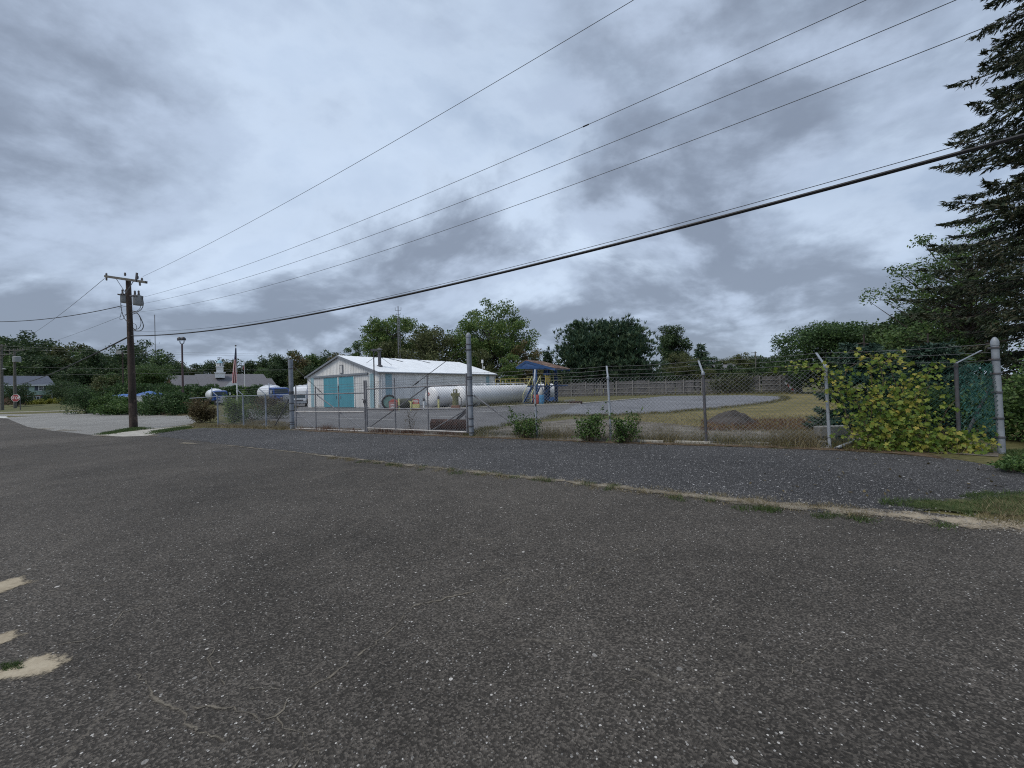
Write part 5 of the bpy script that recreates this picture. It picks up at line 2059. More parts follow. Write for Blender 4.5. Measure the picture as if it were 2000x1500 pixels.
far_pole('far utility pole with one pale transformer behind the stop sign', 29.5, 74, 681, [(684.5, 9, 48)], 0.24, (33, 696, 707.5, 11))
far_pole('far utility pole with two crossarms at the left edge', 4, 70, 673, [(676, -14, 14), (693, -16, 22)], 0.24, lamp=(9, 721))
sp_ = base(30.5, 68)
ss = thing('stop_sign', 'red octagonal stop sign at the far left corner', 'stop sign', base(39, 68))
zc, rr = D(30.5, 777.5, 68).z, 9.2 * 68 / 750
m = MB()
oct_ = lambda r, o: [Vector((sp_.x + r * math.cos(math.radians(22.5 + 45 * k)), sp_.y - o, zc + r * .82 * math.sin(math.radians(22.5 + 45 * k)))) for k in range(8)]
m.prism(oct_(rr, 0.0), (0, 0.04, 0))
m.build('border', M['white_paint'], ss)
m = MB()
m.prism(oct_(rr * .93, 0.012), (0, 0.01, 0))
m.build('face', M['sign_red'], ss)
cu = bpy.data.curves.new('lettering', 'FONT')
cu.body = 'STOP'
cu.size = 0.66
cu.align_x = 'CENTER'
cu.align_y = 'CENTER'
cu.extrude = 0.004
cu.offset = 0.012
cu.materials.append(M['white_paint'])
tmp = bpy.data.objects.new('lettering_curve', cu)
col.objects.link(tmp)
bpy.context.view_layer.update()
tme = bpy.data.meshes.new_from_object(tmp.evaluated_get(bpy.context.evaluated_depsgraph_get()))
bpy.data.objects.remove(tmp)
if not tme.materials:
    tme.materials.append(M['white_paint'])
tx = bpy.data.objects.new('lettering', tme)
col.objects.link(tx)
tx.parent = ss
tx.matrix_parent_inverse = ss.matrix_basis.inverted()
tx.location = (sp_.x, sp_.y - 0.022, zc)
tx.rotation_euler = (math.pi / 2, 0, 0)
m = MB()
m.bar(base(39.5, 68.1, -.1), base(39.5, 68.1, zc + .3), .12, .06)
m.bar(base(39.5, 68.1, zc), base(33, 68.08, zc), .06, .3)
m.build('post', M['steel_dark'], ss)



class Front:
    """upright frame square to the line of sight at column xc, depth Yc: u to the right, w away, z up"""
    def __init__(f, xc, Yc):
        f.c = base(xc, Yc)
        v = Vector((f.c.x, f.c.y, 0)).normalized()
        f.t = Vector((v.y, -v.x, 0))
        f.n = v
        f.rz = math.atan2(f.t.y, f.t.x)

    def u(f, x, w=0.0):
        return along(f.c + f.n * w, f.t, x)

    def z(f, x, y, w=0.0):
        a = f.c + f.n * w
        return VP(x, y, a, a + f.t).z

    def p(f, u, w, z):
        return f.c + f.t * u + f.n * w + Vector((0, 0, z))


HF = Front(55, 92)
hs_ = thing('house', 'two-storey pale green and brick house at the far left', 'house', HF.c)
hz = 0.9
U0, U1 = HF.u(2), HF.u(101)
zf = lambda y: HF.z(60, y)
ze, zm = zf(752.5), zf(772)
zr = HF.z(60, 735.5, 4.5)
dep = 9.0


def fbox(m, F, u0, u1, w0, w1, z0, z1):
    m.box(F.p((u0 + u1) / 2, (w0 + w1) / 2, (z0 + z1) / 2), (u1 - u0, w1 - w0, z1 - z0), F.rz)


m = MB()
fbox(m, HF, U0, U1, 0, dep, hz, zm)
m.build('brick_wall', M['brick'], hs_)
m = MB()
fbox(m, HF, U0 - .06, U1 + .06, -.08, dep + .08, zm, ze)
wl = m.build('upper_wall', M['siding_green'], hs_)
m = MB()
zz = zm + .15
while zz < ze:
    fbox(m, HF, U0 - .07, U1 + .07, -.11, -.08, zz - .015, zz + .015)
    zz += .22
m.build('siding_laps', M['siding_green'], wl)
m = MB()
ov = .6
for s in (0, 1):
    y0, y1 = (-ov, dep / 2) if s == 0 else (dep + ov, dep / 2)
    m.prism([HF.p(U0 - ov, y0, ze), HF.p(U1 + ov, y0, ze), HF.p(U1 - .4, y1, zr), HF.p(U0 - .2, y1, zr)], (0, 0, .15))
ro = m.build('roof', M['shingle_dark'], hs_)
m = MB()
m.add([HF.p(U1 + ov, -ov, ze), HF.p(U1 + ov, dep + ov, ze), HF.p(U1 - .4, dep / 2, zr)], [(0, 1, 2)])
m.build('roof_end', M['shingle_dark'], hs_)
m = MB()
fbox(m, HF, U0 - ov, U1 + ov, -ov - .06, -ov, ze - .14, ze + .14)
m.build('fascia', M['white_paint'], hs_)
m = MB()
fbox(m, HF, U1 - .04, U1 + .16, -.16, .04, hz, ze)
m.build('corner_board', M['white_paint'], hs_)


def window(parent, F, x0, x1, y0, y1, bars=(1, 1), shutters=True):
    u0, u1 = F.u(x0), F.u(x1)
    z0, z1 = F.z((x0 + x1) / 2, y1), F.z((x0 + x1) / 2, y0)
    t = .14
    m = MB()
    fbox(m, F, u0 - t, u0, -.2, -.1, z0 - t, z1 + t)
    fbox(m, F, u1, u1 + t, -.2, -.1, z0 - t, z1 + t)
    fbox(m, F, u0, u1, -.2, -.1, z0 - t, z0)
    fbox(m, F, u0, u1, -.2, -.1, z1, z1 + t)
    for i in range(bars[0]):
        k = u0 + (u1 - u0) * (i + 1) / (bars[0] + 1)
        fbox(m, F, k - .03, k + .03, -.18, -.13, z0, z1)
    for i in range(bars[1]):
        k = z0 + (z1 - z0) * (i + 1) / (bars[1] + 1)
        fbox(m, F, u0, u1, -.175, -.13, k - .03, k + .03)
    f = m.build('window', M['white_paint'], parent)
    m = MB()
    fbox(m, F, u0, u1, -.14, -.1, z0, z1)
    m.build('pane', M['glass'], f)
    if shutters:
        for a in (u0 - t - .55, u1 + t + .03):
            m = MB()
            fbox(m, F, a, a + .52, -.16, -.1, z0 - .05, z1 + .05)
            m.build('shutter', M['shingle_dark'], f)


window(hs_, HF, 77, 84, 754.5, 762)
window(hs_, HF, 40, 47, 754.5, 762)
window(hs_, HF, 55, 77, 775, 784, (3, 0), False)
m = MB()
fbox(m, HF, HF.u(80), HF.u(84), -.1, .0, hz, hz + 2.1)
m.build('door', M['shingle_dark'], hs_)

# brick hall with cupola
CF = Front(430, 112)
ch = thing('cupola_hall', 'long brick hall with grey hipped roof and white cupola', 'building', CF.c)
m = MB()
fbox(m, CF, CF.u(340), CF.u(536), .6, 13, 0, CF.z(430, 757))
m.build('wall', M['brick'], ch)


def hip(x0e, x0r, x1r, x1e, yr, ye, w0, dpt):
    xm = (x0r + x1r) / 2
    zr, ze = CF.z(xm, yr, w0 + dpt / 2), CF.z(xm, ye, w0)
    p = [CF.p(CF.u(x0e, w0), w0, ze), CF.p(CF.u(x1e, w0), w0, ze), CF.p(CF.u(x1e, w0), w0 + dpt, ze), CF.p(CF.u(x0e, w0), w0 + dpt, ze)]
    r0, r1 = CF.p(CF.u(x0r, w0 + dpt / 2), w0 + dpt / 2, zr), CF.p(CF.u(x1r, w0 + dpt / 2), w0 + dpt / 2, zr)
    m = MB()
    m.add(p + [r0, r1], [(0, 1, 5, 4), (2, 3, 4, 5), (0, 4, 3), (1, 2, 5), (3, 2, 1, 0)])
    return m.build('roof', M['shingle'], ch)


hip(322, 329, 384, 400, 733, 758, 0.3, 11)
hip(395, 381, 515, 536, 730.5, 759, -1.0, 15)
hip(500, 508, 531, 545, 739, 759, -.4, 10)
m = MB()
zb_ = CF.z(325, 757, -.1)
m.prism([CF.p(CF.u(318.5), -.1, zb_), CF.p(CF.u(339), -.1, zb_), CF.p(CF.u(329.5), -.1, CF.z(329, 735))], CF.n * .3)
m.build('gable_wall', M['brick'], ch)
for k in range(9):
    p = CF.p(CF.u(318.5), -.3, zb_).lerp(CF.p(CF.u(329.5), -.3, CF.z(329, 734.5)), k / 8)
    m = MB()
    m.box(p, (.34, .3, .34), CF.rz)
    m.build('dentil', M['white_paint'], ch)
zp = CF.z(455, 756, -3.5)
m = MB()
m.prism([CF.p(CF.u(437, -3.5), -3.5, zp), CF.p(CF.u(471, -3.5), -3.5, zp), CF.p(CF.u(454, -3.5), -3.5, CF.z(454, 743, -3.5))], CF.n * 4)
m.build('portico_gable', M['white_paint'], ch)
for x in (440, 449, 459, 468):
    m = MB()
    q_ = CF.p(CF.u(x, -3.2), -3.2, 0)
    m.tube([q_, q_ + Vector((0, 0, zp))], .22, 10)
    m.build('portico_column', M['white_paint'], ch)
cw_ = 4.0
cu_ = CF.u(430.5, cw_)
zz = lambda y: CF.z(430.5, y, cw_)
w1 = CF.u(441, cw_) - CF.u(420, cw_)
m = MB()
for y0, y1, f in ((738, 729, .90), (729, 727.3, 1.08), (727.3, 717, .66), (717, 715.5, .80)):
    fbox(m, CF, cu_ - w1 * f / 2, cu_ + w1 * f / 2, cw_ - w1 * f / 2, cw_ + w1 * f / 2, zz(y0), zz(y1))
co = m.build('cupola', M['white_paint'], ch)
cc = CF.p(cu_, cw_, 0)
rw = w1 * .27
for k in range(8):
    a = math.radians(22.5 + 45 * k)
    m = MB()
    m.bar((cc.x + rw * math.cos(a), cc.y + rw * math.sin(a), zz(715.5)), (cc.x + rw * math.cos(a), cc.y + rw * math.sin(a), zz(709.5)), .26)
    m.build('lantern_post', M['white_paint'], co)
m = MB()
m.lathe([(rw * .75, 0), (rw * .75, zz(709.5) - zz(715.5))], (cc.x, cc.y, zz(715.5)), (0, 0, 1), 8)
m.build('lantern_glass', M['glass'], co)
m = MB()
hd = zz(703) - zz(709.5)
m.lathe([(rw * 1.25, 0), (rw * 1.2, .06), (rw * 1.05, hd * .3), (rw * .75, hd * .62), (rw * .35, hd * .88), (.05, hd)], (cc.x, cc.y, zz(709.5)), (0, 0, 1), 16)
m.build('dome', M['copper'], co, smooth=True)
m = MB()
m.tube([(cc.x, cc.y, zz(704)), (cc.x, cc.y, zz(698))], .05, 6)
m.bar(Vector((cc.x, cc.y, zz(699))) - CF.t * .55, Vector((cc.x, cc.y, zz(699))) + CF.t * .55, .05, .18)
m.build('weather_vane', M['steel_dark'], co)

# floodlight pole, flags, masts
FLY = 62
p = base(357.5, FLY)
t = thing('floodlight_pole', 'reddish floodlight pole with dark lamp cluster left of the flag', 'lamp post', p)
zt = D(357, 672, FLY).z
m = MB()
m.tube([p, p + Vector((0, 0, zt))], [.16, .11], 8)
m.build('pole', M['lamp_post'], t)
m = MB()
m.tube([p + Vector((-.35, 0, zt + .55)), p + Vector((-.3, 0, zt + .15)), p + Vector((0, 0, zt)), p + Vector((.3, 0, zt + .15)), p + Vector((.35, 0, zt + .55))], .06, 6)
m.build('yoke', M['lamp_head'], t)
for s, tl in ((-1, .3), (0, -.1), (1, .3)):
    m = MB()
    c = p + Vector((s * .32, -.1 if s else .15, zt + .85))
    m.lathe([(.1, .28), (.3, .1), (.36, -.18), (.32, -.22)], c, (s * .25, -.2, 1), 12)
    m.build('lamp_head', M['lamp_head'], t, smooth=True)
p = base(285 - 39, 78)
FP = 55
p = base(463.5, FP)
t = thing('flagpole', 'white flagpole with ball top standing behind the fence', 'flagpole', p)
zt = D(460.5, 676.5, FP).z
tp = D(460.3, 676.5, FP)
m = MB()
m.tube([p, tp], [.10, .045], 10)
m.build('pole', M['white_paint'], t, smooth=True)
m = MB()
m.lathe([(.02, -.1), (.1, -.05), (.12, 0), (.1, .06), (.02, .12)], tp + Vector((0, 0, .1)), (0, 0, 1), 12)
m.build('ball', M['steel_dark'], t, smooth=True)
# the flag hangs in folds, stripes running down
m = MB()
rows, cols_ = 26, 15
ytop, ybot = 680, 748
grid = []
for r in range(rows + 1):
    f = r / rows
    y = ytop + (ybot - ytop) * f
    xr = 460.6 + 2.2 * f
    wpx = 1.4 + 3.2 * min(1, f * 2.0) + 3.0 * f * math.sin(min(1, f) * 2.4)
    xc = xr - wpx + (-6.0 * max(0, f - .45) ** 1.3)
    row = []
    for c in range(cols_ + 1):
        k = c / cols_
        yy = y - (2.2 * (1 - k) * 0 - 5 * max(0, f - .6) * (0.5 - abs(k - .35)))
        row.append(D(xc + (xr + 1.2 - xc - 2.4 * max(0, f - .7) * 3) * k, yy, FP - .05 + .13 * math.sin(k * 15 + f * 3)))
    grid.append(row)
for r in range(rows):
    for c in range(cols_):
        f = r / rows
        k = c + f * 3
        m.cur = 2 if (f < .26 + .08 * math.sin(c)) else (0 if int(k) % 2 == 0 else 1)
        m.quad(grid[r][c], grid[r + 1][c], grid[r + 1][c + 1], grid[r][c + 1])
fo = m.build('flag', [M['flag_red'], M['flag_white'], M['flag_blue']], None, smooth=True)
tag(fo, 'red, white and blue striped flag hanging limp on the white pole', 'flag')
p = base(478.5, 100)
t = thing('flagpole', 'thin far flagpole before the brick hall', 'flagpole', p)
tp = D(477, 706, 100)
m = MB()
m.tube([p, tp], [.1, .06], 8)
m.build('pole', M['white_paint'], t)
m = MB()
P_ = [D(477, 712, 99.9), D(472.5, 717, 99.7), D(471.5, 722, 99.9), D(475, 720, 100.1), D(476.6, 724, 99.9)]
m.cur = 0
m.quad(P_[0], P_[1], P_[3])
m.quad(P_[1], P_[2], P_[3])
m.cur = 1
m.quad(P_[0], P_[3], P_[4])
fo = m.build('flag', [M['flag_white'], M['flag_red']])
tag(fo, 'small pale flag on the thin far pole', 'flag')


def lattice(label, x, Y, y0, y1, w, mat, taper=.5, solid_top=.0, name='radio_mast', arms=None):
    p = base(x, Y)
    t = thing(name, label, 'mast', p)
    zb, zt = 0.0, D(x, y1, Y).z
    n = 26
    zs = zt * (1 - solid_top)
    leg = lambda k, f: p + Vector((math.cos(k * 2.094 + .5), math.sin(k * 2.094 + .5), 0)) * (w * (1 - (1 - taper) * f)) + Vector((0, 0, zs * f))
    for k in range(3):
        m = MB()
        m.tube([leg(k, 0), leg(k, 1)], .05 * max(1, Y / 90), 5)
        m.build('leg', mat, t)
    m = MB()
    for i in range(n):
        for k in range(3):
            m.bar(leg(k, i / n), leg((k + 1) % 3, (i + 1) / n), .035 * max(1, Y / 90))
    m.build('bracing', mat, t)
    if solid_top:
        m = MB()
        m.tube([p + Vector((0, 0, zs)), p + Vector((0, 0, zt))], .07 * max(1, Y / 90), 6)
        m.build('whip', mat, t)
    for (ya, w_, hh) in arms or []:
        z = D(x, ya, Y).z
        m = MB()
        m.bar(p + Vector((-w_, 0, z)), p + Vector((w_, 0, z)), .06)
        m.bar(p + Vector((-w_, 0, z)), p + Vector((-w_, 0, z + hh)), .06)
        m.bar(p + Vector((w_, 0, z)), p + Vector((w_, 0, z + hh)), .06)
        m.build('antenna', mat, t)
    return t


lattice('thin radio mast standing above the woods right of the utility pole', 305, 190, 700, 614.5, .55, M['tower'], .35, .45, arms=[(672, 2.2, .9)])
lattice('thin lattice antenna mast behind the warehouse roof', 781.5, 66, 700, 598, .28, M['tower'], .7, .12, arms=[(606, .5, .5), (614, .35, .3)])
p = base(943.5, 58)
t = thing('vent_pole', 'thin pale pole behind the right end of the warehouse', 'pole', p)
m = MB()
m.tube([p, p + Vector((0, 0, D(943, 703, 58).z))], .05, 6)
m.build('pole', M['white_pipe'], t)
m = MB()
m.box(p + Vector((0, 0, D(943, 706, 58).z)), (.3, .3, .5))
m.box(p + Vector((.25, 0, D(943, 718, 58).z)), (.2, .2, .35))
m.build('fixture', M['white_pipe'], t)
p = base(286 - 45, 84)
t = thing('sign_mast', 'pale rectangular floodlight frame above the woods left of the pole', 'lamp post', p)
z = D(239, 688, 84).z
m = MB()
m.tube([p, p + Vector((0, 0, z))], .12, 8)
m.build('pole', M['pole_wood'], t)
m = MB()
m.box(p + Vector((-.7, 0, z)), (1.1, .3, .7))
m.build('lamp_head', M['transformer'], t)
m = MB()
m.box(p + Vector((.9, 0, z + .35)), (2.0, .08, .08))
m.box(p + Vector((.9, 0, z - .3)), (2.0, .08, .08))
m.build('frame', M['transformer'], t)


# ------------------------------------------------------------------ vehicles and boats beyond the yard
def wheel(c, ax, r, w, parent):
    m = MB()
    m.lathe([(r * .62, -w / 2), (r * .95, -w / 2), (r, -w / 3), (r, w / 3), (r * .95, w / 2), (r * .62, w / 2)], c, ax, 20)
    o = m.build('wheel', M['rubber'], parent, local=True, smooth=True)
    m = MB()
    m.lathe([(r * .6, -w / 2 + .02), (r * .6, w / 2 - .02)], c, ax, 14)
    m.build('rim', M['chrome'], o, local=True)


def tanker(label, loc, rz):
    """local frame: front of the truck towards +x"""
    t = thing('tanker_truck', label, 'truck', loc, rz, 'tanker trucks parked beyond the yard')
    m = MB()
    m.box((-0.4, 0, .85), (7.4, .8, .25))
    m.build('chassis', M['steel_dark'], t, local=True)
    m = MB()
    prof = [(.3, -4.1), (.75, -4.05), (.98, -3.9), (1.05, -3.7), (1.05, 0.35), (.98, .5), (.75, .62), (.3, .66)]
    m.lathe(prof, (0, 0, 2.0), (1, 0, 0), 28)
    m.build('tank', M['truck_tank'], t, local=True, smooth=True)
    m = MB()
    m.box((-1.8, 0, 3.02), (3.2, .7, .16))
    for x in (-2.8, -1.4):
        m.lathe([(.25, 3.08), (.25, 3.2)], (x, 0, 0), (0, 0, 1), 14)
    m.build('manhole_rail', M['truck_tank'], t, local=True, bevel=.04)
    m = MB()
    m.box((-4.2, 0, 1.0), (.1, 2.2, .3))
    m.build('rear_bumper', M['chrome'], t, local=True)
    cab = MB()
    side = [(.85, .9), (2.6, .9), (2.6, 1.75), (2.35, 2.6), (1.0, 2.75), (.85, 2.6)]
    cab.prism([Vector((x, -1.05, z)) for x, z in side], (0, 2.1, 0))
    co = cab.build('cab', M['truck_blue'], t, local=True, bevel=.06)
    hd = MB()
    side = [(2.6, .8), (4.0, .8), (4.05, 1.5), (3.7, 1.68), (2.6, 1.78)]
    hd.prism([Vector((x, -.85, z)) for x, z in side], (0, 1.7, 0))
    hd.build('hood', M['truck_blue'], t, local=True, bevel=.08)
    m = MB()
    m.add([(2.615, -.92, 1.8), (2.615, .92, 1.8), (2.375, .88, 2.52), (2.375, -.88, 2.52)], [(0, 1, 2, 3)])
    m.build('windscreen', M['glass'], co, local=True)
    for s in (-1, 1):
        m = MB()
        y = s * 1.062
        m.add([(1.15, y, 1.75), (2.45, y, 1.75), (2.25, y, 2.45), (1.15, y, 2.5)], [(0, 1, 2, 3)])
        m.build('side_window', M['glass'], co, local=True)
        m = MB()
        m.box((2.55, s * 1.4, 2.1), (.1, .22, .5))
        m.bar((2.45, s * 1.05, 2.25), (2.55, s * 1.4, 2.25), .04)
        m.build('mirror', M['chrome'], t, local=True)
        m = MB()
        m.box((3.55, s * 1.0, 1.15), (1.2, .45, .14))
        m.build('fender', M['truck_blue'], t, local=True, bevel=.05)
        m = MB()
        m.lathe([(.14, 0), (.14, .04)], (4.03, s * .65, 1.2), (1, 0, 0), 14)
        m.build('headlight', M['white_paint'], t, local=True)
        wheel((3.5, s * .95, .5), (0, 1, 0), .5, .3, t)
        for x in (-1.9, -3.1):
            wheel((x, s * .85, .5), (0, 1, 0), .5, .55, t)
    m = MB()
    m.box((4.05, 0, 1.2), (.06, .9, .7))
    m.build('grille', M['chrome'], t, local=True)
    m = MB()
    m.box((4.12, 0, .65), (.14, 2.2, .32))
    m.build('bumper', M['chrome'], t, local=True)
    m = MB()
    m.tube([(.75, -.95, .9), (.75, -.95, 3.1), (.66, -.95, 3.3)], .075, 10)
    m.build('exhaust_stack', M['chrome'], t, local=True, smooth=True)
    m = MB()
    for y in (-.6, -.3, 0, .3, .6):
        m.box((1.9, y, 2.73), (.14, .1, .07))
    m.build('roof_lamp', M['white_paint'], t, local=True)
    return t


tk1 = tanker('white tanker truck with blue cab, leftmost, before the brick hall', base(424, 73), math.radians(-40))


def dup_deep(o, loc, rz, label):
    c = o.copy()
    col.objects.link(c)
    c.location, c.rotation_euler, c['label'] = loc, (0, 0, rz), label
    for ch_ in o.children:
        k = ch_.copy()
        col.objects.link(k)
        k.parent = c
        for g2 in ch_.children:
            kk = g2.copy()
            col.objects.link(kk)
            kk.parent = k
    return c


dup_deep(tk1, base(536, 57), math.radians(-38), 'white tanker truck with blue cab just left of the gate post')
dup_deep(tk1, base(606, 64), math.radians(-30), 'white tanker truck partly hidden behind the warehouse corner')
pk_ = base(584, 52)
t = thing('pickup_truck', 'pale pickup truck parked behind the left gate post', 'truck', pk_, math.radians(-62))
m = MB()
body = [(-2.4, .45), (2.5, .45), (2.55, .95), (1.0, 1.08), (.55, 1.7), (-.9, 1.72), (-1.05, 1.1), (-2.45, 1.05)]
m.prism([Vector((x, -.9, z)) for x, z in body], (0, 1.8, 0))
bo = m.build('body', M['silver_paint'], t, local=True, bevel=.07)
m = MB()
m.add([(1.0, -.78, 1.1), (1.0, .78, 1.1), (.58, .72, 1.66), (.58, -.72, 1.66)], [(0, 1, 2, 3)])
m.build('windscreen', M['glass'], bo, local=True)
for s in (-1, 1):
    m = MB()
    m.add([(-.85, s * .912, 1.12), (.8, s * .912, 1.12), (.48, s * .912, 1.62), (-.8, s * .912, 1.62)], [(0, 1, 2, 3)])
    m.build('side_window', M['glass'], bo, local=True)
    m = MB()
    m.box((2.52, s * .68, .85), (.08, .3, .16))
    m.build('headlight', M['white_paint'], t, local=True)
    for x in (1.6, -1.5):
        wheel((x, s * .82, .38), (0, 1, 0), .38, .24, t)
m = MB()
m.box((2.58, 0, .55), (.12, 1.8, .2))
m.build('bumper', M['chrome'], t, local=True)
m = MB()
m.box((2.53, 0, .84), (.05, .95, .2))
m.build('grille', M['steel_dark'], t, local=True)


def boat(label, loc, rz, L_, H_, cover=True, hump=.5):
    t = thing('covered_boat', label, 'boat', loc, rz, 'covered boats behind the left shrubs')
    m = MB()
    st = np.linspace(-.5, .5, 9)
    sec = []
    for s in st:
        w = 1.15 * (1 - max(0, s * 2 - .1) ** 2.2 * .95)
        k = .55 + .25 * max(0, s) ** 2
        sec.append([(s * L_, -w, H_), (s * L_, -w * .85, H_ * .55), (s * L_, 0, k), (s * L_, w * .85, H_ * .55), (s * L_, w, H_)])
    vs_ = [p for q in sec for p in q]
    fs = [(i * 5 + j, (i + 1) * 5 + j, (i + 1) * 5 + j + 1, i * 5 + j + 1) for i in range(8) for j in range(4)] + [(0, 1, 2, 3, 4)]
    m.add(vs_, fs)
    m.build('hull', M['white_paint'], t, local=True, smooth=True)
    m = MB()
    vs_ = []
    for i, s in enumerate(st):
        w = 1.2 * (1 - max(0, s * 2 - .1) ** 2.2 * .95) + .02
        hz_ = H_ + hump * math.cos(s * 2.6) ** 1.5 * (1 if cover else .4) + .05
        vs_ += [(s * L_ * 1.01, -w, H_ - .12), (s * L_ * 1.01, -w * .6, H_ + (hz_ - H_) * .75), (s * L_ * 1.01, 0, hz_), (s * L_ * 1.01, w * .6, H_ + (hz_ - H_) * .75), (s * L_ * 1.01, w, H_ - .12)]
    m.add(vs_, fs)
    m.build('tarpaulin', M['tarp_blue'], t, local=True, smooth=True)
    m = MB()
    m.box((-.2, 0, .45), (L_ * 1.1, .25, .1))
    m.build('trailer', M['steel_dark'], t, local=True)
    for s in (-1, 1):
        wheel((-L_ * .2, s * .95, .33), (0, 1, 0), .33, .2, t)


boat('white boat under a humped blue tarpaulin right of the utility pole', base(293, 62), math.radians(8), 3.6, 2.15, hump=.62)
boat('low boat under a blue tarpaulin left of the utility pole', base(243, 64), math.radians(4), 4.4, 2.1, hump=.35)

# ------------------------------------------------------------------ wooden fence at the back
W0, W1 = base(1088, 64), base(1565, 51.5)
wf = thing('wooden_fence', 'weathered grey board fence along the back of the yard', 'fence', W0)
wd = (W1 - W0).normalized()
wn = Vector((wd.y, -wd.x, 0))
if wn.y > 0:
    wn = -wn
Lw = (W1 - W0).length
npan = int(Lw / 2.4)
gw = random.Random(4)
for i in range(npan + 1):
    p = W0 + wd * (Lw * i / npan)
    h = 2.35
    m = MB()
    m.box(p + wn * .06 + Vector((0, 0, h / 2)), (.13, .13, h), math.atan2(wd.y, wd.x) + gw.uniform(-.05, .05))
    m.build('fence_post', M['board_rail'], wf)
    if i == npan:
        break
    hp_ = 2.15 + gw.uniform(-.12, .12) + (.15 if i > 10 else 0)
    tilt = gw.uniform(-.03, .03)
    m = MB()
    k = .02
    w_ = Lw / npan
    while k < w_ - .05:
        bw = gw.uniform(.12, .15)
        if gw.random() > .03:
            hh = hp_ + gw.uniform(-.05, .03) + tilt * (k - w_ / 2)
            c = p + wd * (k + bw / 2) - wn * gw.uniform(0, .02)
            m.box(c + Vector((0, 0, hh / 2 + .04)), (bw * .93, .022, hh), math.atan2(wd.y, wd.x))
        k += bw + .008
    o = m.build('board_panel', M['board'], wf)
    for z in (.45, 1.15, 1.85):
        m = MB()
        m.bar(p + wd * .07 + wn * .035 + Vector((0, 0, z + gw.uniform(-.03, .03))), p + wd * (w_ - .07) + wn * .035 + Vector((0, 0, z + gw.uniform(-.04, .04))), .05, .09)
        m.build('fence_rail', M['board_rail'], wf)
# house roof glimpsed behind the fence
HB = base(1428, 88)
t = thing('house', 'grey house with pale chimney behind the wooden fence', 'house', HB)
zz = lambda y: D(1428, y, 88).z
m = MB()
m.box((HB.x, HB.y + 3, zz(731) / 2), (4.6, 6, zz(731)))
m.build('wall', M['trim_grey'], t)
m = MB()
for s in (0, 1):
    m.prism([Vector((HB.x - 2.6, HB.y - .4 if s == 0 else HB.y + 6.4, zz(731))), Vector((HB.x + 2.6, HB.y - .4 if s == 0 else HB.y + 6.4, zz(731))), Vector((HB.x + 2.6, HB.y + 3, zz(712))), Vector((HB.x - 2.6, HB.y + 3, zz(712)))], (0, 0, .12))
r_ = m.build('roof', M['shingle'], t)
m = MB()
m.box((HB.x - .1 - .3, HB.y - .35, zz(722)), (.8, .6, zz(710.5) - zz(734)))
m.build('chimney', M['trim_grey'], r_)
p = base(1477, 95)
t = thing('utility_pole', 'small distant pole with crossarm above the wooden fence', 'utility pole', p)
m = MB()
zt = D(1477, 686.5, 95).z
m.tube([p, p + Vector((0, 0, zt))], .13, 6)
m.build('pole', M['arm_wood'], t)
m = MB()
m.bar(p + Vector((-1, 0, zt - .3)), p + Vector((.4, 0, zt - .3)), .12)
m.build('crossarm', M['arm_wood'], t)

# ------------------------------------------------------------------ small things near the right fence
cbp = G(1624, 868)
t = thing('concrete_bench', 'weathered concrete slab on low blocks behind the fence post', 'slab', cbp)
c = cbp + fn * 0.55
ang = math.atan2(fdir.y, fdir.x)
m = MB()
c = VP(1624, 850, FB + fn * .8, FA + fn * .8)
c.z = 0
m.box(c + Vector((0, 0, .33)), (.80, .22, .26), 0.05)
m.build('slab', M['concrete'], t, bevel=.02)
for s in (-.25, .27):
    m = MB()
    m.box(c + Vector((s, .02, .1)), (.16, .2, .2), 0.05)
    m.build('block', M['concrete'], t, bevel=.01)
m = MB()
m.box(G(1607, 869) + Vector((0, 0, .05)), (.28, .16, .11), -.1)
tag(m.build('concrete_block', M['concrete_pale'], bevel=.015), 'small pale concrete block at the foot of the fence post', 'block')
m = MB()
a, b = G(1633, 879), VP(1676, 858, FB + fn * .25, FA + fn * .25)
m.tube([a + Vector((0, 0, .04)), b], .035, 10)
tag(m.build('loose_pipe', M['steel_peel'], smooth=True), 'peeling grey pipe lying half in the vine', 'pipe')
m = MB()
b0, b1 = D(1533, 747, 52.0), D(1555, 767, 50.4)
bd_ = (b1 - b0)
for k in range(5):
    m.cur = k % 2
    p0_, p1_ = b0 + bd_ * (k / 5), b0 + bd_ * ((k + 1) / 5)
    m.bar(p0_, p1_, .05, .24, up=(0, -1, .2))
tag(m.build('barrier_board', [M['white_paint'], M['red']]), 'striped red and white board leaning against the wooden fence', 'board')
dm = G(1460, 832)
g3 = np.random.default_rng(8)
dv, df = [], []
nr, na = 9, 30
for r in range(nr + 1):
    f = r / nr
    for a in range(na):
        th = 2 * math.pi * a / na
        k = 1 + .12 * math.sin(3 * th + 1) + .07 * math.sin(7 * th)
        dv.append((dm.x + 0.1 + f * 1.05 * k * math.cos(th), dm.y + 1.2 + f * .9 * k * math.sin(th), max(-.02, .50 * (1 - f ** 1.6) ** 1.3 * (1 + .22 * f * math.sin(2 * th + 5 * f)) + (g3.uniform(-.05, .05) * (1 - f * .7) if r else 0)) - (.02 if r == nr else 0)))
for r in range(nr):
    for a in range(na):
        b = (a + 1) % na
        df.append((r * na + a, (r + 1) * na + a, (r + 1) * na + b, r * na + b))
m = MB()
m.add(dv, df)
tag(m.build('earth_mound', M['mound'], smooth=True), 'low heap of dark earth behind the fence', 'mound')
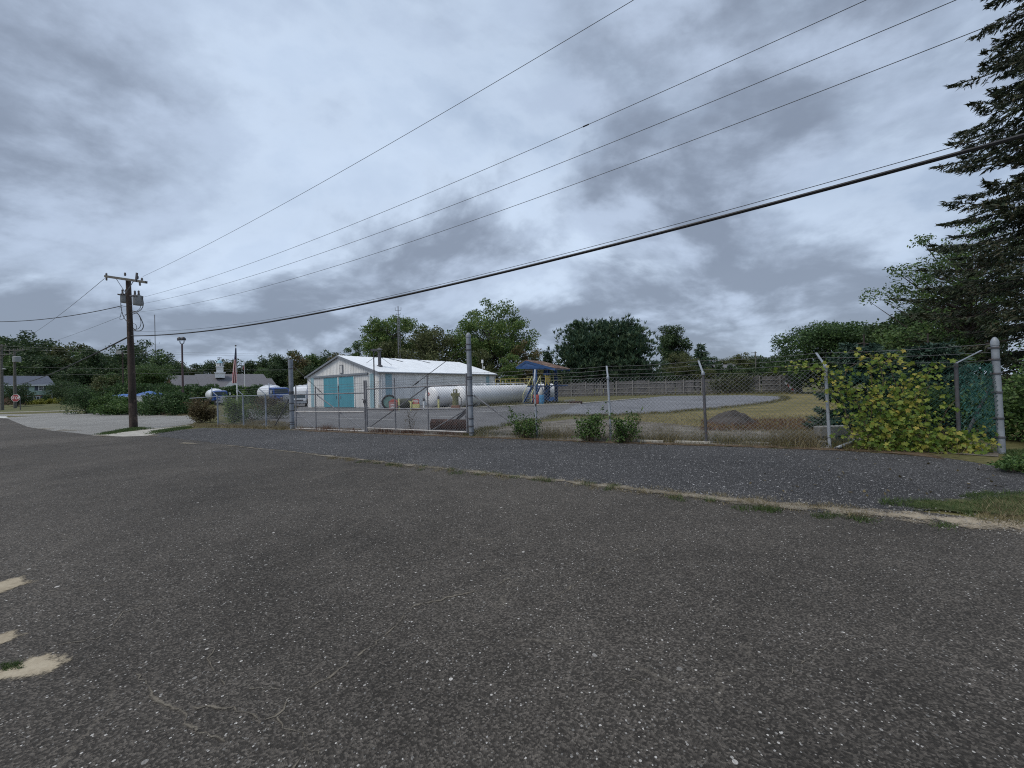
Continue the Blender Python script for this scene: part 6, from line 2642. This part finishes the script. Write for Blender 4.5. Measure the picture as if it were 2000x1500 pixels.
for i, (x, y, s, lb) in enumerate([(1352, 866, .9, 'pale concrete kerb piece left of the dark fence post'), (1478, 868, .55, 'pale rubble lying in weeds below the fence middle'), (1270, 864, .7, 'pale kerb stone between bush and weeds at the fence foot')]):
    m = MB()
    m.box(G(x, y) + Vector((0, 0, .03)), (s, .14, .07), -.45)
    tag(m.build('kerb_stone', M['concrete_pale'], bevel=.012), lb, 'stone', 'kerb pieces at the fence foot')

# ------------------------------------------------------------------ woods and trees
def wood(name, label, spots, leafms, seed):
    """far woods that read as one mass: crowns joined"""
    g = np.random.default_rng(seed)
    V_, MI = [], []
    for i, (x, Y, yt, wpx) in enumerate(spots):
        h = D(x, yt, Y).z
        w = wpx * Y / 750
        lv, _ = crown_parts(seed * 100 + i, h, w, h * .06, 70, 85, .026 * h + .15, fill=.40, clump=.165, amp=.22, flat=.8)
        p = base(x, Y)
        V_.append(lv + np.array([p.x, p.y, 0]))
        MI.append(np.full(len(lv) // 4, g.integers(0, len(leafms)) if i % 5 else 0))
    v = np.concatenate(V_)
    mi = np.concatenate(MI).astype(np.int32)
    me = card_mesh(name, v, leafms[0])
    for m_ in leafms[1:]:
        me.materials.append(m_)
    me.polygons.foreach_set('material_index', mi)
    me.update()
    return tag(link(name, me), label, 'wood', kind='stuff')


gw = np.random.default_rng(21)
sp = []
prof_l = [(-80, 650), (-40, 655), (0, 652), (18, 658), (40, 655), (60, 664), (90, 664), (120, 664), (145, 673), (165, 682), (185, 686), (205, 690), (225, 684), (245, 680), (262, 688), (282, 683), (300, 692), (318, 698), (335, 705)]
for x, y in prof_l:
    sp.append((x, 128 + gw.uniform(-8, 8), y - 5, 54))
for x in range(-70, 330, 30):
    yy = np.interp(x, [q[0] for q in prof_l], [q[1] for q in prof_l])
    sp.append((x + gw.uniform(-6, 6), 114 + gw.uniform(-4, 4), yy + 22 + gw.uniform(0, 22), 48))
wood('woods', 'dark woods behind the house and utility pole on the left', sp, [M['lf_dark'], M['lf_dark'], M['lf_mid'], M['lf_olive']], 3)
sp = []
prof_m = [(345, 706), (365, 712), (390, 710), (412, 706), (440, 704), (465, 708), (490, 702), (505, 706), (520, 698), (535, 693), (552, 697), (570, 690), (590, 688), (605, 690), (625, 696), (642, 690), (660, 694), (676, 700), (690, 706)]
for x, y in prof_m:
    sp.append((x, 150 + gw.uniform(-8, 8), y - 4, 42))
for x in range(345, 700, 24):
    yy = np.interp(x, [q[0] for q in prof_m], [q[1] for q in prof_m])
    sp.append((x + gw.uniform(-6, 6), 134 + gw.uniform(-4, 4), yy + 16 + gw.uniform(0, 18), 38))
wood('woods', 'mixed green woods between the utility pole and the warehouse', sp, [M['lf_dark'], M['lf_mid'], M['lf_olive'], M['lf_autumn'], M['lf_dark']], 4)
sp = []
prof_r = [(1060, 712), (1290, 706), (1320, 702), (1350, 694), (1370, 690), (1392, 692), (1410, 700), (1432, 693), (1452, 689), (1470, 692), (1490, 697), (1510, 690), (1530, 688), (1740, 660), (1765, 655)]
for x, y in prof_r:
    sp.append((x, 125 + gw.uniform(-10, 10), y, 36))
for x in range(1070, 1560, 26):
    sp.append((x, 85 + gw.uniform(-4, 4), 722 + gw.uniform(-10, 6), 36))
wood('woods', 'dark tree belt behind the wooden fence', sp, [M['lf_dark'], M['lf_olive'], M['lf_dark']], 5)


def dec(name, label, x, Y, yt, wpx, seed, leafm, n=90, per=110, leaf=None, cbf=.2, bark='bark', **kw):
    h = D(x, yt, Y).z
    n, per = int(n * 1.3), int(per * 1.45)
    kw.setdefault('clump', .15)
    kw.setdefault('amp', .3)
    w = wpx * Y / 750
    return tree(name, label, base(x, Y), crown_parts(seed, h, w, h * cbf, n, per, leaf or (.018 * h + .10), **kw), leafm, M[bark])


dec('green_tree', 'rounded mid-green tree behind the shrubs right of the utility pole', 290, 95, 706, 72, 31, M['lf_mid'], 90, 90)
dec('maple_tree', 'spreading green tree behind the left half of the warehouse roof', 757, 74, 608, 138, 132, M['lf_bright'], 130, 100, amp=.35, fill=.36, cbf=.28, clump=.095, leaf=.34)
dec('young_tree', 'low pale green tree at the warehouse ridge, left of the spreading one', 695, 78, 668, 40, 33, M['lf_mid'], 50, 70)
dec('green_tree', 'slim upright tree between the antenna mast and the tallest tree', 832, 80, 626, 56, 34, M['lf_mid'], 60, 90, cbf=.2)
dec('dense_tree', 'dense dark-green tree behind the middle of the warehouse', 848, 68, 640, 104, 35, M['lf_olive'], 90, 90, cbf=.08)
dec('dense_tree', 'dense olive tree behind the warehouse, left of the dark middle one', 775, 72, 660, 90, 36, M['lf_olive'], 80, 90, cbf=.08)
dec('maple_tree', 'tallest bright green tree, behind the right end of the warehouse', 962, 72, 604, 168, 37, M['lf_bright'], 165, 120, leaf=.36, amp=.55, fill=.36, cbf=.12, clump=.10)
dec('understory_tree', 'bright young tree in front of the tallest tree', 997, 62, 690, 52, 38, M['lf_bright'], 45, 80, cbf=.1)
dec('understory_tree', 'rusty olive tree right below the tallest tree', 1035, 66, 676, 62, 39, M['lf_autumn'], 60, 80, cbf=.1)
dec('understory_tree', 'low dark tree filling the gap right of the warehouse', 945, 64, 690, 66, 40, M['lf_olive'], 60, 80, cbf=.05)


def pine(label, x, Y, yt, wpx, seed, **kw):
    h = D(x, yt, Y).z
    return tree('pine_tree', label, base(x, Y), pine_parts(seed, h, wpx * Y / 750, h * .12, **kw), M['lf_pine'], M['bark_dark'])


pine('left of the three broad pines behind the blue rack', 1135, 76, 628, 106, 41, levels=17, per=8, tufts=30)
pine('middle and tallest of the three broad pines', 1183, 78, 624, 100, 42, levels=17, per=8, tufts=30)
pine('right of the three broad pines behind the chain link fence', 1228, 74, 630, 104, 43, levels=17, per=8, tufts=30)


def spruce(name, label, x, Y, yt, wpx, seed, leafm, **kw):
    h = D(x, yt, Y).z
    return tree(name, label, base(x, Y), spruce_parts(seed, h, wpx * Y / 1500, .3, **kw), leafm, M['bark_dark'])


spruce('small_conifer', 'small dark conifer between the rack roof and the pines', 1071, 82, 682, 46, 44, M['lf_pine'], gap=.6, per=7, twigs=14, finger=.8)
dec('oak_tree', 'dark rounded oak right of the pines', 1314, 105, 631, 64, 45, M['lf_dark'], 75, 120, amp=.45, cbf=.25)
spruce('pointed_conifer', 'pointed dark conifer right of the oak', 1371, 92, 668, 58, 46, M['lf_pine'], gap=.7, per=7, twigs=14, finger=.9)
dec('olive_tree', 'muted olive tree between the oak and the pointed conifer', 1338, 84, 690, 60, 47, M['lf_olive'], 60, 80, cbf=.1)
dec('broad_tree', 'broad dark-green domed tree left of the big spruce', 1632, 46, 622, 180, 48, M['lf_hedge'], 150, 150, leaf=.26, cbf=.1, amp=.3, fill=.3)
dec('broad_tree', 'dark tree just right of the domed tree', 1722, 48, 634, 80, 49, M['lf_dark'], 90, 110, leaf=.26, cbf=.1)
dec('dark_maple', 'dark low tree under the airy tree at the right', 1830, 24, 590, 190, 50, M['lf_dark'], 120, 120, leaf=.20, cbf=.1, fill=.35)
dec('airy_tree', 'airy light-green tree with thin branches before the big spruce', 1888, 21, 446, 250, 51, M['lf_mid'], 150, 44, leaf=.15, cbf=.30, amp=.5, fill=.38, clump=.085, aspect=.5, depth=6, sides=5)
dec('understory_tree', 'yellow-green understory tree behind the vine-covered fence', 1800, 17, 640, 150, 52, M['lf_mid'], 60, 90, leaf=.13, cbf=.1)
SPR = Vector((21.0, 14.0, 0))
tree('spruce_tree', 'tall dark spruce with drooping boughs at the right edge', SPR, spruce_parts(60, 23.5, 5.3, .5, gap=.52, per=8, twigs=125, finger=.23, droop=.24, curve=.95), M['lf_spruce'], M['bark_dark'])


def bspruce(label, x, Y, h, r, seed):
    return tree('blue_spruce', label, base(x, Y), spruce_parts(seed, h, r, .25, gap=.22, per=8, twigs=55, finger=.20, droop=.25), M['lf_bluespruce'], M['bark_dark'])


bspruce('small blue-green spruce behind the third fence post', 1690, 12.4, 3.1, 1.75, 61)
bspruce('blue-green spruce behind the vine near the end post', 1815, 11.8, 3.0, 1.6, 62)

# shrubs on the left, each its own
row = [(172, 47, 54, 757, 71, 'lf_hedge', 'large dark shrub at the left end of the shrub row'),
       (207, 43, 60, 768, 72, 'lf_bush', 'mid-green shrub second from the left of the row'),
       (238, 41, 54, 777, 73, 'lf_bush', 'light green shrub just left of the utility pole'),
       (283, 40, 56, 782, 74, 'lf_bush', 'green shrub just right of the utility pole'),
       (318, 38, 58, 769, 75, 'lf_hedge', 'dark green shrub beside the parking lot, right of the pole'),
       (350, 36.5, 52, 768, 76, 'lf_hedge', 'dark shrub touching the brown vine thicket')]
for x, Y, wpx, yt, sd, mt, lb in row:
    w = wpx * Y / 750
    h = D(x, yt, Y).z
    bush('shrub', lb, base(x, Y), bush_parts(sd, w * 1.15, w, h * 1.08, 8000, .16, .55, dense=.4, shoots=9), M[mt], group='shrubs along the parking lot')
bush('shrub', 'brown withered vine thicket at the left end of the fence', base(394, 24.5), bush_parts(77, 1.75, 1.5, 1.75, 6500, .085, .6, dense=.45, shoots=8), M['lf_brown'])
bush('shrub', 'bright green bush growing through the fence left of the gate', base(455, 23.0), bush_parts(78, 1.35, 1.2, 1.72, 4600, .09, .6, dense=.45, shoots=8), M['lf_lime'])
bush('shrub', 'sparse tall weed bush behind the left fence posts', base(490, 26.0), bush_parts(79, 1.6, 1.0, 1.9, 1500, .09, .5), M['lf_bush'])
bush('shrub', 'low olive weeds behind the fence beside the left gate post', base(543, 27.0), bush_parts(80, 3.0, 1.2, 1.35, 3200, .09, .5), M['lf_olive'])
bush('shrub', 'brown thicket behind the fence left of the gate post', base(530, 36.0), bush_parts(81, 5.0, 1.6, 1.6, 3600, .12, .5), M['lf_brown'])
# long clipped hedge before the brick hall
for i, (x, Y, wpx, yt, mt, lb) in enumerate([(272, 82, 110, 752, 'lf_hedge', 'dark hedge section behind the boats'), (372, 80, 104, 754, 'lf_hedge', 'dark hedge section below the floodlight pole'),
                                             (462, 78, 92, 756, 'lf_hedge', 'dark hedge section behind the flagpole'), (540, 76, 76, 757, 'lf_hedge', 'dark hedge section behind the tanker cab')]):
    w = wpx * Y / 750
    g = np.random.default_rng(90 + i)
    h = D(x, yt, Y).z
    n = 5200
    pos = np.stack([g.uniform(-.5, .5, n) * w, g.uniform(-.5, .5, n) * 3, g.uniform(0, 1, n) ** .7 * h], 1)
    pos[:, 2] *= 1 + .07 * np.sin(pos[:, 0] * 1.3 + i) + .05 * np.sin(pos[:, 0] * 3.1)
    lv = cards(pos, .42, .5, g, axis=np.tile(np.array([[0, 0, 1.0]]), (n, 1)), spread=.7)
    tb = MB()
    for k in range(9):
        xx = (k / 8 - .5) * w * .95
        tb.tube([(xx, 0, 0), (xx + .1, 0, h * .8)], [.1, .03], 5)
    bush('hedge', lb, base(x, Y), (lv, tb), M[mt], 'hedge', group='hedge before the brick hall')
for x, Y, wpx, h, mt, lb in [(62, 88, 17, 1.1, 'lf_goldbush', 'gold clipped shrub left, before the pale green house'), (79, 88, 14, 1.25, 'lf_goldbush', 'gold clipped shrub in the middle before the house'), (96, 87.5, 13, 1.2, 'lf_goldbush', 'gold clipped shrub right of the house corner'),
                             (115, 88, 22, 1.5, 'lf_goldbush', 'widest gold shrub on the lawn edge right of the house')]:
    w = wpx * Y / 750
    bush('shrub', lb, base(x, Y, .95), bush_parts(int(x), w, w, h, 900, .22, .6, dense=.35), M[mt], group='gold shrubs before the house')
bush('shrub', 'dark pointed evergreen at the house door', base(89, 90, .95), bush_parts(7, 1.3, 1.3, 2.6, 900, .25, .5), M['lf_hedge'])
dec('garden_tree', 'dark tree hiding the left half of the pale green house', 34, 80, 750, 50, 53, M['lf_dark'], 60, 70, cbf=.12)
dec('garden_tree', 'dark tree at the right side of the pale green house', 128, 94, 742, 60, 54, M['lf_dark'], 70, 80, cbf=.05)
dec('garden_tree', 'dark shrubby tree between house and shrub row', 150, 84, 752, 56, 55, M['lf_dark'], 60, 80, cbf=.03)

# bushes at the front fence
for x, y, w, h, sd, mt, lb, nl in [(1017, 857, 1.05, .95, 1, 'lf_bush', 'dark leafy bush at the fence foot right of the gate post', 1700), (1150, 864, .95, 1.0, 2, 'lf_bush', 'leafy bush left of the middle fence post', 1900), (1222, 867, .82, .98, 3, 'lf_bush', 'leafy green bush right of the middle fence post', 1800)]:
    bush('bush', lb, G(x, y) + fn * .15, bush_parts(100 + sd, w * 1.2, w * .9, h * .95, nl, .066, .6, lumps=7, stems=22, flare=.7, dense=.55, shoots=12), M[mt], group='bushes growing through the front fence')
g = np.random.default_rng(66)
tb = MB()
q = G(803, 846)
for i in range(9):
    a = g.uniform(0, 6.28)
    z0 = .15 + i * .09
    s = q + Vector((.02 * i, 0, z0))
    tb.tube([s, s + Vector((math.cos(a) * .16, math.sin(a) * .1, .16)), s + Vector((math.cos(a) * .22, math.sin(a) * .14, .32))], [.009, .006, .002], 4)
tb.tube([q - Vector((0, 0, .05)), q + Vector((-.06, 0, .5)), q + Vector((-.14, 0, 1.0))], [.016, .011, .004], 5)
lvv = cards(np.array([q[:] for _ in range(160)]) + g.normal(size=(160, 3)) * np.array([.12, .1, .22]) + np.array([-.05, 0, .5]), .05, .5, g)
t = thing('sapling', 'bare twiggy sapling before the right gate leaf', 'sapling', q)
tb.build('stems', M['stem'], t)
link('leaves', card_mesh('leaves', lvv, M['lf_brown']), t)


# ------------------------------------------------------------------ vine on the right fence
def lobed(cen, size, g, axis_n):
    """five-lobed vine leaves, folded a little along the midrib"""
    n = len(cen)
    th = np.radians([90, 128, 158, 205, 245, 270, 295, 335, 22, 52])
    rr = np.array([1.0, .55, .92, .55, .70, .35, .70, .55, .92, .55])
    nrm = axis_n + g.normal(size=(n, 3)) * .55
    nrm /= np.linalg.norm(nrm, axis=1, keepdims=True)
    t = g.normal(size=(n, 3)) * .6 + np.array([0, 0, -.8])
    t -= nrm * (t * nrm).sum(1, keepdims=True)
    t /= np.linalg.norm(t, axis=1, keepdims=True)
    b = np.cross(nrm, t)
    sz = size * g.uniform(.4, 1.45, (n, 1, 1)) * .5
    lx, ly = np.cos(th) * rr, np.sin(th) * rr
    v = cen[:, None, :] + sz * (t[:, None, :] * ly[None, :, None] + b[:, None, :] * lx[None, :, None] + nrm[:, None, :] * (np.abs(lx) * .28)[None, :, None])
    k = len(th)
    left = [0, 1, 2, 3, 4, 5]
    right = [5, 6, 7, 8, 9, 0]
    idx = np.concatenate([np.array(left)[None] + np.arange(n)[:, None] * k, np.array(right)[None] + np.arange(n)[:, None] * k])
    return v.reshape(-1, 3), idx


g = np.random.default_rng(77)
vine = thing('vine', 'yellow-green leafy vine smothering the right end of the fence', 'vine', fx(1780, FB, FA))
strands, leafc = MB(), []
routes = [
    [(1690, 884), (1700, 840), (1690, 790), (1660, 750), (1612, 722), (1580, 716), (1530, 722)],
    [(1700, 884), (1690, 830), (1672, 780), (1640, 745), (1612, 725), (1560, 714), (1518, 718)],
    [(1720, 888), (1715, 840), (1722, 790), (1725, 740), (1715, 700), (1690, 688), (1660, 684)],
    [(1740, 888), (1745, 830), (1760, 780), (1742, 730), (1735, 700), (1760, 690)],
    [(1760, 890), (1780, 840), (1790, 790), (1800, 745), (1820, 720), (1870, 715)],
    [(1730, 890), (1720, 860), (1700, 820), (1705, 780), (1690, 760)],
    [(1770, 890), (1760, 850), (1750, 800), (1765, 760), (1790, 730), (1830, 712)],
    [(1860, 893), (1850, 860), (1835, 830), (1850, 800), (1868, 780)],
    [(1890, 896), (1880, 870), (1865, 850), (1840, 838)],
    [(1800, 892), (1815, 860), (1840, 850), (1870, 845), (1905, 850)],
    [(1750, 890), (1770, 865), (1800, 850), (1810, 815), (1800, 785), (1815, 750)],
    [(1700, 886), (1735, 860), (1745, 820), (1775, 795), (1800, 760), (1850, 745)],
    [(1870, 892), (1900, 870), (1910, 840)],
    [(1690, 886), (1668, 850), (1650, 800), (1640, 760), (1655, 720), (1690, 700), (1725, 690)],
    [(1710, 886), (1730, 830), (1705, 770), (1700, 720), (1740, 700), (1790, 715)],
    [(1650, 800), (1625, 770), (1600, 745), (1585, 730)]]
for ri, rt in enumerate(routes):
    d_off = -0.06 + (.25 if ri % 3 == 0 else -.12) * g.uniform(0, 1)
    P_ = [VP(x, y, FB + fn * d_off, FA + fn * d_off) for x, y in rt]
    if rt[0][1] > 850:
        P_[0].z = 0
    strands.tube(P_, [.014] + [.008] * (len(P_) - 2) + [.003], 5)
    for i in range(len(P_) - 1):
        ln = (P_[i + 1] - P_[i]).length
        low = 1.0 if i < 2 else (.75 if i < len(P_) - 2 else .5)
        for k in range(int(ln * 58 * low)):
            q = P_[i].lerp(P_[i + 1], g.uniform(0, 1)) + Vector(g.normal(size=3) * np.array([.11, .11, .09]) * (1.35 if i < 2 else .8))
            leafc.append((q.x, q.y, max(.03, q.z)))
strands.build('stem', M['stem'], vine)
# the full lower mass
for x0, y0, sx, sz_, n in [(1720, 850, .26, .22, 170), (1770, 850, .28, .26, 170), (1760, 800, .26, .26, 90), (1830, 868, .24, .14, 170), (1885, 872, .22, .13, 170), (1705, 875, .2, .1, 130), (1800, 820, .22, .2, 70), (1740, 760, .2, .18, 40), (1690, 775, .16, .16, 60), (1795, 745, .2, .14, 45)]:
    c = VP(x0, y0, FB - fn * .12, FA - fn * .12)
    u = g.normal(size=(n, 3))
    p = np.array(c[:]) + u[:, :1] * sx * np.array(fdir[:])[None] + u[:, 1:2] * .14 * np.array(fn[:])[None] + u[:, 2:] * np.array([[0, 0, sz_]])
    p[:, 2] = np.abs(p[:, 2]) + .02
    leafc += [tuple(q) for q in p]
lc = np.array(leafc)
v, idx = lobed(lc, .105, g, np.tile(np.array(-fn)[None] + np.array([[0, 0, .5]]), (len(lc), 1)))
n = len(lc)
me = fast_mesh('leaves', v, np.full(2 * n, 6), idx.ravel(), M['lf_yellow'])
o = link('leaves', me, vine)
o['kind'] = 'stuff'

# shrubs beyond the end post
for x, Y, w, h, sd, mt, lb in [(1995, 9.6, 1.8, 2.4, 5, 'lf_bush', 'tall green shrub right of the thick end post'), (2060, 9.0, 2.0, 1.8, 6, 'lf_mid', 'green shrub at the right picture edge')]:
    bush('shrub', lb, base(x, Y), bush_parts(120 + sd, w, w, h, 5200, .085, .6, dense=.45), M[mt])
bush('weed_clump', 'low leafy weeds at the foot of the end post', G(2000, 925), bush_parts(131, 1.0, .7, .32, 1300, .06, .5, stems=6), M['lf_bush'], 'weeds')
bush('shrub', 'dark undergrowth behind the vine-covered fence', base(1780, 11.0), bush_parts(132, 4.2, 1.4, 1.5, 6500, .10, .5, dense=.45), M['lf_hedge'])
bush('shrub', 'ivy hanging over the wooden fence', base(1420, 53.4), bush_parts(133, 9.0, 1.0, 2.9, 3000, .2, .6, flare=.95), M['lf_olive'])

# ------------------------------------------------------------------ grasses and weeds
g = np.random.default_rng(5)


def pxpts(n, quad_):
    """random ground points inside a picture quadrilateral (4 corners)"""
    a, b, c, d = [np.array(p, float) for p in quad_]
    s, t = g.uniform(0, 1, (n, 1)), g.uniform(0, 1, (n, 1))
    q = (a * (1 - s) + b * s) * (1 - t) + (d * (1 - s) + c * s) * t
    return [G(x, y) for x, y in q]


# tufts along the sand verge
cen = []
for x, y, n_ in [(1680, 1018, 3), (1320, 976, 3), (1200, 955, 4), (1150, 947, 3), (1090, 941, 3), (1060, 940, 2), (960, 928, 4), (900, 927, 3), (870, 922, 2), (740, 908, 3), (770, 910, 2), (700, 904, 2), (1500, 1000, 4), (1490, 998, 3), (1620, 1012, 3), (1450, 995, 2), (1860, 1032, 2), (1390, 980, 2), (1010, 935, 2), (820, 916, 2)]:
    for k in range(n_):
        cen.append(G(x + g.normal() * 14, y + g.normal() * 2))
blades('grass_tuft', tuft_points(g, cen, .05, 55), .055, .0035, M['grass_green'], 'small green grass tufts along the sandy road edge', 'grass', g, .9)
cen = [Vector((p.x, p.y, 0)) for p in pxpts(150, [(1700, 1018), (640, 897), (640, 893), (1700, 996)])]
blades('dry_tuft', tuft_points(g, cen, .06, 40), .045, .003, M['grass_dry'], 'straw-coloured grass along the sandy road edge', 'grass', g, 1.2)
pts = pxpts(6500, [(1800, 990), (2080, 1045), (2120, 960), (1900, 966)]) + pxpts(900, [(1720, 988), (1830, 1000), (1830, 980), (1720, 978)])
pts = np.array([p[:] for p in pts])
keep = np.sin(pts[:, 0] * 5 + 1) + np.sin(pts[:, 1] * 7 + pts[:, 0] * 2) > -.8
blades('verge_grass', pts[keep], .065, .004, M['grass_green'], 'scruffy green grass at the right end of the driveway', 'grass', g, 1.0)
pts = np.array([p[:] for p in pxpts(1400, [(1900, 1020), (2090, 1055), (2100, 985), (1930, 980)])])
blades('verge_straw', pts, .10, .003, M['grass_dry'], 'dry stalks in the grass at the right road edge', 'grass', g, 1.1)
pts = np.array([p[:] for p in pxpts(6000, [(1965, 905), (2140, 945), (2140, 880), (1960, 880)])])
blades('lawn_grass', pts, .07, .006, M['grass_green'], 'green lawn behind the end post at right', 'grass', g, .9)
# weeds along the fence foot
segs = [(930, 1045), (1045, 1190), (1190, 1376), (1376, 1616), (1616, 1700)]
W_, Hh = [], []
for x0, x1 in segs:
    for k in range(1500):
        x = g.uniform(x0, x1)
        p = fx(x, FB, FA) + fn * (g.normal() * .35 + .22)
        cl = .5 + .5 * math.sin(p.x * 4.1) * math.sin(p.x * 1.7 + 2)
        if g.uniform() > .35 + .65 * cl:
            continue
        W_.append((p.x, p.y, .005))
        Hh.append(.10 + .30 * cl * g.uniform(.4, 1))
blades('fence_weeds', np.array(W_), np.array(Hh), .005, M['grass_mix'], 'tangled weeds along the foot of the right fence', 'weeds', g, .8)
W_, Hh = [], []
for x0, x1, n_, h in [(1060, 1120, 500, .5), (1240, 1370, 700, .35), (1280, 1320, 300, .5), (1500, 1600, 900, .55), (1545, 1590, 400, .6), (1395, 1500, 500, .3), (1780, 1860, 700, .6), (1700, 1760, 200, .5)]:
    for k in range(n_):
        p = fx(g.uniform(x0, x1), FB, FA) + fn * (g.normal() * .22 + .25)
        W_.append((p.x, p.y, .005))
        Hh.append(h * g.uniform(.4, 1))
blades('dry_weeds', np.array(W_), np.array(Hh), .0045, M['grass_dry'], 'tall straw-coloured weeds along the right fence', 'weeds', g, .6)
W_, Hh = [], []
for k in range(3200):
    x = g.uniform(580, 912)
    p = VP(x, 845, FB, FC)
    p.z = 0
    p = p + Vector((0, g.normal() * .22 + .1, .005))
    cl = .5 + .5 * math.sin(p.x * 2.9 + 1) * math.sin(p.x * 1.3)
    if g.uniform() > .15 + .85 * cl:
        continue
    W_.append(p[:])
    Hh.append(.08 + .28 * cl * g.uniform(.3, 1))
blades('gate_weeds', np.array(W_), np.array(Hh), .006, M['grass_rust'], 'rust-brown weeds under the gate', 'weeds', g, .7)
pts = np.array([p[:] for p in pxpts(9000, [(1240, 828), (1900, 872), (1900, 815), (1240, 806)])])
blades('field_grass', pts, .10, .008, M['grass_dry'], 'dry yellow grass in the field behind the fence', 'grass', g, .9)
pts = np.array([p[:] for p in pxpts(3500, [(1370, 842), (1600, 842), (1600, 818), (1370, 822)])])
blades('red_weeds', pts, .16, .008, M['grass_rust'], 'dark red weeds around the earth heap', 'weeds', g, .8)
pts = np.array([p[:] for p in pxpts(6000, [(960, 850), (1650, 868), (1600, 838), (1040, 828)])])
blades('earth_weeds', pts, .09, .006, M['grass_mix'], 'thin weeds on the gravel behind the fence', 'weeds', g, .9)
pts = np.array([p[:] for p in pxpts(5000, [(1090, 775), (1560, 769), (1560, 765), (1090, 771)])])
blades('back_grass', pts, .3, .03, M['grass_mix'], 'rough grass along the wooden fence', 'grass', g, .7)
pts = np.array([p[:] for p in pxpts(1800, [(930, 795.5), (1130, 788), (1120, 785), (930, 792)])])
blades('kerb_weeds', pts, .28, .02, M['grass_mix'], 'weeds between kerb and white tank', 'weeds', g, .7)
cen = pxpts(70, [(200, 850), (285, 838), (270, 835), (215, 845)]) + pxpts(60, [(290, 850), (372, 836), (372, 833), (300, 843)])
blades('pole_grass', tuft_points(g, cen, .16, 60), .09, .010, M['grass_green'], 'grass strip around the foot of the utility pole', 'grass', g, .9)
cen = pxpts(60, [(372, 834), (571, 839), (571, 835), (372, 829)]) + pxpts(40, [(300, 811), (372, 813), (372, 808), (300, 807)]) + pxpts(40, [(480, 828), (571, 833), (571, 828), (480, 822)])
blades('left_weeds', tuft_points(g, cen, .2, 60), .16, .010, M['grass_dry'], 'dry weeds along the fence left of the gate', 'weeds', g, .9)
pts = np.array([p[:] for p in pxpts(60, [(0, 1315), (45, 1312), (40, 1300), (0, 1303)])])
blades('moss_tuft', np.repeat(pts, 6, 0) + g.normal(size=(360, 3)) * np.array([.008, .008, 0]) + np.array([0, 0, .018]), .018, .002, M['grass_green'], 'small green tuft in the sandy patch at left', 'grass', g, 1.0)
# ragged grass creeping over the gravel edge
ge = []
for (xa, ya), (xb, yb) in zip([(1085, 812), (1190, 812), (1300, 806), (1400, 797.5), (1500, 787), (1535, 779)], [(1190, 812), (1300, 806), (1400, 797.5), (1500, 787), (1535, 779), (1530, 774.5)]):
    for k in range(26):
        f = g.uniform()
        ge.append(G(xa + (xb - xa) * f, ya + (yb - ya) * f + abs(g.normal()) * 1.2 - .6))
for (xa, ya), (xb, yb) in zip([(920, 850), (960, 836), (1040, 823)], [(960, 836), (1040, 823), (1110, 812)]):
    for k in range(26):
        f = g.uniform()
        ge.append(G(xa + (xb - xa) * f, ya + (yb - ya) * f + g.normal() * 1.5))
blades('edge_grass', tuft_points(g, ge, .22, 45), .12, .010, M['grass_mix'], 'ragged grass along the edge of the gravel yard', 'grass', g, .9)
# fallen leaves on the driveway
lv = []
pts = np.array([p[:] for p in pxpts(60, [(1500, 985), (1980, 960), (1930, 905), (1400, 878)])] + [p[:] for p in pxpts(30, [(600, 855), (1400, 880), (1400, 874), (600, 848)])])
pts[:, 2] = .028
v = cards(pts, .06, .6, g, up=6.0)
me = card_mesh('fallen_leaves', v, M['lf_brown'])
tag(link('fallen_leaves', me), 'scattered fallen leaves on the dark driveway', 'leaves', kind='stuff')
